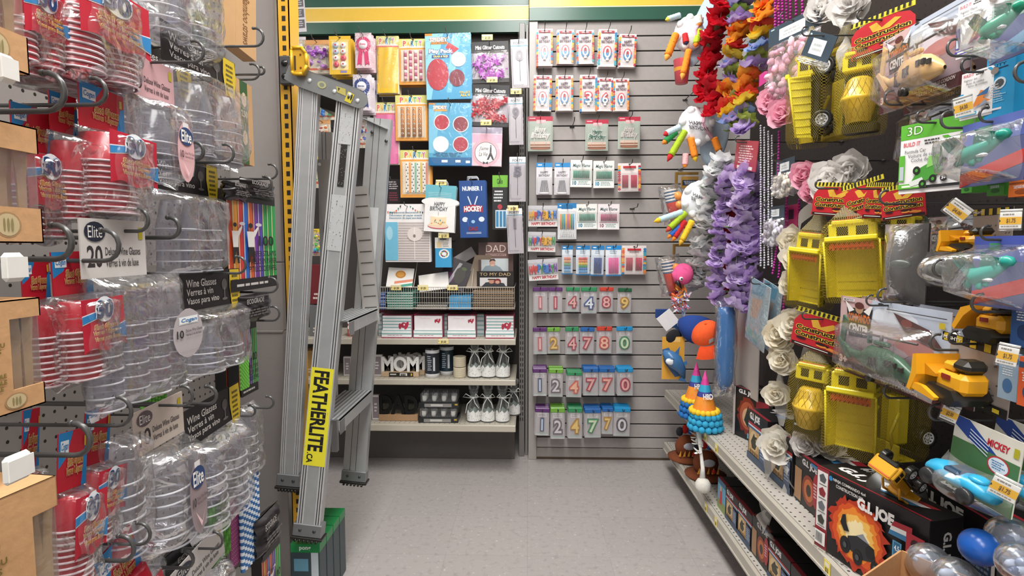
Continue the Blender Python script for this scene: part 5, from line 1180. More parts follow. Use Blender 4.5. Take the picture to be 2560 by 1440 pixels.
on_left(lambda w,h:cup_bag(w,h,11,nst=1,r=.024,hh=.08,front_print=False),(60,1030,112,1300),LX-.13,'cup_pack','dim red cup pack deep on the lower left hook','cups',CG,roll=.1,hk=False)
on_left(lambda w,h:clear_pack(w,h,21,None,2,w*.23),(332,-60,526,122),LX,'glass_pack','clear glass pack cut by the top edge of the picture','plastic glasses',WG,hk=False)
on_left(lambda w,h:clear_pack(w,h,22,'black',2,w*.235,.055),(412,126,588,412),LX,'glass_pack','clear wine glass pack with black header, uppermost','plastic glasses',WG,tipx=LX+.10,extra=1,gap=.09)
on_left(lambda w,h:clear_pack(w,h,23,'pink',1,w*.42,.055,badge=(.05,.24,'#dcaeb0','Elite',.72)),(322,166,436,462),LX+.01,'glass_pack','narrow clear glass pack with pink header and oval badge','plastic glasses',WG,tipx=LX+.08)
on_left(lambda w,h:clear_pack(w,h,24,None,1,w*.44),(258,200,332,600),LX-.02,'glass_pack','tall clear cup sleeve between red cups and pink header','plastic glasses',WG,hk=False)
on_left(lambda w,h:clear_pack(w,h,25,'black',2,w*.23,.05),(386,414,545,690),LX-.01,'glass_pack','clear wine glass pack with black header, second from top','plastic glasses',WG,tipx=LX+.06)
on_left(lambda w,h:clear_pack(w,h,26,'white',4,w*.118,.07,badge=(.36,.30,'#b7aeb0','Cogan',.42),hn='20'),(212,570,450,1006),LX+.02,'glass_pack','widest clear glass pack with white header in the middle','plastic glasses',WG,hk=False)
on_left(lambda w,h:clear_pack(w,h,27,'black',2,w*.23,.06),(456,688,600,930),LX,'glass_pack','clear wine glass pack with black header, third from top','plastic glasses',WG,tipx=LX+.05)
on_left(lambda w,h:clear_pack(w,h,28,'cream',1,w*.42,.06,badge=(.05,.16,'#98888a','Elite',.74)),(340,1016,462,1372),LX+.01,'glass_pack','clear glass pack with cream header and dark oval badge','plastic glasses',WG,roll=-.03,tipx=LX+.05)
on_left(lambda w,h:clear_pack(w,h,29,None,1,w*.42),(256,1082,352,1400),LX,'glass_pack','clear ringed sleeve left of the cream header pack','plastic glasses',WG,hk=False)
on_left(lambda w,h:clear_pack(w,h,30,'black',2,w*.235,.06),(458,1000,602,1316),LX,'glass_pack','clear wine glass pack with black header, fourth from top','plastic glasses',WG,roll=-.05,hk=False)
on_left(lambda w,h:clear_pack(w,h,31,None,1,w*.4),(590,1010,640,1200),LX-.02,'glass_pack','slim clear pack with green tint near the grey panel','plastic glasses',WG,hk=False)
on_left(lambda w,h:clear_pack(w,h,32,'white',2,w*.23,.06),(430,1372,560,1600),LX,'glass_pack','clear glass pack with white header at the bottom edge','plastic glasses',WG,roll=-.12,tipx=LX+.03)
on_left(lambda w,h:clear_pack(w,h,33,None,2,w*.23),(262,1420,400,1600),LX-.04,'glass_pack','clear glass pack cut by the bottom edge left of centre','plastic glasses',WG,hk=False)
STR=['#d8502c','#e8a03c','#c83a34','#2f6fd0','#e0682c','#7a3fa0','#5a4ab0','#2fa050','#1f9a4a','#24a04c']
def straws(w,h,seed):
 def d(g):
  for i,c in enumerate(STR):g.rect(i/10,.10,(i+1)/10,.88,c); g.rect(i/10+.01,.10,i/10+.025,.88,'#f0d8b0')
  g.rect(0,0,1,.1,'#1d1b1c'); g.rect(0,.88,1,1,'#1d1b1c'); g.lines(.1,.92,.9,.97,1,'#c8c4c0',2)
  for u,s in((.12,.8),(.42,1.0)):
   g.ell(u,.34,.045*s,.028*s,'#2a2320',10); g.poly([(u-.08*s,.40),(u+.08*s,.40),(u+.06*s,.56),(u-.06*s,.56)],'#e9e4e0'); g.poly([(u+.06*s,.40),(u+.16*s,.34),(u+.17*s,.36),(u+.08*s,.46)],'#e9e4e0'); g.ell(u+.17*s,.325,.07*s,.018,'#d8d4d8',10); g.poly([(u-.06*s,.56),(u+.06*s,.56),(u+.08*s,.72),(u+.03*s,.72),(u,.6),(u-.04*s,.72),(u-.08*s,.72)],'#221e1f')
  g.text('100',.58,.44,.92,.55,'#1c1a1c',.02); g.text('PAPER STRAWS',.42,.60,.97,.66,'#1c1a1c',.02); g.text('PAILLES EN PAPIER',.36,.68,.98,.74,'#1c1a1c',.02); g.text('PITILLOS DE PAPEL',.36,.76,.98,.82,'#1c1a1c',.02)
 return flat_card(w,h,d,'#242022',t=.025)
on_left(lambda w,h:straws(w,h,1),(568,484,686,722),LX,'straw_pack','rainbow box of 100 paper straws with waiter drawing, upper','straws','boxes of paper straws',tipx=LX+.03,extra=1,gap=.03)
on_left(lambda w,h:straws(w,h,2),(596,805,640,985),LX-.03,'straw_pack','rainbow box of 100 paper straws, lower narrow one','straws','boxes of paper straws',tipx=LX+.03,extra=1,gap=.03)
on_left(lambda w,h:straws(w,h,3),(655,1362,700,1530),LX-.02,'straw_pack','rainbow box of paper straws at the bottom edge','straws','boxes of paper straws',hk=False)
def straw_bundle(w,h,cols,seed,pat):
 o=thing('straw_bundle','','straws'); n=8
 for i in range(n):
  mb=MB(); x=-w/2+w*(i+.5)/n; m=26 if pat=='stripe' else 16; r=w/n*.48
  for k in range(m):
   mb.tube([(x,0,-h*k/m),(x,0,-h*(k+1)/m)],r,P(cols[(k+i)%len(cols)],'p'),7,cap=False)
  if pat=='dot':
   for k in range(m):mb.ball((x+r*.3*(-1)**k,-r*.93,-h*(k+.5)/m),r*.22,P('#f0dcea','p'),5)
  mb.build('straw',o)
 return o
on_left(lambda w,h:straw_bundle(w,h,['#e6eef4','#2f6aa8'],1,'stripe'),(600,1192,648,1410),LX,'straw_bundle','blue and white striped paper straws','straws',hk=False)
on_left(lambda w,h:straw_bundle(w,h,['#a0447c'],2,'dot'),(574,1240,603,1412),LX-.01,'straw_bundle','magenta dotted paper straws','straws',hk=False)
on_left(lambda w,h:straw_bundle(w,h,['#4f9a2c','#6ab83c','#4f9a2c','#3f8424'],3,'bamboo'),(524,1252,574,1400),LX-.01,'straw_bundle','green bamboo patterned paper straws','straws',hk=False)
on_left(lambda w,h:straw_bundle(w,h,['#4fa02c','#78c84a'],4,'bamboo'),(352,965,416,1052),LX-.16,'straw_bundle','green paper straws deep on the hook behind the glasses','straws',hk=False)
on_left(lambda w,h:straw_bundle(w,h,['#58a83a','#8ad05a'],5,'bamboo'),(600,892,622,972),LX+.0,'straw_bundle','light green straws beside the lower rainbow box','straws',hk=False)
def black_bag(w,h,seed,txt=True):
 o=thing('black_pack','','pack'); mb=bag(w,h,.03,seed,P('#232022','g')); mb.build('black_bag',o)
 mb=MB(); g=G(mb,(-w/2,-.018,0),(w,0,0),(0,0,-h),(0,-1,0)); g.text('ECOGRADE',.1,.12,.6,.3,'#b9b4b0',.01); g.lines(.1,.5,.9,.8,3,'#6a6664',seed); mb.build('print_panel',o); return o
on_left(lambda w,h:black_bag(w,h,1),(560,455,612,500),LX+.02,'black_pack','small black bag top left of the rainbow straw box','pack','black packs on the left run',hk=False)
on_left(lambda w,h:black_bag(w,h,2),(602,452,680,500),LX+.0,'black_pack','small black bag directly above the rainbow straw box','pack','black packs on the left run',tipx=LX+.03)
on_left(lambda w,h:black_bag(w,h,3),(588,735,672,800),LX-.0,'black_pack','black bag hanging just below the upper rainbow box','pack','black packs on the left run',tipx=LX+.04)
on_left(lambda w,h:black_bag(w,h,4),(638,1278,694,1370),LX+.01,'black_pack','crumpled black bag beside the post foot','pack','black packs on the left run',hk=False)
on_left(lambda w,h:black_bag(w,h,5),(400,1330,560,1400),LX-.06,'black_pack','dark bag above the white header at the bottom','pack','black packs on the left run',hk=False)
def kraft250(w,h,band=True):
 def d(g):
  g.rect(0,0,1,1,'#c39a6c')
  if band:g.rect(.3,0,.72,1,'#2c5f30'); g.text('250',.34,.35,.70,.43,'#d8d0b0',.03); [g.ell(.51,v,.14,.09,'#d8c0a0',12)for v in(.22,.68)]
  else:q=g.sub(.1,.3,.9,.9,90); q.text('Bamboo straws',0,.3,1,.7,'#7a5230',.02); g.ell(.5,.15,.3,.07,'#ece0c8',12)
 return flat_card(w,h,d,'#c39a6c',t=.03)
on_left(lambda w,h:kraft250(w,h),(588,206,632,408),LX-.0,'kraft_box','upright kraft box with dark green 250 band','box','kraft boxes near the grey panel',tipx=LX+.02)
on_left(lambda w,h:kraft250(w,h,False),(592,-60,642,136),LX-.02,'kraft_box','slim kraft box hanging at the very top by the grey panel','box','kraft boxes near the grey panel',hk=False,roll=.06)
on_left(lambda w,h:flat_card(w,h,lambda g:g.rect(0,0,1,1,'#1f5a38'),'#1f5a38',t=.02),(505,10,524,128),LX-.02,'green_pack','thin dark green pack behind the top clear glasses','pack',hk=False)
def kraft_box(w,h,d,win,txt,lid=0.0):
 o=thing('cutlery_box','','box'); kr=P('#c6986a','c'); mb=MB(); u0,v0,u1,v1=win; x0,x1=-w/2+w*u0,-w/2+w*u1; za,zb=-h*v0,-h*v1; t=.0015
 mb.box(-w/2,-d,-h,w/2,-d+t,zb,kr); mb.box(-w/2,-d,za,w/2,-d+t,0,kr); mb.box(-w/2,-d,zb,x0,-d+t,za,kr)
 if x1<w/2-.002:mb.box(x1,-d,zb,w/2,-d+t,za,kr); mb.box(w/2-t,-d,-h,w/2,0,0,kr)
 else:
  mb.box(w/2-t,-d,-h,w/2,0,zb,kr); mb.box(w/2-t,-d,za,w/2,0,0,kr)
 mb.box(-w/2,-t,-h,x0,0,0,kr); mb.box(-w/2,-d,-t,w/2,0,0,kr); mb.box(-w/2,-d,-h,w/2,0,-h+t,kr); mb.box(-w/2,-d,-h,-w/2+t,0,0,kr)
 g=G(mb,(-w/2,-d,0),(w,0,0),(0,0,-h),(0,-1,0))
 if txt:
  g.poly([(.05,.14),(.42,.08),(.42,.13),(.05,.2)],'#6f9a4a'); g.text('ecogreen',.07,.11,.4,.17,'#d8e0b8',.02,.2)
  q=g.sub(.06,.26,.52,.52); q.text('BAMBOO',0,0,.9,.16,'#7a6a30',.03); q.text('CUTLERY',0,.2,.9,.36,'#7a6a30',.03); q.text('DE BAMBOU',0,.4,1,.56,'#7a6a30',.03); q.text('24 PIECES',0,.6,.9,.76,'#7a6a30',.03)
  q=g.sub(.06,.58,.52,.80); q.text('SET',0,0,.4,.16,'#7a6a30',.03); q.text('COMPOSTABLE',0,.25,1,.42,'#7a6a30',.03); q.text('SUSTAINABLE',0,.5,1,.68,'#7a6a30',.03); q.text('RENEWABLE',0,.75,.9,.92,'#7a6a30',.03)
 g.ell(.62,1-(1-v1)*.5,.14,(1-v1)*.36,'#a98860',18); g.ell(.62,1-(1-v1)*.5,.12,(1-v1)*.31,'#c8b48c',18)
 for k in(-.04,0,.04):g.ell(.62+k,1-(1-v1)*.5,.012,(1-v1)*.2,'#8f8458',8)
 mb.build('box_body',o)
 mb=MB(); mb.box(x0-.001,-d+t,zb-.001,x1-.002,-d+t+.0006,za+.001,film(haze=.02,gloss=.4,bump=.1,name='box_window'));
 if x1>=w/2-.002:mb.box(w/2-t-.001,-d+.003,zb,w/2-t,-.003,za,film(haze=.02,gloss=.4,bump=.1,name='box_window'))
 mb.build('window_sheet',o)
 r=random.Random(int(h*1e4)); wood=P('#dcb98c','c')
 for i in range(5):
  mb=MB(); xx=x0+(x1-x0)*(i+.6)/5.4; yy=-d+.012+.006*(i%2); L=h*.86; hw=.007; top=-h*.07
  out=[(-hw*.7,-L),(hw*.7,-L),(hw*.8,-L*.45),(hw*1.2,-L*.2),(hw*1.1,-L*.03),(0,0),(-hw*1.1,-L*.03),(-hw*1.2,-L*.2),(-hw*.8,-L*.45)]
  mb.prism([(xx+a,top+b)for a,b in out],yy,yy+.002,wood); mb.build('wooden_knife',o)
 return o
def put_box(r,X,d,win,txt,lb,roll=0.0,yaw=0.0):
 loc,w,h=rect_side(*r,X); o=kraft_box(w,h,d,win,txt); tag(o,lb,'box','kraft cutlery boxes'); place(o,(X-d*0-.0,loc.y,loc.z),'left',roll,yaw)
 o.location.x=X-0.0-d+d; o.location.x=X-d; return o
put_box((-150,-140,63,150),-.53,.075,(.45,.12,1.0,.66),False,'kraft cutlery box with window at the top left corner')
put_box((-160,296,100,606),-.53,.075,(.42,.22,1.0,.70),False,'kraft cutlery box with wooden knives at mid height')
put_box((-110,752,108,1040),-.54,.06,(.60,.17,1.0,.80),True,'kraft cutlery box with brown lettering, third from top')
put_box((-120,1232,158,1640),-.53,.07,(.76,.20,1.0,.80),True,'kraft cutlery box at the bottom left corner',yaw=-.12)
def lholder(px,py,X,lb,w=.024):
 p=at_x(px,py,X); mb=MB(); mb.box(-w/2,-.008,-.014,w/2,0,.014,P('#d9d6cf','g'),.004); mb.box(-w*.45,-.0095,-.010,w*.45,-.008,.010,P('#ebe8e2','p'))
 tag(place(mb.build('label_holder'),p,'left'),lb,'label holder','white label holders on the left hooks')
lholder(22,668,-.50,'white label holder on the hook at mid left'); lholder(32,1168,-.50,'white label holder on the hook at lower left',.03); lholder(4,172,-.52,'white label holder at the upper left edge',.02)
def lhook(px,py,lb,X0=PEGX+.001,r=.0042,curl=.022,X1=-.52):
 e=at_x(px,py,X1); hook(Vector((X0,e.y,e.z)),e,lb,r=r,kind='curl',group='curled hooks on the left pegboard',curl=curl,col='#474645')
for px,py,X1,r,c,lb in((118,278,-.56,.0034,.022,'thick curled hook under the big 30 cup pack'),(235,262,-.56,.0027,.017,'curled hook above the tall red cup pack'),(140,648,-.55,.0034,.02,'thick curled hook above the middle kraft box'),(262,652,-.55,.003,.02,'thick curled hook in front of the white header card'),(345,578,-.56,.0027,.016,'curled hook through the white header card'),(425,594,-.57,.0034,.016,'curled hook right of the white header card'),(295,1064,-.56,.0027,.02,'long curled hook below the widest glass pack'),(188,1138,-.55,.0034,.02,'thick curled hook above the bottom kraft box'),(305,1402,-.56,.003,.018,'curled hook over the bottom red header'),(462,1420,-.57,.003,.015,'curled hook at the bottom edge near the white header'),(670,1020,-.57,.0026,.013,'curled hook sticking out alone beside the grey panel'),(652,186,-.57,.0026,.008,'straight hook tip near the grey panel at the top'),(665,472,-.57,.0026,.013,'curled hook above the small black bags'),(520,1010,-.57,.003,.016,'curled hook over the fourth black header'),(488,400,-.57,.0032,.015,'curled hook below the uppermost wine glass pack'),(625,1040,-.60,.0026,.012,'curled hook right of the fourth black header')):
 lhook(px,py,lb,r=r,curl=c,X1=X1)
# ================================================================ toys and party goods on the right run
RXB=RX1-.001
def on_right(fn,r,X,name,label,cat,group=None,roll=0.0,yaw=0.0,hk=True,tipx=None,hr=.0021,extra=0,gap=.03,kind='curl',curl=.011,tilt=0.0,hz=.006):
 loc,w,h=rect_side(*r,X); o=fn(w,h); o.name=name; tag(o,label,cat,group); place(o,loc,'right',roll,yaw,tilt)
 if hk:
  z=loc.z-hz; b=Vector((RXB,loc.y,z)); e=Vector((X-.045 if tipx is None else tipx,loc.y,z))
  hook(b,e,'dark grey curled hook carrying the '+short(label),r=hr,kind=kind,group='curled hooks on the right run',curl=curl,col='#3d3c3b')
 for k in range(extra):
  c=dup(o,label='pack hanging directly behind the '+short(label),group=group or name.replace('_',' ')+'s on one hook'); c.location=(X+gap*(k+1),loc.y+rnd.uniform(-.003,.003),loc.z+rnd.uniform(-.003,.003))
 return o
def petal(mb,M,L,W,bend,col,r,cup=.25):
 def fn(u,v):
  ww=W*math.sin(PI*min(.97,.12+.80*v)**.8)*(u-.5)*1.0
  return tuple(M@Vector((ww,L*v*math.cos(bend*v),L*v*math.sin(bend*v)*1.0+cup*abs(u-.5)*2*W*.4+.12*W*math.sin(5*v+4*u))))
 mb.grid(fn,3,4,col)
def flower(cols,R,seed,layers=2,n=6,bend=(.9,.3),mid='#e0b94a',kind='t',W=.9,droop=0.0,jit=.3):
 """petals around the z axis, opening towards +z"""
 r=random.Random(seed); mb=MB()
 for l in range(layers):
  k=1-l*.26; be=bend[0]+(bend[1]-bend[0])*0+l*.38
  for i in range(n):
   a=2*PI*(i+.5*l)/n+r.uniform(-jit,jit)*.4; M=Matrix.Rotation(a,4,'Z')@Matrix.Rotation(droop+r.uniform(-.2,.2),4,'X'); M=Matrix.Translation((0,0,l*R*.12))@M
   petal(mb,M,R*k*r.uniform(.88,1.1),R*W*k,be*r.uniform(.7,1.2),P(cols[r.randrange(len(cols))],kind),r)
 if mid:mb.ball((0,0,R*.2),R*.13,P(mid,'c'),8)
 return mb
FC={}
def lei(name,label,group,path,X,cols,R,step,seed,drop='#5c6a3a',wob=.4,cat='garland',depth=.012,n=6,layers=2):
 o=thing(name,label,cat,group); r=random.Random(seed); P3=[at_x(px,py,X+dx)for px,py,dx in path]; org=P3[0].copy()
 mb=MB(); mb.tube([p-org for p in P3],.0012,P('#d8d4c8'),5); mb.build('string',o)
 L=[0]
 for a,b in zip(P3[:-1],P3[1:]):L.append(L[-1]+(b-a).length)
 d=0.0; k=0
 while d<L[-1]:
  i=max(j for j in range(len(L))if L[j]<=d+1e-9); i=min(i,len(P3)-2); t=(d-L[i])/max(1e-6,L[i+1]-L[i]); p=P3[i].lerp(P3[i+1],t)
  c=cols[k%len(cols)]if isinstance(cols[0],(list,tuple))else cols; v=r.randrange(3); key=(name,tuple(c),round(R,3),v,n,layers)
  if key not in FC:f=flower(c,R,seed*10+v+len(FC),layers,n,bend=(.5,.3),mid=None,droop=-.35,W=1.25).build('flower',o); FC[key]=f.data
  else:f=bpy.data.objects.new('flower',FC[key]); COL.objects.link(f); f.parent=o
  f.location=p-org+Vector((r.uniform(-1,1)*depth,r.uniform(-1,1)*depth,0)); f.rotation_euler=(r.uniform(-wob,wob)-.35,r.uniform(-wob,wob)-.25,r.uniform(0,6.28)); s=r.uniform(.85,1.12); f.scale=(s,s,s)
  if drop and k%4==2:
   mb=MB(); M=Matrix.Translation(p-org+Vector((0,0,-step*.3)))@Matrix.Rotation(r.uniform(0,6),4,'Z')@Matrix.Rotation(-.5,4,'X'); petal(mb,M,R*1.1,R*.6,.4,P(drop,'c'),r); petal(mb,M@Matrix.Rotation(PI,4,'Z'),R*.9,R*.6,.4,P(drop,'c'),r); mb.build('leaf',o)
  d+=step*r.uniform(.85,1.15); k+=1
 o.location=org; return o
LG='flower garlands on the right run'
RC=['#d81f33','#e0283c','#c41a2c']
lei('flower_garland','bright red petal garland at upper left of the hanging leis',LG,[(1812,-60,0),(1800,60,0),(1775,110,0),(1768,200,0),(1772,250,0)],.76,RC,.050,.032,1,'#6b5a44')
lei('flower_garland','short red petal garland below the longer red one',LG,[(1780,208,0),(1776,300,0)],.74,RC,.042,.03,2,None)
MIX=[['#e8892c','#f0a83c'],['#d8343c','#e0503c'],['#f0c02c','#e8d04a'],['#b9a8d8','#8fa8d8'],['#8fae4a','#b8c860'],['#a88cc8','#c8b4e0'],['#f0a030','#e86a2c']]
lei('flower_garland','multicoloured orange, yellow and lilac garland, left strand',LG,[(1850,-60,0),(1852,60,0),(1835,130,0),(1828,200,0),(1826,270,0),(1832,318,0)],.77,MIX,.047,.031,3,'#7a8a4a')
lei('flower_garland','multicoloured orange, yellow and lilac garland, right strand',LG,[(1905,-60,0),(1900,60,0),(1888,130,0),(1872,200,0),(1868,270,0),(1866,325,0)],.78,MIX[3:]+MIX[:3],.045,.031,4,'#7a8a4a')
lei('flower_garland','white petal garland trailing down to the pink flamingo',LG,[(1808,400,0),(1788,450,0),(1772,520,0),(1760,570,0),(1748,640,0),(1738,690,0),(1738,725,0)],.75,['#f2f3f4','#eaecee','#f8f8f6'],.052,.020,5,'#5f7a50')
PUR=['#d2bae8','#dcc8ee','#c6a8e0','#e2d2f2']
lei('flower_garland','lilac petal garland, left strand',LG,[(1822,430,0),(1812,500,.01),(1800,580,0),(1794,650,0),(1790,720,0),(1792,765,0)],.76,PUR,.040,.031,6,'#4f6a3a')
lei('flower_garland','lilac petal garland, middle strand',LG,[(1862,430,0),(1862,490,0),(1848,560,0),(1842,620,0),(1838,700,0),(1836,775,0)],.77,PUR,.048,.031,7,'#4f6a3a')
lei('flower_garland','lilac petal garland, right strand',LG,[(1882,440,.02),(1884,540,.02),(1880,640,.02),(1876,770,.02)],.80,PUR[:3],.044,.033,8,'#4f6a3a')
lei('flower_garland','deep red garland hidden between the lilac strands',LG,[(1826,500,.06),(1826,740,.06)],.82,['#a81f34','#8f1a2c'],.035,.026,9,None)
def beads(px,y0,y1,X,col,r,label,kind='m',dx=0):
 a,b=at_x(px,y0,X),at_x(px+dx,y1,X); mb=MB(); n=int((a-b).length/(r*2.05)); m=P(col,kind)
 for i in range(n):
  p=a.lerp(b,i/n)-a; mb.ball(tuple(p+Vector((0,.0008*math.sin(i*1.7),0))),r,m,7)
 tag(mb.build('bead_strand',loc=a),label,'beads','hanging bead strands')
for k,(px,y0,y1,X)in enumerate(((1938,-30,162,.79),(1947,-30,166,.80),(1956,-30,158,.81),(1966,-30,120,.83),(1976,-30,60,.85),(1990,-30,44,.86),(2006,-30,52,.87))):
 beads(px,y0,y1,X,'#a81f8a',.0048,'magenta bead strand at the top, %s from the left'%('first','second','third','fourth','fifth','sixth','seventh')[k],'g')
for k,(px,y0,y1,X)in enumerate(((1902,315,670,.78),(1911,320,676,.785),(1921,330,668,.79),(1930,340,672,.80))):
 beads(px,y0,y1,X,'#c9c9cf',.0040,'silver bead strand, %s'%ords[k],'m')
for k,(px,y0,y1,X,dx)in enumerate(((1948,330,470,.80,-3),(1968,480,600,.82,-6),(1945,600,690,.80,-14),(1954,605,700,.81,-8),(1963,700,880,.79,-10),(1998,500,560,.86,0),(1992,560,650,.87,-4))):
 beads(px,y0,y1,X,'#a81f8a',.0045,'magenta bead strand hanging lower, %s counted downwards'%('first','second','third','fourth','fifth','sixth','seventh')[k],'g',dx)
SHEER=film('#f4f4f4',haze=.34,gloss=.25,bump=.5,scale=14,name='sheer_ribbon',hz='#ece8e2')
SHEERC=film('#f4f0ea',haze=.45,gloss=.15,bump=.5,scale=14,name='sheer_tulle',hz='#e6e0d4')
def rose(px,py,X,R,cols,label,mid=None,seed=0,layers=4,n=7,tilt=.2):
 o=thing('fabric_flower',label,'fabric flower','large fabric flowers'); p=at_x(px,py,X)
 f=flower(cols,R,seed,layers,n,bend=(.25,.3),mid=mid,W=1.35); f.build('petals',o)
 o.location=p; d=Vector((-.75,-.62,.12+tilt*.4)).normalized(); o.rotation_euler=d.to_track_quat('Z','Y').to_euler(); return o
PK,CRM,WHT=['#eeb0c4','#f2bccb','#e59fb6'],['#efe8d6','#f4efe2','#e6dcc6'],['#e9e5e2','#dedad6','#f0edea']
for k,a in enumerate(((1930,255,.775,.052,PK,'pink fabric rose, upper one left of the dump truck'),(1962,285,.78,.052,PK,'pink fabric rose, lower one touching the dump truck bed'),(2016,440,.80,.046,PK,'pink fabric rose left of the pale tulle puff'),(2032,480,.80,.038,PK,'small pink fabric rose under the pale tulle puff'),(2078,455,.80,.060,WHT,'pale white tulle puff behind the red tags'),(2130,430,.84,.055,WHT,'grey white tulle puff above the red tags'),(1995,640,.80,.048,CRM,'cream fabric rose beside the left hanging dump truck'),(1982,600,.82,.045,CRM,'cream fabric rose high behind the netting'),(1985,705,.80,.045,CRM,'cream fabric rose low beside the dump truck bed'),(1955,835,.78,.060,CRM,'large cream fabric rose in the middle of the garland'),(1990,810,.80,.055,CRM,'cream fabric rose behind the large middle one'),(1960,900,.78,.050,CRM,'cream fabric rose under the large middle one'),(1945,985,.78,.045,CRM,'cream fabric rose above the yellow centred one'),(1948,1112,.76,.060,['#f2efe6','#f8f5ee','#e8e2d4'],'cream fabric rose with a yellow centre near the shelf'),(2020,1110,.80,.050,WHT,'grey white fabric flower right of the yellow centred one'),(2075,1105,.84,.050,['#b9b2a6','#cac4b8'],'dim fabric flower under the yellow bed'),(2062,22,.84,.055,WHT,'grey white tulle flower at the top above the slate header'),(2135,12,.86,.060,WHT,'grey white tulle flower at the top above the mixer truck'))):
 rose(*a[:5],a[5],'#e0b94a' if k==13 else None,seed=20+k)
def ribbon(pts,w,X,label,mat,seed=0,name='sheer_ribbon',cat='ribbon'):
 r=random.Random(seed); Q=[at_x(px,py,X)for px,py in pts]; o0=Q[0].copy(); mb=MB(); n=len(Q)-1
 def fn(u,v):
  i=min(n-1,int(v*n)); p=Q[i].lerp(Q[i+1],v*n-i)-o0; return(p.x+.012*math.sin(9*v+seed+3*u),p.y+(u-.5)*w,p.z)
 mb.grid(fn,4,8*n,mat); tag(mb.build(name,loc=o0),label,cat,'sheer ribbons of the fabric flowers')
ribbon([(1952,880),(1948,930),(1955,1060)],.05,.79,'white sheer ribbon joining the cream roses, upper',SHEER,1)
ribbon([(1925,1150),(1912,1230),(1920,1330)],.05,.76,'white sheer ribbon hanging below the yellow centred rose',SHEER,2)
ribbon([(1965,1160),(1975,1230),(1950,1300)],.05,.77,'white sheer ribbon hanging in front of the black boxes',SHEER,3)
ribbon([(1918,1270),(1905,1300),(1925,1345)],.04,.73,'white sheer ribbon crossing the upper shelf lip',SHEER,4)
ribbon([(2030,1160),(2012,1230),(2030,1250)],.04,.80,'white sheer ribbon end left of the largest black box',SHEER,5)
ribbon([(2040,500),(2000,560),(1985,690)],.06,.83,'cream tulle strip behind the left netting',SHEERC,6)
ribbon([(2010,790),(2030,850),(2040,960)],.12,.84,'cream tulle strip behind the mixer truck cab',SHEERC,7)
ribbon([(2102,40),(2112,100),(2104,180)],.03,.83,'pale sheer ribbon hanging above the dump truck wheels',SHEER,8)
ribbon([(2140,50),(2148,110),(2140,160)],.03,.85,'pale sheer ribbon hanging above the mixer truck cab',SHEER,9)
YEL,YED,BK,ORG=P('#f3e030','g'),P('#dcc428','g'),P('#23211c','g'),P('#d85a24','p')
NET=lattice('truck_net','#9a862a',.0058,.13)
NETG=lattice('gathered_net','#8b7f5a',.0045,.38)
def wheel(o,x,y,z,R,W,rimc='#c9c9c9'):
 s=1 if x>0 else-1; M=Matrix.Translation((x,y,z))@Matrix.Rotation(PI/2*s,4,'Y'); mb=MB()
 mb.lathe([(0,-W),(R*.9,-W),(R,-W*.85),(R,-W*.15),(R*.9,0),(R*.62,0),(R*.58,-W*.12)],BK,22,M=M)
 for i in range(16):a=2*PI*i/16; mb.box(R*.96,-.0025,-W*.9,R*1.05,.0025,-W*.1,BK,M=M@Matrix.Rotation(a,4,'Z'))
 w=mb.build('wheel',o); mb=MB(); rm=P(rimc,'g')
 mb.lathe([(R*.6,-W*.1),(R*.56,W*.02),(R*.48,-W*.02),(R*.3,-W*.15),(R*.12,-W*.1),(R*.10,W*.02),(0,W*.03)],rm,20,M=M)
 for i in range(8):a=2*PI*i/8; mb.box(R*.36,-.002,-W*.16,R*.44,.002,-W*.02,BK,M=M@Matrix.Rotation(a,4,'Z'))
 h=mb.build('wheel_rim',o); h.parent=w
def cab(o,w,z0,z1,y0,y1):
 mb=MB(); mb.box(-w/2,y0,z0,w/2,y1,z1,YEL,.004); mb.box(-w*.42,y0-.008,z1-.004,w*.42,y1*.6,z1+.010,YEL,.003)
 for s in(-1,1):
  mb.box(s*(w/2+.0005)-.0008,y0+(y1-y0)*.12,z0+(z1-z0)*.3,s*(w/2+.0005)+.0008,y0+(y1-y0)*.5,z0+(z1-z0)*.78,BK); mb.box(s*(w/2+.0005)-.0008,y0+(y1-y0)*.58,z0+(z1-z0)*.3,s*(w/2+.0005)+.0008,y0+(y1-y0)*.82,z0+(z1-z0)*.78,BK)
 mb.box(-w*.32,y0-.001,z0+(z1-z0)*.25,-w*.08,y0+.001,z1-(z1-z0)*.2,BK); mb.box(w*.08,y0-.001,z0+(z1-z0)*.25,w*.32,y0+.001,z1-(z1-z0)*.2,BK)
 mb.box(-w*.4,y0-.002,z1+.004,w*.4,y0+.004,z1+.013,ORG,.001); mb.build('cab',o)
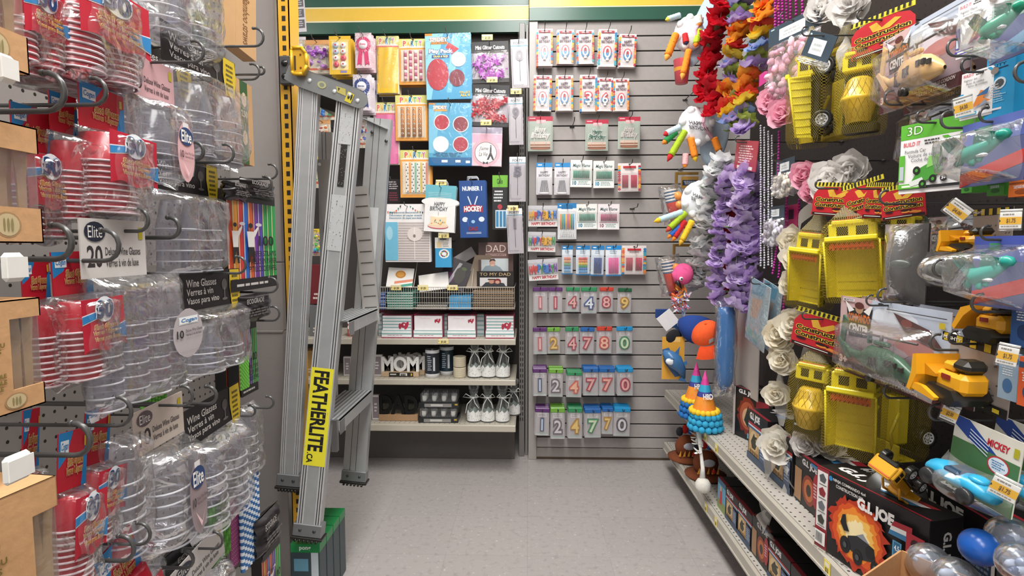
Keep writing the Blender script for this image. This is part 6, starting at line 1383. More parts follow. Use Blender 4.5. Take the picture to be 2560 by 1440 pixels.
def truck(kind,label,net=True,grp='yellow toy trucks in nets',wheels=True,L=.27,w=.105):
 o=thing('toy_truck',label,'toy truck',grp)
 mb=MB(); mb.box(-w*.34,.012,.0,w*.34,.032,L*.97,BK,.004); mb.box(-w*.42,.006,L*.66,w*.42,.03,L*.72,BK,.003); mb.build('chassis',o)
 cab(o,w*.92,L*.72,L*.92,-.035,.026)
 if kind=='dump':
  mb=MB(); a,b=w*.40,w*.52; zt=L*.70; zb=0.0; D=.058; t=.004
  sec=lambda z,k=1.0:[(-b*k,-D,z),(-a*k,.008,z),(a*k,.008,z),(b*k,-D,z)]
  s0,s1=[(-b,-D*.55,zb),(-a,.010,zb),(a,.010,zb),(b,-D*.55,zb)],[(-b,-D,zt),(-a,.004,zt),(a,.004,zt),(b,-D,zt)]
  for q in(0,t):
   vs=[(x*(1-q*6),y-q*0,z)for x,y,z in s0]+[(x*(1-q*6),y-q*.5,z)for x,y,z in s1]
   mb.add(vs,[(0,1,5,4),(1,2,6,5),(2,3,7,6)],YEL if q==0 else YED)
  mb.box(-b,-D-.002,zt-.003,b,.006,zt+.004,YEL,.002)
  mb.box(-b*.95,-D-.012,zt,b*.95,-D+.002,zt+.016,YEL,.003)
  for s in(-1,1):
   mb.tube([(s*b,-D*.55,zb),(s*b,-D,zt)],.0035,YEL,6)
   for k in range(8):f=(k+.5)/8; z=zb+(zt-zb)*f; yy=-D*(.55+.45*f); mb.tube([(s*(b+.001),yy,z),(s*(a+.001),.008,z)],.0022,YEL,5)
  for k in range(6):f=(k+1)/7; z=zb+(zt-zb)*f; mb.box(-a*.9,.0045,z-.001,a*.9,.0055,z+.001,YED)
  mb.tube([(-a,.010,zb),(a,.010,zb)],.0035,YEL,6)
  mb.build('dump_bed',o)
  mb=MB(); mb.box(-b*.8,-D*.98,zt-.030,b*.8,-D*.96,zt-.006,ORG,.0004); g=G(mb,(-b*.8,-D*.98,zt-.006),(b*1.6,0,0),(0,0,-.024),(0,-1,0))
  for k in range(9):u=k/9; g.poly([(u,0),(u+.05,0),(u+.02,.3),(u-.0,.3)],'#7a1f14'); g.poly([(u+.03,.7),(u+.08,.7),(u+.05,1),(u,1)],'#7a1f14')
  g.rect(.1,.32,.9,.68,'#c83a24'); mb.build('hazard_sticker',o)
 elif kind=='mixer':
  mb=MB(); R=w*.47; M=Matrix.Translation((0,-.022,.02)); mb.lathe([(R*.52,0),(R*.62,.004),(R*.98,.072),(R*1.03,.076),(R*1.03,.082),(R*.98,.086),(R*.66,.142),(R*.5,.150),(0,.150)],P('#e0b83a','g'),26,M=M)
  for k in range(14):
   a=2*PI*k/14
   for s in(-1,1):
    pts=[M@Vector((rr_*1.01*math.cos(a+s*(zz-.076)*9),rr_*1.01*math.sin(a+s*(zz-.076)*9),zz))for rr_,zz in((R*.64,.006),(R*.8,.037),(R*.98,.070),(R*.98,.088),(R*.82,.115),(R*.67,.140))]
    mb.tube(pts,.0007,P('#9a7a1c','g'),3,cap=False)
  mb.build('mixer_drum',o)
  mb=MB(); mb.box(-w*.46,-.02,-.012,w*.46,.03,.022,BK,.006); mb.box(-w*.44,-.012,.170,w*.44,.02,.186,BK,.004); mb.tube([(-w*.42,-.01,.02),(-w*.42,-.01,.18)],.004,BK,6); mb.tube([(w*.42,-.01,.02),(w*.42,-.01,.18)],.004,BK,6); mb.build('drum_frame',o)
 elif kind=='loader':
  mb=MB(); mb.box(-w*.25,-.03,.02,w*.25,.014,.16,YED,.006); mb.box(-w*.5,-.05,-.02,w*.5,-.044,.03,YED,.003); mb.box(-w*.5,-.05,-.02,w*.5,.01,-.014,YED,.003)
  for s in(-1,1):mb.tube([(s*w*.3,-.03,.12),(s*w*.3,-.055,.06),(s*w*.3,-.045,.01)],.005,YED,6)
  mb.build('loader_body',o)
 if wheels:
  for z in((.05,.215)if kind!='loader' else(.05,.18)):
   for s in(-1,1):wheel(o,s*w*.56,.040,L*z/.27,.031,.026)
 if net:
  mb=MB(); n=16
  prof=[(1.0,-.018),(1.12,.0),(1.14,.09),(1.16,.18),(1.05,.24),(.7,.27),(.30,.31),(.12,.36)]
  vs=[]
  for k,z in prof:
   for i in range(n):
    a=2*PI*i/n; ca,sa=math.cos(a),math.sin(a); ex=lambda c:(abs(c)**.5)*(1 if c>0 else-1)
    vs.append((ex(ca)*w*.56*k,ex(sa)*.056*k-.004,z*L/.27))
  fs=[(i*n+j,i*n+(j+1)%n,(i+1)*n+(j+1)%n,(i+1)*n+j)for i in range(len(prof)-1)for j in range(n)]
  mb.add(vs,[f for f in fs if f[0]<5*n],NET,True); mb.add(vs,[f for f in fs if f[0]>=5*n],NETG,True); mb.build('net_bag',o)
 return o
def put_truck(kind,label,px,py_bottom,X,yaw=0,roll=0,tilt=0,L=.27,w=.105,net=True,wheels=True,grp='yellow toy trucks in nets'):
 k=L/.27; o=truck(kind,label,net,grp,wheels,.27,w/k); o.scale=(k,k,k); p=at_x(px,py_bottom,X); return place(o,p,'right',roll,yaw,tilt)
put_truck('dump','yellow dump truck hanging nose up with two white rimmed wheels showing',2022,350,.80,yaw=-.55,L=.235,w=.105)
put_truck('mixer','yellow mixer truck hanging in the top row beside the wheels',2150,325,.80,yaw=.75,L=.19,w=.082,wheels=False)
put_truck('dump','yellow dump truck in the middle row, left one',2022,758,.79,yaw=.45,roll=.10,L=.205,w=.095)
put_truck('dump','yellow dump truck in the middle row with its bed facing out',2142,742,.80,yaw=.85,roll=-.07,L=.195,w=.112)
put_truck('mixer','yellow mixer truck in the lower row',2024,1078,.79,yaw=.75,roll=.05,L=.205,w=.092,wheels=False)
put_truck('dump','yellow dump truck in the lower row with a flat bed facing out',2132,1122,.79,yaw=.80,L=.205,w=.102,wheels=False)
put_truck('dump','yellow truck half hidden behind the clear helicopter blister',2238,735,.97,yaw=.6,L=.22,w=.10)
put_truck('loader','yellow loader truck in shadow right of the flat bed',2238,1120,.97,yaw=.2,L=.24,w=.11)
put_truck('loader','yellow loader truck in shadow behind the top mixer truck',2110,330,.93,yaw=.2,L=.25,w=.11)
def shield(w,h):
 o=thing('truck_tag','','tag'); mb=MB()
 pts=[(-.5,-1),(.5,-1),(.5,-.3),(.42,-.12),(.22,-.02),(0,0),(-.22,-.02),(-.42,-.12),(-.5,-.3)]
 mb.prism([(x*w,z*h)for x,z in pts],0,.0015,P('#b8222c','p')); g=front(mb,w,h)
 g.rect(.05,.93,.95,.96,'#e8e0d8'); g.rect(.02,.90,.98,.99,'#241c1a'); g.rect(.08,.93,.7,.95,'#e8e0d8')
 g.poly([(.3,.14),(.42,.1),(.5,.3),(.7,.14),(.8,.2),(.62,.38),(.36,.36)],'#d8a83a'); g.text('Construction',.06,.38,.94,.52,'#2a1810',.04,out='#e8c84a',outw=.06); g.text('Construccion',.06,.56,.94,.70,'#2a1810',.04,out='#e8c84a',outw=.06)
 r=random.Random(2); [g.ell(r.uniform(.15,.85),r.uniform(.75,.86),.1,.04,'#30161a' if i%2 else '#e08a3a',8)for i in range(6)]
 mb.build('tag_card',o); mb=MB(); mb.box(-w*.5,-.0005,-.002,w*.5,.001,h*.12,P('#d8c83a','p')); g=G(mb,(-w/2,-.0006,h*.12),(w,0,0),(0,0,-h*.12),(0,-1,0)); [g.poly([(k/12,0),(k/12+.04,0),(k/12+.03,1),(k/12-.01,1)],'#241f1a')for k in range(12)]
 mb.build('striped_flap',o); return o
for k,(r,X,ya,ro,lb)in enumerate((((2158,44,2252,128),.80,.5,-.05,'red tag above the top mixer truck'),((2062,466,2126,540),.78,.55,.12,'red tag, leftmost of the row over the middle trucks'),((2124,462,2186,545),.785,.5,-.22,'red tag, second of the row over the middle trucks'),((2176,466,2218,545),.80,.45,.10,'red tag, third of the row over the middle trucks'),((2218,470,2290,545),.80,.4,-.10,'red tag, rightmost of the row over the middle trucks'),((2018,792,2098,882),.79,.5,.16,'red tag over the lower mixer truck'))):
 on_right(shield,r,X,'truck_tag',lb+' with brown cartoon lettering','tag','red shield tags of the toy trucks',roll=ro,yaw=ya,hk=k in(0,1,3,5))
def heli(o,w,h,col,dark,blis=True,scale=1.0):
 mb=MB(); c=P(col,'g'); s=w*scale; zc=-h*.70
 def sec(x,ry,rz,dz=0.0):return[(x,-.022+ry*math.cos(2*PI*i/12),zc+dz+rz*math.sin(2*PI*i/12))for i in range(12)]
 S_=[sec(-.47*s,.002,.004,.030),sec(-.30*s,.005,.008,.004),sec(-.16*s,.009,.013,.0),sec(-.05*s,.016,.028,.006),(sec(.12*s,.018,.030,.004)),sec(.28*s,.016,.024,.0),sec(.40*s,.010,.014,-.008),sec(.46*s,.003,.004,-.012)]
 vs=[v for q in S_ for v in q]; fs=[(i*12+j,i*12+(j+1)%12,(i+1)*12+(j+1)%12,(i+1)*12+j)for i in range(7)for j in range(12)]; mb.add(vs,fs,c,True)
 mb.prism([(-.46*s,zc+.02),(-.40*s,zc+.02),(-.36*s,zc+.075),(-.42*s,zc+.085)],-.024,-.020,c)
 mb.prism([(-.50*s,zc+.030),(-.46*s,zc+.034),(-.30*s,zc-.006),(-.34*s,zc-.012)],-.026,-.018,c)
 mb.tube([(-.1*s,-.034,zc+.008),(.14*s,-.036,zc+.012),(.34*s,-.03,zc+.006)],.0025,c,6)
 for x0,x1,za,zb in((.02,.06,-.006,.012),(.07,.11,-.004,.014),(.20,.25,.004,.016),(.27,.31,.004,.015),(.34,.38,.0,.010)):mb.box(x0*s,-.0405,zc+za,x1*s,-.034,zc+zb,P('#241f1a','g'),.001)
 if not dark:
  for k in range(3):x=(-.14+.035*k)*s; mb.box(x,-.0345,zc-.014,x+.008*w/.3,-.02,zc+.014,P('#3a2c20','g'),.001)
 mb.build('helicopter_body',o)
 mb=MB(); mb.box(-.12*s,-.020,zc+.034,-.10*s,-.012,zc+.060,c); mb.box(-.02*s,-.026,zc+.036,.14*s,-.014,zc+.046,c,.003); mb.tube([(-.4*s,-.02,zc+.052),(.42*s,-.02,zc+.058)],.0025,P('#4a4440','g'),5); mb.tube([(.05*s,-.02,zc+.03),(.05*s,-.02,zc+.058)],.004,P('#4a4440','g'),6); mb.build('rotor',o)
 mb=MB(); M=Matrix.Translation((.03*s,-.036,zc-.032))@Matrix.Rotation(PI/2,4,'X'); mb.lathe([(0,.006),(.009,.006),(.009,-.006),(0,-.006)],P('#2b2620','g'),12,M=M); mb.build('wheel',o)
 if blis:
  mb=MB(); mb.grid(lambda u,v:((-.52+1.02*u)*s,-.002-.046*(min(1,min(u,1-u)*8)*min(1,min(v,1-v)*6))-.002*math.sin(12*u+8*v),zc+.085-.135*v),16,10,film(haze=.015,gloss=.4,bump=.25,name='thin_blister')); mb.build('blister',o)
def commando(w,h,col,dark,z=True):
 o=thing('helicopter_card','','toy'); mb=MB(); mb.box(-w/2,0,-h,w/2,.002,0,P('#c3bccb','p'),.0006); g=front(mb,w,h)
 g.rect(0,0,1,.5,'#b9c2d2'); g.poly([(0,0),(.35,0),(.2,.5),(0,.6)],'#c9a9a8'); g.ell(.55,.2,.22,.14,'#d8dde6',16); g.ell(.5,.36,.3,.12,'#cfc6cf',16); g.rect(0,.5,1,.84,'#9a8790'); g.ell(.7,.46,.2,.1,'#b47a78',14); g.ell(.4,.56,.3,.08,'#b09aa0',14)
 g.rect(0,.84,1,1,'#4a1c22'); g.poly([(0,.6),(.1,.62),(.25,.84),(0,.84)],'#8a5a4a')
 g.poly([(.08,.14),(.36,.12),(.33,.48),(.115,.5)],'#2b2829')
 g.ell(.22,.13,.045,.07,'#b08868',12); g.ell(.22,.095,.05,.045,'#5a2c26',12); g.poly([(.17,.16),(.06,.05),(.11,.2)],'#e9e6e4'); g.poly([(.27,.16),(.37,.04),(.33,.2)],'#e9e6e4')
 g.text('COMMANDO',.10,.2,.34,.31,'#d8722c',.05); g.text('CENTER',.12,.33,.33,.45,'#e6e2de',.05); g.rect(.04,.02,.17,.055,'#e6e0e0'); g.text('MORTOY',.05,.025,.16,.05,'#4a4448',.02)
 g.poly([(.56,.1),(.86,.22),(.97,.4),(.8,.36),(.66,.28)],'#5a3e3c'); g.rect(.5,.07,.98,.08,'#4a4648'); g.ell(.68,.2,.05,.05,'#7a4a44',8); g.rect(.93,.12,.97,.18,'#c8b42c')
 g.text('PULL STRING · TIRE LE CORDON',.42,.86,.88,.905,'#d8ccc8',.02,.2); g.text('TIRA DE LA CUERDA',.48,.92,.80,.965,'#d8ccc8',.02,.2); g.text('3+',.03,.78,.12,.88,'#f0e0d0',.05,out='#c8642c'); g.ell(.45,.03,.03,.015,'#222',8)
 mb.build('backing_card',o); heli(o,w*.82 if not dark else w*.82,h,col,dark); return o
on_right(lambda w,h:commando(w,h,'#d8ae74',False),(2206,50,2428,248),.77,'helicopter_card','commando helicopter card with a tan helicopter, upper right','toy','helicopter cards',roll=0,hk=False,extra=1,gap=.05)
on_right(lambda w,h:commando(w,h,'#3a5f48',True),(2098,756,2376,968),.755,'helicopter_card','commando helicopter card with a dark green helicopter, centre right','toy','helicopter cards',tipx=.72,extra=1,gap=.05)
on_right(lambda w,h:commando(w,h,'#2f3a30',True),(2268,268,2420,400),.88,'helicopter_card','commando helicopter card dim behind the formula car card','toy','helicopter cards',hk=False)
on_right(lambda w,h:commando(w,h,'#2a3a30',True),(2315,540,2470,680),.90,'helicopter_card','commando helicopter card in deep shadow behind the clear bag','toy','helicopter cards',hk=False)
def puzzle(w,h,head,name_,lines,toy):
 def d(g):
  if head=='3D':g.rect(0,0,1,.22,'#5fb03a'); g.text('3D',.1,.04,.32,.16,'#e4f2dc',.0,out='#3f7f2c'); v0=.24
  else:v0=.02
  hc={'3D':'#5fb03a','P':'#4a3f9a','B':'#2a9ad0'}[head]
  g.text('BUILD IT',.05,v0+.02,.3,v0+.08,'#d8606a',.02,.1); g.lines(.34,v0+.01,.6,v0+.09,2,'#4a4a4a',3); g.poly([(.6,v0),(.68,v0),(.84,v0+.14),(.76,v0+.14)],hc); g.rect(.84,v0,1,v0+.10,hc)
  for i,l in enumerate((name_,)+lines):g.text(l,.08+.05*i,v0+.13+.065*i,.08+.05*i+min(.6,.028*len(l)),v0+.18+.065*i,'#4a4a4e',.0)
  g.rect(0,.44,.09,.82,hc); g.rect(.015,.6,.075,.8,'#b9c4cc'); g.rect(0,.9,1,.94,'#2b2b2d' if head=='3D' else '#e4e4e6'); g.rect(0,.86,.42,.93,hc); g.rect(.06,.88,.4,.91,'#e0f0d8')
  g.lines(.72,.40,.95,.7,6,'#b9b4b4',7); g.ell(.66,.82,.05,.05,'#2a2a2c',14); g.text('3+',.63,.80,.69,.84,'#f0f0f0',.03)
  cc={'3D':['#4a9a3c','#2f6a2a','#8ac86a'],'P':['#8a3a5a','#3a3f6a','#b88aa0'],'B':['#d8803a','#3a6a9a','#8a9ab0']}[head]
  if toy=='car':
   g.poly([(.2,.84),(.3,.66),(.52,.56),(.66,.62),(.62,.74),(.4,.84)],cc[0]); g.poly([(.16,.84),(.36,.78),(.4,.86),(.2,.9)],'#d8dcd8'); g.poly([(.44,.5),(.6,.48),(.56,.62),(.42,.66)],cc[2]); g.rect(.50,.38,.52,.52,cc[1]); g.rect(.6,.38,.62,.52,cc[1])
   for u,v in((.28,.68),(.52,.82),(.66,.60),(.38,.88)):g.ell(u,v,.055,.06,'#232a22',14); g.ell(u,v,.022,.024,cc[0],10)
  else:
   g.poly([(.3,.8),(.5,.45),(.66,.5),(.56,.62),(.74,.7),(.48,.74)],cc[0]); g.poly([(.4,.56),(.7,.42),(.66,.56)],cc[1]); g.poly([(.44,.8),(.62,.66),(.66,.74)],cc[2]); g.ell(.8,.14,.09,.07,'#8a7f78',12)
 return flat_card(w,h,d,'#eceaea')
on_right(lambda w,h:puzzle(w,h,'3D','Formula Car',('Voiture de course','Coche de carreras'),'car'),(2276,300,2402,478),.76,'puzzle_card','white and green 3D formula car card','toy','build it cards',yaw=.35,tipx=.735,extra=1)
on_right(lambda w,h:puzzle(w,h,'P','Fighter Plane',('Avion de combat','Avion caza'),'plane'),(2404,-8,2496,130),.76,'puzzle_card','white and purple fighter plane card at the top right','toy','build it cards',yaw=.2,hk=False,extra=1)
on_right(lambda w,h:puzzle(w,h,'B','Fighter Jet',('Avion de combat','Avion de combate'),'plane'),(2412,172,2500,290),.755,'puzzle_card','white and sky blue fighter jet card right of the tan helicopter','toy','build it cards',yaw=.2,tipx=.73)
def blue_card(w,h):
 def d(g):g.rect(0,0,1,1,'#2496cc'); g.text('CITY',.2,.12,.7,.17,'#123a58',.03); g.rect(.2,.19,.76,.21,'#123a58'); g.ell(.5,.45,.22,.1,'#cfe0ea',18); g.ell(.5,.45,.16,.07,'#4a4f54',10); g.lines(.3,.62,.75,.76,4,'#8fd0ec',2)
 return flat_card(w,h,d,'#2496cc',t=.02)
on_right(blue_card,(2468,140,2532,290),.76,'blue_toy_box','sky blue toy box beside the fighter jet card','toy',yaw=.1,hk=False)
def dragon(w,h,col,hdr,tail='#c8403a'):
 o=thing('dragon_pack','','toy'); mb=MB(); mb.box(-w/2,0,-h,w/2,.002,0,P('#5a5f8a','p')); g=front(mb,w,h); g.rect(0,0,1,.35,hdr[0]); g.poly([(0,.8),(1,.55),(1,.75),(0,1)],hdr[1]); g.rect(.3,.1,.5,.2,'#3f9f5a'); mb.build('backing_card',o)
 mb=MB(); c=P(col,'g'); z=-h*.52
 mb.tube([(-w*.42,-.02,z+h*.1),(-w*.2,-.03,z),(w*.05,-.034,z-h*.05),(w*.25,-.03,z+h*.05),(w*.42,-.024,z+h*.16)],.01,c,10,rs=[.003,.008,.015,.010,.006])
 for s in(-1,1):
  mb.add([(0,-.03,z),(s*w*.2,-.045,z+h*.30),(s*w*.44,-.04,z+h*.22),(s*w*.34,-.036,z+h*.06),(s*w*.2,-.034,z-h*.02)],[(0,1,2),(0,2,3),(0,3,4)],c)
  mb.add([(0,-.027,z),(s*w*.2,-.042,z+h*.30),(s*w*.44,-.037,z+h*.22),(s*w*.34,-.033,z+h*.06),(s*w*.2,-.031,z-h*.02)],[(0,1,2),(0,2,3),(0,3,4)],c)
  mb.tube([(s*w*.08,-.03,z-h*.04),(s*w*.12,-.04,z-h*.2)],.005,c,6); mb.tube([(-s*w*.16,-.028,z-h*.02),(-s*w*.2,-.036,z-h*.16)],.004,c,6)
 mb.box(w*.1,-.04,z-h*.1,w*.3,-.03,z-h*.05,P('#d8d8dc','g'),.003); mb.ball((w*.43,-.026,z+h*.18),.011,c,8,(1.4,.8,.8)); mb.build('winged_toy',o)
 mb=MB(); mb.grid(lambda u,v:((u-.5)*w*.98,-.003-.062*(min(1,min(u,1-u)*6)*min(1,min(v,1-v)*5))+.003*math.sin(9*u+7*v),-h*(.12+.84*v)),14,14,film(haze=.09,gloss=.6,bump=.35,name='clamshell')); mb.build('clamshell',o); return o
on_right(lambda w,h:dragon(w,h,'#1f8a6a',('#9ab0a8','#7aa0c0')),(2478,-10,2600,140),.73,'dragon_pack','clear pack with a green winged creature, top right corner','toy','winged creature packs',hk=False)
on_right(lambda w,h:dragon(w,h,'#1f8a78',('#5a6ab0','#c8403a')),(2404,296,2560,460),.73,'dragon_pack','clear pack with a teal winged creature beside the formula card','toy','winged creature packs',tipx=.72,extra=1,gap=.07)
on_right(lambda w,h:dragon(w,h,'#2a9a8c',('#4a5ab0','#c8403a')),(2432,590,2570,770),.73,'dragon_pack','clear pack with a teal winged creature under the middle price holder','toy','winged creature packs',tipx=.71)
ORY,ORYD=P('#e8a41f','g'),P('#c98616','g')
def bulldozer(w,h,blade=True,card=True):
 o=thing('construction_toy','','toy')
 if card:
  mb=MB(); mb.box(-w/2,0,-h,w/2,.002,0,P('#a99f98','p'),.0006); g=front(mb,w,h); g.rect(0,0,1,.14,'#1d1b18'); [g.rect(.02+k*.2,.01,.11+k*.2,.13,'#e0c42c')for k in range(5)]; g.text('MIGHTY',.02,.045,.3,.1,'#e8e4de',.03); g.rect(0,.86,1,1,'#1d1b18'); [g.rect(.02+k*.2,.9,.11+k*.2,.96,'#e0c42c')for k in range(5)]
  r=random.Random(3)
  for i in range(12):u,v=r.uniform(.5,.95),r.uniform(.2,.8); g.poly([(u,v),(u+.04,v-.02),(u+.05,v),(u+.01,v+.02)],'#5a534e')
  mb.build('backing_card',o)
 s=w*.9; z=-h*.72; mb=MB()
 mb.box(-.08*s,-.055,z,.34*s,-.008,z+.22*s,ORY,.006); mb.box(-.02*s,-.05,z+.22*s,.16*s,-.012,z+.34*s,ORY,.004); mb.box(.12*s,-.052,z+.24*s,.38*s,-.012,z+.40*s,P('#26221c','g'),.008); mb.box(.20*s,-.056,z-.02*s,.40*s,-.010,z+.24*s,ORY,.008); mb.box(.04*s,-.0565,z+.13*s,.18*s,-.055,z+.19*s,P('#8a2a1c','p'))
 mb.build('body',o)
 mb=MB(); mb.prism([(-.10*s,z-.14*s),(.30*s,z-.16*s),(.38*s,z-.06*s),(.30*s,z+.04*s),(-.06*s,z+.05*s),(-.16*s,z-.04*s)],-.066,-.004,P('#23201c','g'))
 for k in range(7):x=(-.08+.06*k)*s; mb.box(x,-.067,z-.155*s,x+.02*s,-.003,z-.14*s,P('#1a1815','g'))
 mb.build('tracks',o)
 mb=MB()
 if blade:
  mb.prism([(-.30*s,z+.34*s),(-.24*s,z+.36*s),(-.20*s,z+.1*s),(-.30*s,z-.14*s),(-.36*s,z-.12*s),(-.30*s,z+.1*s)],-.075,.0,ORY)
  mb.prism([(-.30*s,z-.02*s),(-.1*s,z-.02*s),(.14*s,z-.10*s),(.12*s,z-.14*s),(-.3*s,z-.1*s)],-.074,-.066,ORY); mb.prism([(-.22*s,z+.24*s),(-.02*s,z+.16*s),(-.02*s,z+.12*s),(-.22*s,z+.1*s)],-.06,-.03,ORYD)
 else:
  mb.prism([(-.42*s,z+.0),(-.36*s,z-.04*s),(-.2*s,z+.18*s),(-.04*s,z+.30*s),(-.06*s,z+.36*s),(-.26*s,z+.30*s)],-.062,-.006,ORY); mb.tube([(-.1*s,-.03,z+.3*s),(.1*s,-.03,z+.2*s)],.006,ORYD,8)
 mb.build('blade',o); return o
on_right(lambda w,h:bulldozer(w,h),(2352,850,2535,1015),.755,'construction_toy','orange yellow bulldozer toy on striped card, lower right','toy','construction toys on cards',roll=.06,tipx=.72)
on_right(lambda w,h:bulldozer(w,h,False,False),(2452,728,2620,862),.80,'construction_toy','orange yellow tracked loader toy at the right edge','toy','construction toys on cards',hk=False)
on_right(lambda w,h:bulldozer(w,h,True,True),(2430,520,2530,650),.82,'construction_toy','orange yellow toy scoop behind the middle price holder','toy','construction toys on cards',hk=False)
def blister_blob(w,h):
 o=thing('clear_blister','','packaging'); mb=MB(); mb.box(-w/2,0,-h,w/2,.002,0,P('#2a2522','p')); mb.build('backing_card',o); mb=MB()
 mb.grid(lambda u,v:((u-.5)*w,-.005-.05*math.sin(PI*u)*math.sin(PI*v)**.6,-h*v),14,14,film(haze=.10,gloss=.8,bump=.3,name='thick_blister')); mb.ball((0,-.02,-h*.5),w*.2,P('#2f3a30','g'),10,(1.4,.4,.6)); mb.build('bubble',o); return o
on_right(blister_blob,(2232,560,2300,760),.79,'clear_blister','empty clear curved blister right of the bed-out dump truck','packaging',hk=False,yaw=.5)
on_right(blister_blob,(2320,630,2432,720),.80,'clear_blister','dark shiny blister behind the curled hook, centre right','packaging',hk=False)
def plainbox(c1,c2,t=.03):
 def f(w,h):
  def d(g):g.rect(0,0,1,1,c1); g.rect(0,.1,1,.22,c2); g.lines(.15,.3,.85,.5,4,'#d8dce4',4); g.ell(.5,.7,.25,.15,c2,16)
  return flat_card(w,h,d,c1,t=t)
 return f
on_right(plainbox('#274f86','#16305c'),(2528,740,2600,870),.74,'blue_toy_box','navy blue toy box at the right edge of the middle row','toy',hk=False)
on_right(plainbox('#8fa8bc','#3a6a9a'),(2496,880,2545,1000),.74,'pale_toy_box','pale blue toy card under the right edge price holder','toy',hk=False)
on_right(plainbox('#cf5a2c','#2f4a6a'),(2545,895,2600,1020),.72,'orange_toy_box','orange toy box at the right edge below the price holder','toy',hk=False)
on_right(plainbox('#3f8a2c','#1f5a1c'),(2404,452,2430,482),.77,'green_toy_box','small green carton end under the formula car card','toy',hk=False)
on_right(plainbox('#3f8a2c','#1f5a1c'),(2468,452,2510,488),.74,'green_toy_box','small green carton end beneath the teal creature pack','toy',hk=False)
on_right(plainbox('#c8641f','#8a3f14'),(2522,450,2590,490),.73,'orange_toy_box','small orange carton end at the right edge','toy',hk=False)
def car_pack(w,h):
 def d(g):
  g.poly([(0,0),(1,0),(1,.38),(0,.3)],'#e9e4d6'); g.poly([(0,0),(.22,0),(.9,.45),(.9,.6),(0,.12)],'#2a4a9a'); g.rect(0,.3,1,1,'#4f7a4a'); g.text('MICKEY',.52,.12,.84,.22,'#c8283a',.04,.1); g.ell(.72,.42,.16,.12,'#c83a3c',18); g.ell(.72,.42,.14,.10,'#e6eef4',18); g.lines(.62,.36,.82,.48,4,'#5a8ab8',2); g.rect(.9,.1,.97,.22,'#b8b02c')
  [g.poly([(.26,.1+k*.045),(.56,.22+k*.045),(.56,.235+k*.045),(.26,.115+k*.045)],'#dfe6f2')for k in range(4)]
 def pt(o,w,h):
  M=Matrix.Translation((0,-.035,-h*.86))@Matrix.Scale(w/.13,4); mb=MB(); c=P('#2f9fc8','g')
  S_=[(-.065,.012,.016),(-.055,.022,.026),(-.03,.026,.034),(.0,.027,.028),(.03,.027,.034),(.055,.024,.028),(.068,.014,.018)]; vs=[]
  for x,ry,hz_ in S_:
   for i in range(12):a=2*PI*i/12; vs.append(tuple(M@Vector((x,ry*math.cos(a),.012+hz_*.5+hz_*.5*math.sin(a)))))
  mb.add(vs,[(i*12+j,i*12+(j+1)%12,(i+1)*12+(j+1)%12,(i+1)*12+j)for i in range(6)for j in range(12)]+[tuple(range(12)),tuple(range(72,84))],c,True)
  mb.ball((.036,-.003,.042),.015,c,12,(1.2,1,.5),M=M); mb.box(-.02,-.022,.034,.012,.022,.044,P('#26405a','g'),.004,M=M); mb.build('toy_car',o)
  for x in(-.04,.036):
   for y in(-.028,.028):mb=MB(); mb.lathe([(0,-.006),(.014,-.006),(.016,0),(.014,.006),(0,.006)],P('#2b2c2e','g'),16,M=M@Matrix.Translation((x,y,.012))@Matrix.Rotation(PI/2,4,'X')); mb.build('wheel',o)
  mb=MB(); mb.grid(lambda u,v:((u-.5)*w,-.003-.07*math.sin(PI*u)**.6*math.sin(PI*(v*.9+.05))**.6,-h*(.5+.52*v)),14,12,BLISTER); mb.build('blister',o)
 return flat_card(w,h,d,'#e9e4d6',parts=pt)
on_right(car_pack,(2395,1068,2545,1262),.74,'car_pack','light blue toy car pack with red lettered card, front one','toy','toy car packs',roll=.10,yaw=.15,hk=False,extra=1,gap=.07)
YEL,YED=P('#d09a22','g'),P('#b98218','g'); o=truck('loader','small orange yellow loader toy lying above the largest black box',False,'construction toys on cards',True,.27,.12); o.scale=(.5,.5,.5); place(o,at_x(2262,1222,.80),'right',.3,.4,.9)
mb=MB(); mb.lathe([(0,-.004),(.055,-.004),(.058,0),(.055,.004),(0,.004)],P('#26241f','g'),24); gq=G(mb,(-.028,-.018,.0045),(.056,0,0),(0,.036,0),(0,0,1)); gq.rect(0,0,1,1,'#efefec'); gq.lines(.1,.1,.9,.9,4,'#8a8a88',1)
tag(mb.build('round_platform',loc=at_x(2240,1236,.80),rot=(.9,.1,-.6)),'round black platform with a white label, above the black box','platform')
def holder(px,py,X,price,lb,w=.046,h=.034,roll=0.0,yaw=.6):
 o=thing('price_holder',lb,'price tag','clear price holders on the toy hooks'); mb=MB(); mb.box(-w/2,0,-h/2,w/2,.0015,h/2,P('#efede8','p'),.0005); g=front(mb,w,h,0,h/2)
 g.lines(.08,.06,.85,.24,1,'#8a8680',3); g.rect(0,.30,1,.74,'#f0b92c'); g.poly([(0,.42),(.07,.52),(0,.62)],'#2f2a20'); g.text(price,.32,.38,.74,.68,'#6a4a10',.03); g.lines(.08,.80,.9,.92,1,'#8a8680',5); mb.build('price_label',o)
 mb=MB(); mb.box(-w*.54,-.003,-h*.6,w*.54,.0035,h*.62,film(haze=.03,gloss=.3,bump=.1,name='clear_holder'),.001); mb.tube([(-w*.5,.002,h*.6),(w*.5,.002,h*.6)],.0022,P('#c9c8c4','g'),6); mb.build('clear_sleeve',o)
 p=at_x(px,py,X); place(o,p,'right',roll,yaw)
 mb=MB(); return o
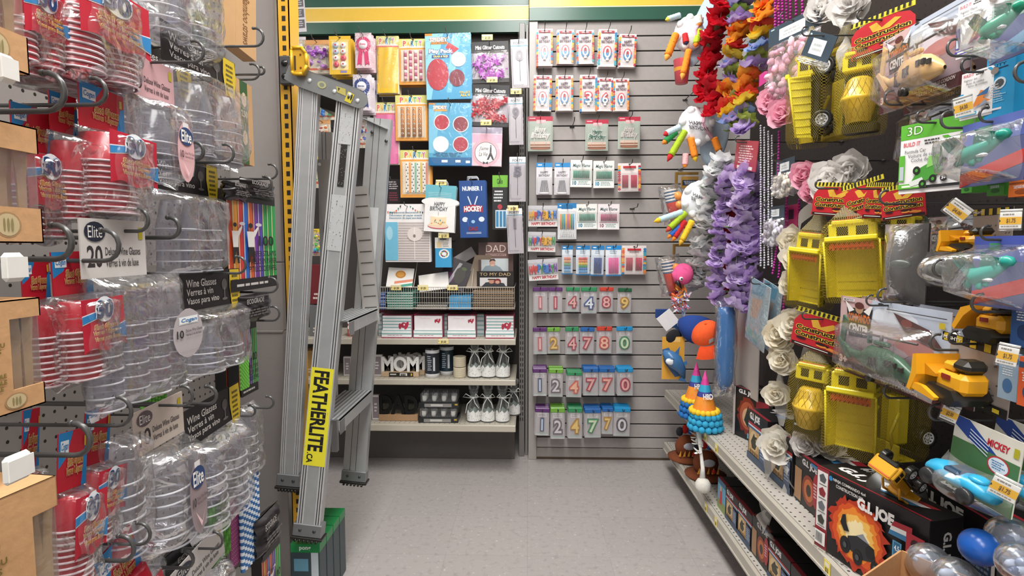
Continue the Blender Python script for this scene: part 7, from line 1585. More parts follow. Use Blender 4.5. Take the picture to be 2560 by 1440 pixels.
for a in((2408,268,.72,'$4.00','clear price holder reading $4.00 in front of the sky blue card',.026,.028,-.15),(2392,528,.70,'$4.00','clear price holder tilted diagonally reading $4.00',.034,.022,.72),(2526,551,.70,'$1.75','clear price holder reading $1.75 at the right, uppermost',.025,.024,0),(2518,890,.70,'$1.75','clear price holder reading $1.75 above the orange box',.024,.027,.12),(2374,1034,.71,'$2.00','clear price holder reading $2.00 below the bulldozer',.024,.026,.25),(2510,1224,.69,'$1.75','clear price holder reading $1.75 beside the blue car',.032,.027,.28)):
 holder(a[0],a[1],a[2],a[3],a[4],a[5],a[6],a[7])
def rhook(px,py,lb,X1=.70,r=.0024,curl=.014):
 e=at_x(px,py,X1); hook(Vector((RXB,e.y,e.z)),e,lb,r=r,kind='curl',group='curled hooks on the right run',curl=curl,col='#4a4948')
for px,py,X1,lb in((2388,140,.72,'curled hook right of the tan helicopter'),(2228,262,.74,'curled hook under the tan helicopter card'),(2372,320,.72,'curled hook above the formula car card'),(2215,510,.75,'curled hook over the rightmost red tag'),(2352,690,.72,'curled hook in front of the dark shiny blister'),(2210,755,.74,'curled hook on the dark green helicopter card'),(2344,875,.72,'curled hook over the bulldozer card'),(2226,995,.75,'curled hook below the dark green helicopter card'),(2342,1050,.71,'curled hook above the toy car packs'),(2450,780,.71,'curled hook over the tracked loader'),(2560,205,.70,'hook at the far right above the sky blue box')):
 rhook(px,py,lb,X1)
def wire(px0,py0,px1,py1,X,lb,col='#cfcfcf',r=.002):
 a,b=at_x(px0,py0,X),at_x(px1,py1,X); mb=MB(); mb.tube([(0,0,0),b-a],r,P(col,'g'),6); tag(mb.build('display_hook',loc=a),lb,'hook','curled hooks on the right run')
p=at_x(2395,236,.74);
def navy_pack(w,h,fill,body=None,hdrh=.25):
 o=thing('costume_pack','','costume pack'); mb=MB(); hh=h*hdrh; mb.box(-w/2,-.001,-hh,w/2,.001,0,P('#33424e','p')); g=G(mb,(-w/2,-.001,0),(w,0,0),(0,0,-hh),(0,-1,0)); g.rect(.22,.25,.72,.85,'#dfe2e2'); g.lines(.28,.4,.66,.75,2,'#b9bcbc',2); g.rect(.05,.1,.12,.16,'#b8d0d8'); mb.build('header_card',o)
 if fill:
  r=random.Random(5); mb=MB(); c=[P(f,'c')for f in fill]
  for i in range(60):mb.ball((r.uniform(-.4,.4)*w,r.uniform(-.02,0),-hh-(h-hh)*r.uniform(.08,.95)),w*.07,c[i%len(c)],7,(r.uniform(.6,1.4),.6,r.uniform(.5,1.3)))
  mb.build('filling',o)
 bag(w,h-hh,.05,7).build('clear_bag',o,loc=(0,0,-hh)); return o
on_right(lambda w,h:navy_pack(w,h,['#eeb4c8','#f2c4d4','#e8a4bc']),(1946,48,2022,232),.79,'costume_pack','pink tulle pack with dark slate header and white label','costume pack','packs with slate headers',yaw=.35,extra=0,tipx=.76)
on_right(lambda w,h:navy_pack(w,h,None,hdrh=.8),(2036,84,2084,160),.74,'costume_pack','small dark slate tag pack tilted right of the pink tulle pack','costume pack','packs with slate headers',roll=.5,yaw=.35)
on_right(lambda w,h:navy_pack(w,h,['#e6e0d2','#f0ebe0','#d8d0c0'],hdrh=.36),(1940,398,1986,492),.80,'costume_pack','pearl bead pack with slate header, upper','costume pack','packs with slate headers',tipx=.77)
on_right(lambda w,h:navy_pack(w,h,['#d9d6e0','#e6e4ec','#c4c0d0'],hdrh=.3),(1918,516,1960,616),.80,'costume_pack','silver bead pack with slate header, below the pearl one','costume pack','packs with slate headers',tipx=.77)
def flat(col,draw=None,t=.003):
 return lambda w,h:flat_card(w,h,draw or(lambda g:g.rect(0,0,1,1,col)),col,t=t)
def redtag(g):g.rect(0,0,1,1,'#a83a48'); g.lines(.15,.15,.85,.8,8,'#e8c8cc',4); g.rect(.15,.86,.85,.97,'#e8e0dc')
on_right(flat('#a83a48',redtag),(1840,352,1896,424),.77,'red_tag','dusty red oval tag with white script above the lilac garland','tag',roll=.2,tipx=.74)
def mag(g):g.rect(0,0,1,.5,'#c83a8c'); g.rect(0,.5,1,1,'#221a1e'); g.lines(.3,.55,.7,.9,4,'#e8e0e4',2)
on_right(flat('#c83a8c',mag),(1898,172,1944,232),.78,'magenta_tag','magenta and black tag below the garlands and magenta beads','tag',tipx=.76)
on_right(flat('#b0265c',lambda g:(g.rect(0,0,1,1,'#b0265c'),g.rect(.3,.2,.7,.6,'#3a1a28'))),(1962,512,1994,572),.83,'magenta_tag','small crimson tag right of the silver bead pack','tag',hk=False)
def swim(w,h):
 def d(g):g.poly([(.1,0),(.9,0),(1,.7),(.6,1),(0,.9)],'#9ab4c0'); g.poly([(.1,0),(.8,0),(.7,.2),(.1,.25)],'#3f9ab8'); g.poly([(.2,.3),(.7,.25),(.5,.6),(.15,.6)],'#c8a48c'); g.poly([(0,.8),(.7,.8),(.6,1),(0,.95)],'#6ab0b0')
 return flat_card(w,h,d,'#a4b4bc',filmd=.012)
on_right(swim,(1875,705,1925,870),.76,'costume_flat_pack','flat clear pack with blue and flesh coloured print, left one','costume pack','flat clear packs',roll=.18,tipx=.74,extra=0)
on_right(swim,(1905,710,1955,880),.79,'costume_flat_pack','flat clear pack with blue and flesh coloured print, right one','costume pack','flat clear packs',roll=.2,hk=False)
o=thing('blue_tube_pack','long blue tube shaped pack hanging beside the orange cap','pool toy'); a,b=at_x(1812,765,.76),at_x(1810,985,.76)
mb=MB(); L=(a-b).length; mb.lathe([(.0,0),(.012,.012),(.030,.05),(.034,.08),(.034,L-.03),(.028,L-.005),(0,L)],P('#1f5f9a','g'),18); mb.build('folded_tube',o); bag(.082,L+.03,.075,17).build('clear_bag',o,loc=(0,0,L+.02)); o.location=b
on_right(flat('#b3aaa2'),(1834,772,1898,985),.83,'grey_board','large plain greyish board behind the blue tube pack','board',hk=False)
on_right(flat('#6e5c50',lambda g:[g.rect(k/12,0,k/12+.04,1,'#463a34')for k in range(12)]),(1900,860,1942,1010),.92,'brown_slat_pack','brown striped pack in shadow behind the cream roses','pack',hk=False)
def P2(px,py,Y,o0):return at_y(px,py,Y)-o0
def cake_hat(px,py,Y,s,label,candles,brim,txt=True,rotz=0.0):
 o=thing('cake_hat',label,'novelty hat','plush cake hats'); o0=at_y(px,py,Y); mb=MB()
 M=Matrix.Rotation(rotz,4,'Y')
 mb.ball((0,0,0),1,P('#e6e8ec','c'),20,(s*.85,s*.6,s*1.0),M=M); mb.tube([M@Vector((s*.55,-s*.5,-s*.75)),M@Vector((s*.2,-s*.56,0)),M@Vector((s*.5,-s*.45,s*.8))],s*.09,P('#d8a8b8','c'),8)
 for i in range(7):a=i*.9; mb.ball(tuple(M@Vector((s*.7*math.cos(a),-s*.3,s*.8*math.sin(a)))),s*.22,P('#eceef0','c'),10)
 if txt:
  g=G(mb,M@Vector((-s*.55,-s*.64,s*.32)),(M.to_3x3()@Vector((s*.9,0,-s*.3))),(M.to_3x3()@Vector((s*.1,0,-s*.5))),(0,-1,0),.0004); g.text('HAPPY',.1,0,.9,.4,'#4a4448',.02); g.text('BIRTHDAY',0,.5,1,.9,'#4a4448',.02)
 mb.build('hat_crown',o)
 mb=MB(); bx,by,bw,bh,ba=brim; c=at_y(bx,by,Y+.03)-o0; Mb=Matrix.Translation(c)@Matrix.Rotation(ba,4,'Y')@Matrix.Rotation(1.0,4,'Z')
 mb.lathe([(0,-.012),(bh*.8,-.01),(bh,-.002),(bh,.004),(bh*.8,.006),(0,.0)],P('#a9bccb','c'),26,M=Mb@Matrix.Rotation(PI/2,4,'Y')@Matrix.Diagonal((1,bw/bh,1,1))); mb.build('hat_brim',o)
 for k,(x0,y0,x1,y1,c1,c2,r)in enumerate(candles):
  a,b=at_y(x0,y0,Y-s*.45)-o0,at_y(x1,y1,Y-s*.55)-o0; mb=MB(); n=9; d=(b-a)
  pts=[a+d*(i/n)*.78 for i in range(n+1)]; mb.tube(pts,r,P(c1,'c'),10,rs=[r*(1+.12*(i%2))for i in range(n+1)])
  for i in range(6):
   t0=i/6*.78; q=a+d*(t0+.06); dn=d.normalized(); u=dn.cross(Vector((0,1,0))).normalized(); mb.tube([q+u*r*1.05-dn*r*.5,q+Vector((0,-r*1.08,0)),q-u*r*1.05+dn*r*.5],r*.12,P(c1,'c'),4)
  w_=mb.build('plush_candle',o); mb=MB(); e=a+d*.78; mb.tube([e,e+d*.07,e+d*.22],r,P(c2,'c'),8,rs=[r*.8,r*.9,r*.1]); f=mb.build('flame',o); f.parent=w_
 o.location=o0; return o
OR2,YL2,RD2,GN2,LG2,PB2='#ee8a24','#ecc22c','#c8262c','#2a8a4a','#a8c42c','#b9d4dc'
cake_hat(1722,85,2.50,.075,'white plush cake hat with candles, uppermost',[(1700,38,1663,50,PB2,'#e8d84a',.011),(1690,85,1664,152,OR2,'#f0a84a',.015),(1722,125,1704,200,OR2,'#f0a84a',.013),(1748,75,1738,118,LG2,OR2,.013),(1745,40,1748,66,'#e8e4d0',OR2,.014),(1712,85,1716,112,RD2,'#27315a',.012)],(1758,70,.05,.17,.3),txt=False,rotz=.15)
cake_hat(1738,318,2.50,.088,'white plush cake hat with candles, second from top',[(1700,318,1658,338,PB2,RD2,.014),(1690,330,1656,360,GN2,OR2,.013),(1712,328,1668,404,LG2,RD2,.014),(1726,345,1740,405,OR2,YL2,.014),(1785,345,1800,385,OR2,'#d88a4a',.014),(1714,385,1712,420,'#f0b0b0',OR2,.012)],(1786,340,.06,.13,.15),rotz=-.2)
cake_hat(1742,500,2.46,.080,'white plush cake hat with candles, lowest of the white ones',[(1706,530,1634,555,PB2,YL2,.013),(1714,532,1664,580,LG2,'#c8503a',.013),(1712,552,1680,604,RD2,OR2,.012),(1706,560,1668,596,'#2f6ac0',OR2,.010),(1730,552,1698,614,YL2,'#e8b83c',.013)],(1775,470,.05,.10,.3),rotz=.2)
def cups_game(px0,y0,px1,y1,lb):
 Y=2.52; loc,w,h=rect_back(px0,y0,px1,y1,Y); o=thing('cup_game_pack',lb,'party game','cup game packs'); r=w*.42
 mb=MB(); n=8; z=-.012
 for i in range(n):mb.lathe([(r*1.0,z),(r*1.05,z-.003),(r,z-.006)],P('#e4dcd4','g')if i%2==0 else P('#3a5a7a','g'),18); z-=.007
 mb.lathe([(r,z),(r*.72,-h),(0,-h)],P('#c83a2c','g'),18); mb.build('striped_cups',o); mb=MB()
 for i in range(3):mb.ball((w*.36,-r*.8,-h*(.28+.24*i)),.019,P('#ee9a4a','g'),12)
 mb.build('orange_balls',o); o.location=loc; o.rotation_euler=(0,-.2,0); bag(w*1.5,h*1.05,w*.95,5).build('clear_bag',o,loc=(0,0,.01))
cups_game(1655,468,1692,560,'striped cup and orange ball game pack, upper'); cups_game(1648,645,1688,740,'striped cup and orange ball game pack, lower')
mb=MB(); Y=2.52; o0=at_y(1705,150,Y); r=.035; mb.lathe([(r*1.05,0),(r*.75,-.10),(0,-.10)],P('#d85a64','g'),18); mb.lathe([(r*.98,-.035),(r*.9,-.05)],P('#e8a43c','g'),18); tag(mb.build('pink_cup',loc=o0),'pinkish red cup hanging under the topmost cake hat','cup')
for k,(px,y0,y1,lb)in enumerate(((1692,430,560,'upper'),(1686,610,740,'lower'))):
 t=thing('gold_frame_rack','gold wire display frame behind the plush hats, %s'%lb,'rack','gold display frames'); Y=2.62; a=at_y(px,y0,Y); mb=MB(); gd=P('#8a6a2c','g'); hgt=a.z-at_y(px,y1,Y).z
 mb.box(-.006,0,-hgt,.006,.012,0,gd,.001); mb.build('post',t); mb=MB(); mb.box(0,.002,-.012,.10,.01,0,gd,.001); mb.build('crossbar',t)
 if k==0:mb=MB(); mb.box(.02,0,-.075,.10,.003,-.02,P('#a9803c','p'),.001); g=G(mb,(.02,0,-.02),(.08,0,0),(0,0,-.055),(0,-1,0)); g.rect(.08,.3,.95,.75,'#20304a'); g.lines(.15,.38,.85,.68,3,'#c8ccd4',3); mb.build('label_card',t)
 t.location=a
slat_hook(1757,225,'dark wire hook sticking out beside the red garland, upper',.10); slat_hook(1712,250,'dark wire hook sticking out beside the red garland, lower',.16)
slat_hook(1700,424,'curved wire hook above the gold display frame',.12)
t=thing('flamingo_hat','pink flamingo plush hat with orange feathers','novelty hat'); Y=2.46; o0=at_y(1708,685,Y); mb=MB(); pk=P('#ee5f98','c')
mb.ball((0,0,0),.045,pk,16,(1,.7,1.05)); mb.tube([P2(1712,672,Y,o0),P2(1690,688,Y,o0),P2(1692,706,Y,o0)],.022,pk,12,rs=[.03,.022,.012]); mb.build('head',t)
mb=MB(); mb.tube([P2(1692,702,Y-.01,o0),P2(1698,712,Y-.01,o0),P2(1704,722,Y-.01,o0)],.01,P('#2a2224','g'),8,rs=[.012,.008,.002]); mb.build('beak',t)
mb=MB(); e=P2(1703,697,Y-.035,o0); mb.ball(tuple(e),.009,P('#f4f2f0','g'),10); mb.ball((e.x,e.y-.007,e.z),.0045,P('#1c1a1c','g'),8); mb.build('eye',t)
r=random.Random(6); mb=MB()
for i in range(90):
 a=P2(1700+r.uniform(-14,16),725+r.uniform(-10,30),Y,o0); c=['#ee8a3c','#f0b44a','#e8603c','#ee9ab8','#a8b8e0'][min(4,int(i/20))]; a.z-=i*.0006
 petal(mb,Matrix.Translation(a)@Matrix.Rotation(r.uniform(0,6.28),4,'Y')@Matrix.Rotation(r.uniform(-1,1),4,'X'),.03,.008,.5,P(c,'c'),r)
mb.build('feathers',t); t.location=o0
o0=at_y(1705,755,2.46); mb=MB(); r=random.Random(16)
for i in range(70):petal(mb,Matrix.Translation((r.uniform(-.03,.03),r.uniform(-.02,.02),r.uniform(-.03,.03)))@Matrix.Rotation(r.uniform(0,6.28),4,'Y')@Matrix.Rotation(r.uniform(-1,1),4,'X'),.026,.008,.5,P(['#d8a8c8','#8fa8d8','#e8e8f0','#e87a8a'][i%4],'c'),r)
tag(mb.build('feather_puff',loc=o0),'pink and blue feather puff below the flamingo','feather puff')
def cap(px,py,Y,s,cols,label,rz,brim,eye=None):
 t=thing('novelty_cap',label,'cap','felt caps'); mb=MB(); o0=at_y(px,py,Y)
 vs=[]; n=20; m=8
 for i in range(m+1):
  a=PI/2*i/m
  for k in range(n):q=2*PI*k/n; vs.append((s*math.cos(q)*math.sin(a),s*.8*math.sin(q)*math.sin(a),s*1.05*math.cos(a)))
 mb.add(vs,[(i*n+k,i*n+(k+1)%n,(i+1)*n+(k+1)%n,(i+1)*n+k)for i in range(m)for k in range(n)],P(cols[0],'c'),True); mb.ball((0,0,s*1.05),s*.08,P(cols[0],'c'),8); mb.build('crown',t)
 mb=MB(); mb.grid(lambda u,v:(s*(1+brim*v)*math.cos(PI*(.15+.7*u)+PI),s*.9*(1+brim*v)*math.sin(PI*(.15+.7*u)+PI),-.012*v-.02*v*v),14,4,P(cols[1],'c')); mb.build('visor',t)
 if eye:mb=MB(); mb.add([(-s*.5,-s*.75,s*.15),(0,-s*.82,s*.2),(-s*.05,-s*.78,s*.5),(-s*.4,-s*.7,s*.45)],[(0,1,2,3)],P('#b9b6b4','c')); mb.build('eye_patch',t)
 t.location=o0; t.rotation_euler=rz; return t
cap(1742,812,2.45,.086,('#1d3f8a','#2f6ab8'),'royal blue felt cap upside down under the white garland',(2.5,.35,.2),.55)
cap(1766,838,2.28,.064,('#ee5a24','#e04a18'),'orange felt cap in front of the royal blue one',(.5,-.5,.3),.7,eye=True)
mb=MB(); mb.ball((0,0,0),1,P('#1a1a1e','c'),16,(.04,.012,.032)); tag(mb.build('black_visor',loc=at_y(1684,842,2.45),rot=(0,-.4,.2)),'black oval felt visor left of the orange cap','cap')
mb=MB(); mb.box(-.036,0,-.036,.036,.002,.036,P('#dedede','p'),.0005); tag(mb.build('white_square_tag',loc=at_y(1670,800,2.45),rot=(0,PI/4+.1,0)),'white square tag turned on its corner left of the blue cap','tag')
mb=MB(); mb.box(-.03,0,-.02,.03,.01,.02,P('#1f3f7a','p'),.002); tag(mb.build('navy_pack_end',loc=at_y(1656,784,2.50)),'small navy pack end behind the white square tag','pack')
def sharkp(w,h):
 def d(g):
  g.rect(0,0,1,1,'#dda23c'); g.poly([(.0,.3),(.3,.25),(.95,.9),(.6,.95),(.1,.6)],'#3f6a9a'); g.rect(.2,.02,.8,.12,'#e8c070')
 def pt(o,w,h):
  mb=MB(); c=P('#3f6f9f','g'); pts=[(-w*.50,-.02,-h*.34),(-w*.3,-.03,-h*.40),(0,-.034,-h*.54),(w*.3,-.03,-h*.74),(w*.46,-.02,-h*.95)]; mb.tube(pts,.02,c,14,rs=[.010,.026,.034,.020,.005])
  mb.prism([(-w*.05,-h*.36),(w*.12,-h*.52),(w*.2,-h*.2)],-.034,-.028,c); mb.prism([(w*.1,-h*.6),(w*.5,-h*.52),(w*.52,-h*.60),(w*.24,-h*.68)],-.04,-.034,c); mb.prism([(w*.38,-h*.86),(w*.2,-h*1.0),(w*.56,-h*1.04)],-.024,-.018,c); mb.build('shark_body',o)
  mb=MB(); mb.ball((-w*.18,-.052,-h*.52),.022,P('#dfe6ea','g'),12,(1.3,.5,.8)); mb.ball((-w*.34,-.050,-h*.38),.003,P('#1a1a1c','g'),6); mb.tube([(-w*.5,-.036,-h*.42),(-w*.32,-.058,-h*.47),(-w*.12,-.062,-h*.46)],.0015,P('#23303c','g'),5); mb.build('shark_belly',o)
 return flat_card(w,h,d,'#dda23c',filmd=.0,parts=pt)
loc,w,h=rect_back(1656,842,1712,948,2.44); o=sharkp(w,h); o.name='shark_pack'; tag(o,'blue and white toy shark on an orange card','toy'); place(o,loc,'back',.0,tilt=0)
def cone(px,py_top,Y,label,s=1.0):
 t=thing('party_hat',label,'party hat','striped party cone hats'); p=at_y(px,py_top,Y); H=.165*s; z0=US+.001+.075; R=.047*s; mb=MB()
 cols=['#e88a2c','#e8902f','#3a3f8a','#2f9ac0','#c83a8a','#d84a94']; zs=[0,.22,.38,.5,.66,.8,1.0]
 for i,c in enumerate(cols):mb.lathe([(R*(1-zs[i])+.001,H*zs[i]),(R*(1-zs[i+1])+.001,H*zs[i+1])],P(c,'p'),22)
 g=G(mb,(-R*.5,-R*.80,H*.5),(R,0,0),(0,R*.32,-H*-.0-H*.16)if False else(0,-R*.12,-H*.16),(0,-1,.3),.0006); g.text('HBD',.1,.1,.9,.9,'#f2efe8',.03); mb.build('cone',t)
 mb=MB(); n=16; [mb.ball((R*1.05*math.cos(2*PI*i/n),R*1.05*math.sin(2*PI*i/n),.004),.0125*s,P('#ecc42c','c'),8)for i in range(n)]; mb.build('yellow_trim',t)
 t.location=(p.x,Y,z0); return t
cone(1764,900,2.20,'striped party cone hat with yellow trim, nearer one'); cone(1742,890,2.36,'striped party cone hat with yellow trim, farther one')
for j,(px,Y,cc,lb)in enumerate(((1764,2.20,'#2f9ec8','nearer stack of sky blue pompom rings on the upper shelf'),(1738,2.36,'#1f6ab0','farther stack of blue pompom rings on the upper shelf'))):
 p=at_y(px,1040,Y); mb=MB();
 for l in range(3):
  n=15; R=.058-.004*l
  for i in range(n):a=2*PI*(i+.5*l)/n; mb.ball((R*math.cos(a),R*math.sin(a),.015+.0235*l),.0140,P(cc if l else cc,'c'),9)
 mb.lathe([(0,.002),(.045,.002),(.045,.072),(0,.072)],P(cc,'c'),16)
 tag(mb.build('pompom_ring_stack',loc=(p.x,Y,US+.001)),lb,'party trim','pompom rings')
def turkey(px,Y,lb):
 t=thing('turkey_hat',lb,'novelty hat','brown felt hats'); p=at_y(px,1160,Y); mb=MB(); br=P('#7a3f20','c')
 mb.ball((0,0,.06),.055,br,16,(1,.8,1)); mb.lathe([(0,.002),(.085,.004),(.088,.012),(.05,.022),(0,.022)],br,22); mb.build('hat_body',t)
 mb=MB(); mb.ball((0,-.045,.075),.022,P('#c9ccd8','c'),10,(1.3,.3,.8)); [mb.prism([(-.05+.02*k,.03),(-.04+.02*k,.03),(-.04+.02*k,.055)],-.052,-.047,P('#e8a43c','c'))for k in range(5)]; mb.ball((.02,-.048,.04),.010,P('#c82a24','c'),8); mb.build('face_details',t)
 mb=MB(); [mb.ball((.04*math.cos(a),.01,.11+.03*math.sin(a)),.018,P(c,'c'),8,(1,.4,1.3))for a,c in((.3,'#e8742c'),(1.0,'#3f6ac0'),(1.7,'#c82a24'),(2.5,'#20222a'))]; mb.build('felt_feathers',t)
 t.location=(p.x,Y,LS+.001)
turkey(1716,2.60,'brown felt hat with coloured feathers on the lower shelf, left'); turkey(1764,2.40,'brown felt hat with coloured feathers on the lower shelf, right')
t=thing('ribbon_pouch','white gathered pouch on a long ribbon hanging over the shelves','favour pouch'); X=.685; a=at_x(1735,1045,X); mb=MB()
Q=[at_x(px,py,X)-a for px,py in((1735,1045),(1748,1085),(1752,1130),(1757,1170),(1756,1195))]; mb.tube(Q,.008,P('#e6e4de','c'),8,rs=[.012,.010,.006,.008,.012]); r=random.Random(4)
for i in range(40):q=Q[0].lerp(Q[2],r.random()**1.5); petal(mb,Matrix.Translation(q)@Matrix.Rotation(r.uniform(0,6),4,'Z')@Matrix.Rotation(r.uniform(-1,1),4,'X'),.03,.018,.6,P('#ecebe6','c'),r)
mb.build('ribbon',t); mb=MB(); q=at_x(1757,1214,X)-a; n=24; vs=[]; pr=[(.004,.030),(.020,.024),(.028,.010),(.029,-.006),(.025,-.020),(0,-.021)]
for rr_,zz in pr:
 for k in range(n):aa=2*PI*k/n; R=rr_*(1+.06*(k%2)); vs.append((q.x+R*math.cos(aa),q.y+R*math.sin(aa),q.z+zz))
mb.add(vs,[(i*n+k,i*n+(k+1)%n,(i+1)*n+(k+1)%n,(i+1)*n+k)for i in range(5)for k in range(n)],P('#dad6cc','c'),True); mb.build('pouch',t); t.location=a
def toybox(w,h,d,art,seed,big=False):
 """front faces -y; origin at the front left bottom corner"""
 o=thing('building_set_box','','toy box'); mb=MB(); bk=P('#1d1b1c','p'); mb.box(0,0,0,w,d,h,bk,.001); g=G(mb,(0,0,h),(w,0,0),(0,0,-h),(0,-1,0),.00022); r=random.Random(seed)
 gt=G(mb,(0,d,h),(w,0,0),(0,-d,0),(0,0,1),.00022)
 gt.text('G.I. JOE',.08,.25,.62,.72,'#e9e6e4',.05,.25); gt.poly([(.64,.25),(.9,.25),(.86,.4),(.6,.4)],'#a82a34'); gt.poly([(.6,.4),(.86,.4),(.82,.55),(.56,.55)],'#e4e2e0'); gt.poly([(.56,.55),(.82,.55),(.78,.7),(.52,.7)],'#3a7aa8'); gt.rect(0,.94,1,1,'#8a2430')
 gs=G(mb,(w,0,h),(0,d,0),(0,0,-h),(1,0,0),.00022); q=gs.sub(.1,.1,.9,.9,90); q.text('G.I. JOE',.05,.3,.6,.7,'#e9e6e4',.04); gs.rect(.1,.75,.9,.8,'#a82a34'); gs.rect(.1,.8,.9,.85,'#3a7aa8')
 if art=='big':
  g.rect(0,0,.13,1,'#8f2a34'); g.rect(.01,.04,.12,.74,'#e6e2e0')
  for k in range(4):g.poly([(.03,.10+.17*k),(.07,.06+.17*k),(.105,.12+.17*k),(.09,.18+.17*k),(.04,.17+.17*k)],['#5a5a5e','#8a2a34','#6a6e74','#3a3c34'][k]); g.rect(.03,.20+.17*k,.11,.208+.17*k,'#2a2828')
  g.rect(.01,.78,.12,.95,'#f0eeea'); [g.rect(.02+.009*k,.80,.024+.009*k,.92,'#2a2828')for k in range(9)]
  g.text('NINJA COMMANDO 4x4',.19,.04,.5,.085,'#e0dcd8',.02); g.text('CONSTRUCTION SET',.22,.10,.48,.14,'#e0dcd8',.02); g.ell(.165,.06,.02,.03,'#2f8ac8',12)
  pts=[(.44+(.27+.035*r.uniform(-1,1))*math.cos(2*PI*k/64),.56+(.40+.05*r.uniform(-1,1))*math.sin(2*PI*k/64))for k in range(64)]; g.poly(pts,'#b83418')
  for sc,c in((.86,'#d8541c'),(.72,'#ec8a2c'),(.58,'#f4c05c'),(.40,'#f8e6b4')):g.poly([(.44+(.27*sc+.02*r.uniform(-1,1))*math.cos(2*PI*k/48),.56+(.40*sc+.03*r.uniform(-1,1))*math.sin(2*PI*k/48))for k in range(48)],c)
  g.poly([(.36,.62),(.46,.55),(.6,.6),(.62,.74),(.5,.8),(.36,.76)],'#26282c'); g.poly([(.44,.56),(.5,.5),(.56,.58)],'#8a9098'); [g.ell(u,v,ru,rv,'#17181a',16)for u,v,ru,rv in((.34,.74,.05,.1),(.46,.80,.045,.09),(.62,.80,.04,.08),(.57,.66,.04,.07))]; [g.ell(u,v,.018,.035,'#4a4d52',10)for u,v in((.34,.74),(.46,.8),(.62,.8))]
  g.poly([(.31,.40),(.34,.38),(.35,.48),(.38,.56),(.33,.58),(.29,.5)],'#1a1b1e')
  g.text('G.I. JOE',.44,.10,.76,.27,'#ece9e6',.06); g.poly([(.76,.16),(.9,.14),(.9,.2),(.74,.22)],'#a82a34'); g.poly([(.74,.22),(.9,.2),(.9,.25),(.73,.27)],'#e4e2e0'); g.poly([(.73,.27),(.9,.25),(.9,.31),(.72,.32)],'#3a7aa8')
  g.rect(.86,.2,.995,.42,'#b02a38'); g.ell(.93,.3,.035,.06,'#3a1418',10); g.rect(.76,.36,.83,.54,'#5aa0c8'); g.rect(.77,.37,.82,.53,'#2f6a90'); g.text('4.5',.775,.40,.815,.46,'#e4eef4',.03)
  q=g.sub(.90,.48,.985,.92,90); q.text('G.I. JOE',0,.05,.75,.95,'#ece9e6',.05); q.rect(.8,0,1,.3,'#a82a34'); q.rect(.8,.3,1,.6,'#e4e2e0'); q.rect(.8,.6,1,.9,'#3a7aa8'); g.lines(.02,.955,.4,.995,2,'#8a8684',2)
 elif art=='fire':
  pts=[(.38+(.26+.04*r.uniform(-1,1))*math.cos(2*PI*k/40),.52+(.36+.05*r.uniform(-1,1))*math.sin(2*PI*k/40))for k in range(40)]; g.poly(pts,'#7a2c1c'); g.ell(.38,.52,.2,.28,'#a8543a',20); g.ell(.38,.55,.13,.18,'#caa07a',18); g.poly([(.3,.62),(.4,.3),(.46,.55),(.4,.75)],'#2c3028')
  g.rect(.6,.14,.92,.34,'#a82a38'); g.text('G.I. JOE',.14,.02,.62,.13,'#e4e0de',.05); q=g.sub(.66,.4,.84,.94,90); q.text('G.I. JOE',.0,.05,.6,.95,'#ece9e6',.05); q.rect(.64,0,1,.3,'#3a7aa8'); q.rect(.64,.35,1,.65,'#e4e2e0'); q.rect(.64,.7,1,1,'#a82a34'); g.rect(.4,.86,.55,.96,'#6aa8c8')
  g.rect(0,.0,.06,1,'#c8c0bc')
 elif art=='sand':
  g.rect(0,0,1,.30,'#1f1d1e'); g.text('G.I. JOE',.06,.04,.6,.22,'#e9e6e4',.06); g.poly([(.0,.24),(1,.24),(1,.29),(0,.29)],'#a82a34'); g.rect(0,.29,1,.32,'#e4e2e0'); g.rect(0,.32,1,.36,'#3a6a98')
  g.rect(.06,.36,.62,.86,'#c8a06a'); g.ell(.34,.58,.22,.2,'#dcc090',16); g.poly([(.18,.62),(.34,.42),(.5,.62),(.42,.74),(.24,.74)],'#3c3a2c'); g.poly([(.3,.5),(.5,.46),(.48,.52)],'#2a2a22'); [g.rect(.14+.12*k,.78,.22+.12*k,.84,'#7a5a3a')for k in range(4)]
  g.rect(.66,.40,.96,.86,'#4a5a78'); g.lines(.69,.46,.93,.8,6,'#a8b8cc',seed); g.rect(0,.86,1,1,'#3a4f6a')
 elif art=='blue':
  g.rect(0,0,1,1,'#6aa8c8'); g.rect(0,0,1,.16,'#2f6a88'); g.rect(0,.7,1,1,'#8a9a5a'); g.rect(.3,.3,.55,.8,'#c83a3a'); g.rect(.35,.2,.5,.36,'#e0c0a0')
 else:
  g.rect(0,0,1,.25,'#1f1d1e'); g.text('G.I. JOE',.3,.04,.95,.2,'#d8d4d2',.05); g.rect(.0,.3,.3,.95,'#a8805c'); g.ell(.62,.6,.28,.3,'#8a3a24',18); g.ell(.62,.6,.2,.22,'#c06a3a',16); g.ell(.62,.6,.1,.12,'#3a3028',12); g.ell(.92,.5,.14,.34,'#a82a34',18); g.lines(.82,.35,.99,.65,5,'#e0c8c8',3); g.rect(.7,.0,1,.06,'#3a7aa8')
 mb.build('carton',o); return o
BG='black building set boxes'
def shelf_box(y_far,w,h,d,z,art,label,X=RX0+.022,yaw=0.0,seed=0):
 o=toybox(w,h,d,art,seed); o.name='building_set_box'; tag(o,label,'toy box',BG); place(o,(X,y_far,z),'right',0,yaw); return o
U=US+.0015; Lz=LS+.0015
shelf_box(2.16,.20,.19,.10,U,'fire','tall black building set box at the far end of the upper shelf',X=.80,yaw=.35)
shelf_box(1.92,.15,.17,.18,U,'sand','black building set box with sand coloured art, second on upper shelf',X=.765)
shelf_box(1.75,.14,.165,.18,U,'sand','black building set box with sand coloured art, third on upper shelf',X=.77)
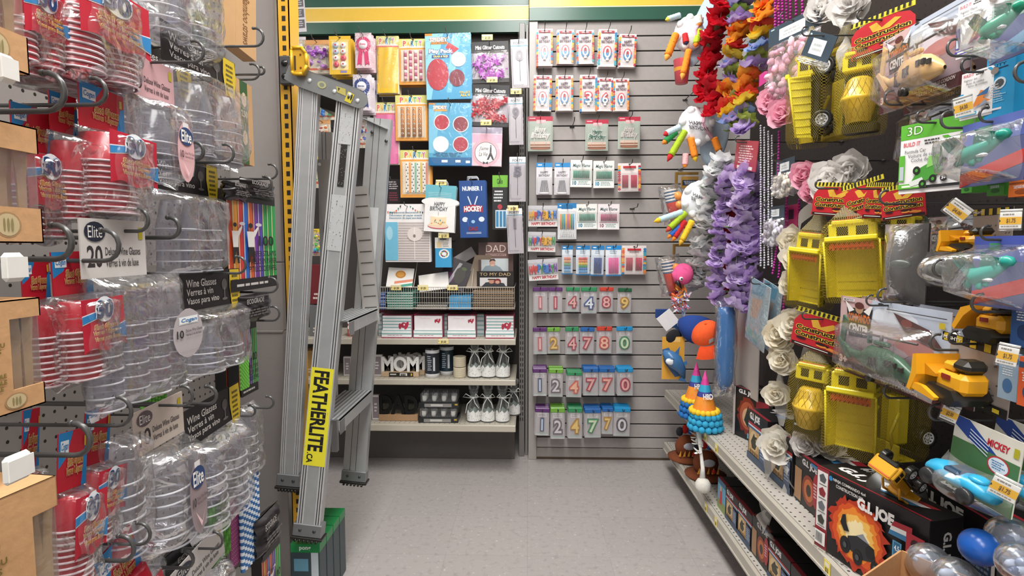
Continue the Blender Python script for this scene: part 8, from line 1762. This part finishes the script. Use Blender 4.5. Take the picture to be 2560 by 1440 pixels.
shelf_box(1.60,.13,.14,.18,U,'misc','black building set box behind the sheer ribbons',X=.775)
o=toybox(.285,.197,.085,'big',9); tag(o,'largest black building set box with an orange burst picture','toy box',BG); place(o,(RX0+.004,1.345,U),'right',0,.27)
shelf_box(1.455,.115,.15,.14,U,'misc','black building set box with a red oval left of the largest box',X=.80)
shelf_box(.99,.13,.17,.14,U,'fire','black building set box right behind the kraft tray',X=.835)
shelf_box(.82,.14,.16,.12,U,'misc','dim black building set box near the blue ball',X=.95)
shelf_box(1.30,.25,.19,.10,U,'sand','black building set box standing behind the largest one',X=.905)
ys=[(2.12,.085,.115,'blue','light blue building set box at the far end of the lower shelf'),(2.03,.115,.115,'sand','black box with sand art on lower shelf, first after the blue one'),(1.912,.12,.12,'sand','black box with sand art on lower shelf, second after the blue one'),(1.788,.12,.13,'misc','black box on lower shelf with a dark red picture, farther one'),(1.664,.14,.12,'sand','black box with sand art on lower shelf, under the ribbon end'),(1.52,.15,.12,'misc','black box on lower shelf with a dark red picture, nearer one'),(1.366,.15,.12,'sand','black box with sand art, nearest on the lower shelf')]
for k,(y,w,h,art,lb)in enumerate(ys):shelf_box(y,w,h,.22,Lz,art,lb,X=RX0+.035,seed=k)
for k,(y,lb)in enumerate(((2.10,'farther'),(1.98,'nearer'))):
 mb=MB(); mb.box(0,0,0,.11,.12,.10,P('#23352a','p'),.001); g=G(mb,(0,0,.10),(.11,0,0),(0,0,-.10),(0,-1,0)); g.rect(.1,.2,.5,.8,'#6a4f2a'); g.lines(.55,.2,.95,.7,4,'#9ab08a',3)
 place(tag(mb.build('green_set_box'),'dark green boxed toy stacked behind the lower shelf front row, %s'%lb,'toy box','dark green toy boxes'),(RX0+.16,y,Lz+.121),'right')
t=thing('kraft_tray','open kraft cardboard tray of clear capsules at the lower right corner','tray'); kr=P('#b98a5c','c'); mb=MB(); W,D,H=.17,.17,.185
for x0,y0,x1,y1 in((-W/2,0,W/2,.003),(-W/2,D-.003,W/2,D),(-W/2,0,-W/2+.003,D),(W/2-.003,0,W/2,D)):mb.box(x0,y0,0,x1,y1,H,kr)
mb.box(-W/2,0,0,W/2,D,.003,kr); mb.build('tray_body',t); tp=Vector((.700,.80,U)); t.location=tp; t.rotation_euler=(0,0,.62)
CAPS=film('#eef2f8',haze=.16,gloss=.7,bump=.05,name='capsule_plastic',edge=.2,hz='#cfd6e4')
def capsule(loc,r,label,c2='#dfe4ee',blue=False,rot=(0,0,0)):
 o=thing('toy_capsule',label,'capsule','clear toy capsules'); mb=MB(); mb.ball((0,0,0),r,CAPS,20); mb.build('clear_shell',o); mb=MB()
 if blue:mb.lathe([(0,r*1.02)]+[(r*1.02*math.sin(a),r*1.02*math.cos(a))for a in(.3,.6,.9,1.2,1.5)],P('#1f5ab0','g'),22); mb.build('blue_cap',o)
 else:
  rr_=random.Random(int(r*1e5)); [mb.ball((rr_.uniform(-.4,.4)*r,rr_.uniform(-.4,.4)*r,rr_.uniform(-.5,.3)*r),r*.3,P(['#8a93ac','#c8ccd8','#5a6480'][i%3],'g'),8,(1.3,.6,.8))for i in range(6)]; mb.build('toy_inside',o)
 o.location=loc; o.rotation_euler=rot; return o
capsule(at_x(2322,1412,.705),.036,'clear capsule in the kraft tray, upper left one'); capsule(at_x(2388,1450,.705),.036,'clear capsule in the kraft tray, lower right one')
q=at_x(2448,1368,.72); capsule(q,.028,'clear ball with a bright blue cap right of the kraft tray',blue=True,rot=Vector((-.75,-.6,.25)).to_track_quat('Z','Y').to_euler()); capsule(at_x(2545,1408,.70),.028,'grey clear capsule at the lower right corner')
capsule(at_x(2525,1345,.77),.034,'pale frosted capsule behind the blue capped ball')
t=thing('display_tray','dark display tray under the capsules at the lower right corner','tray'); mb=MB(); mb.box(0,0,0,.20,.20,.13,P('#4a4440','p'),.003); mb.build('tray_body',t); t.location=(.745,.57,U)
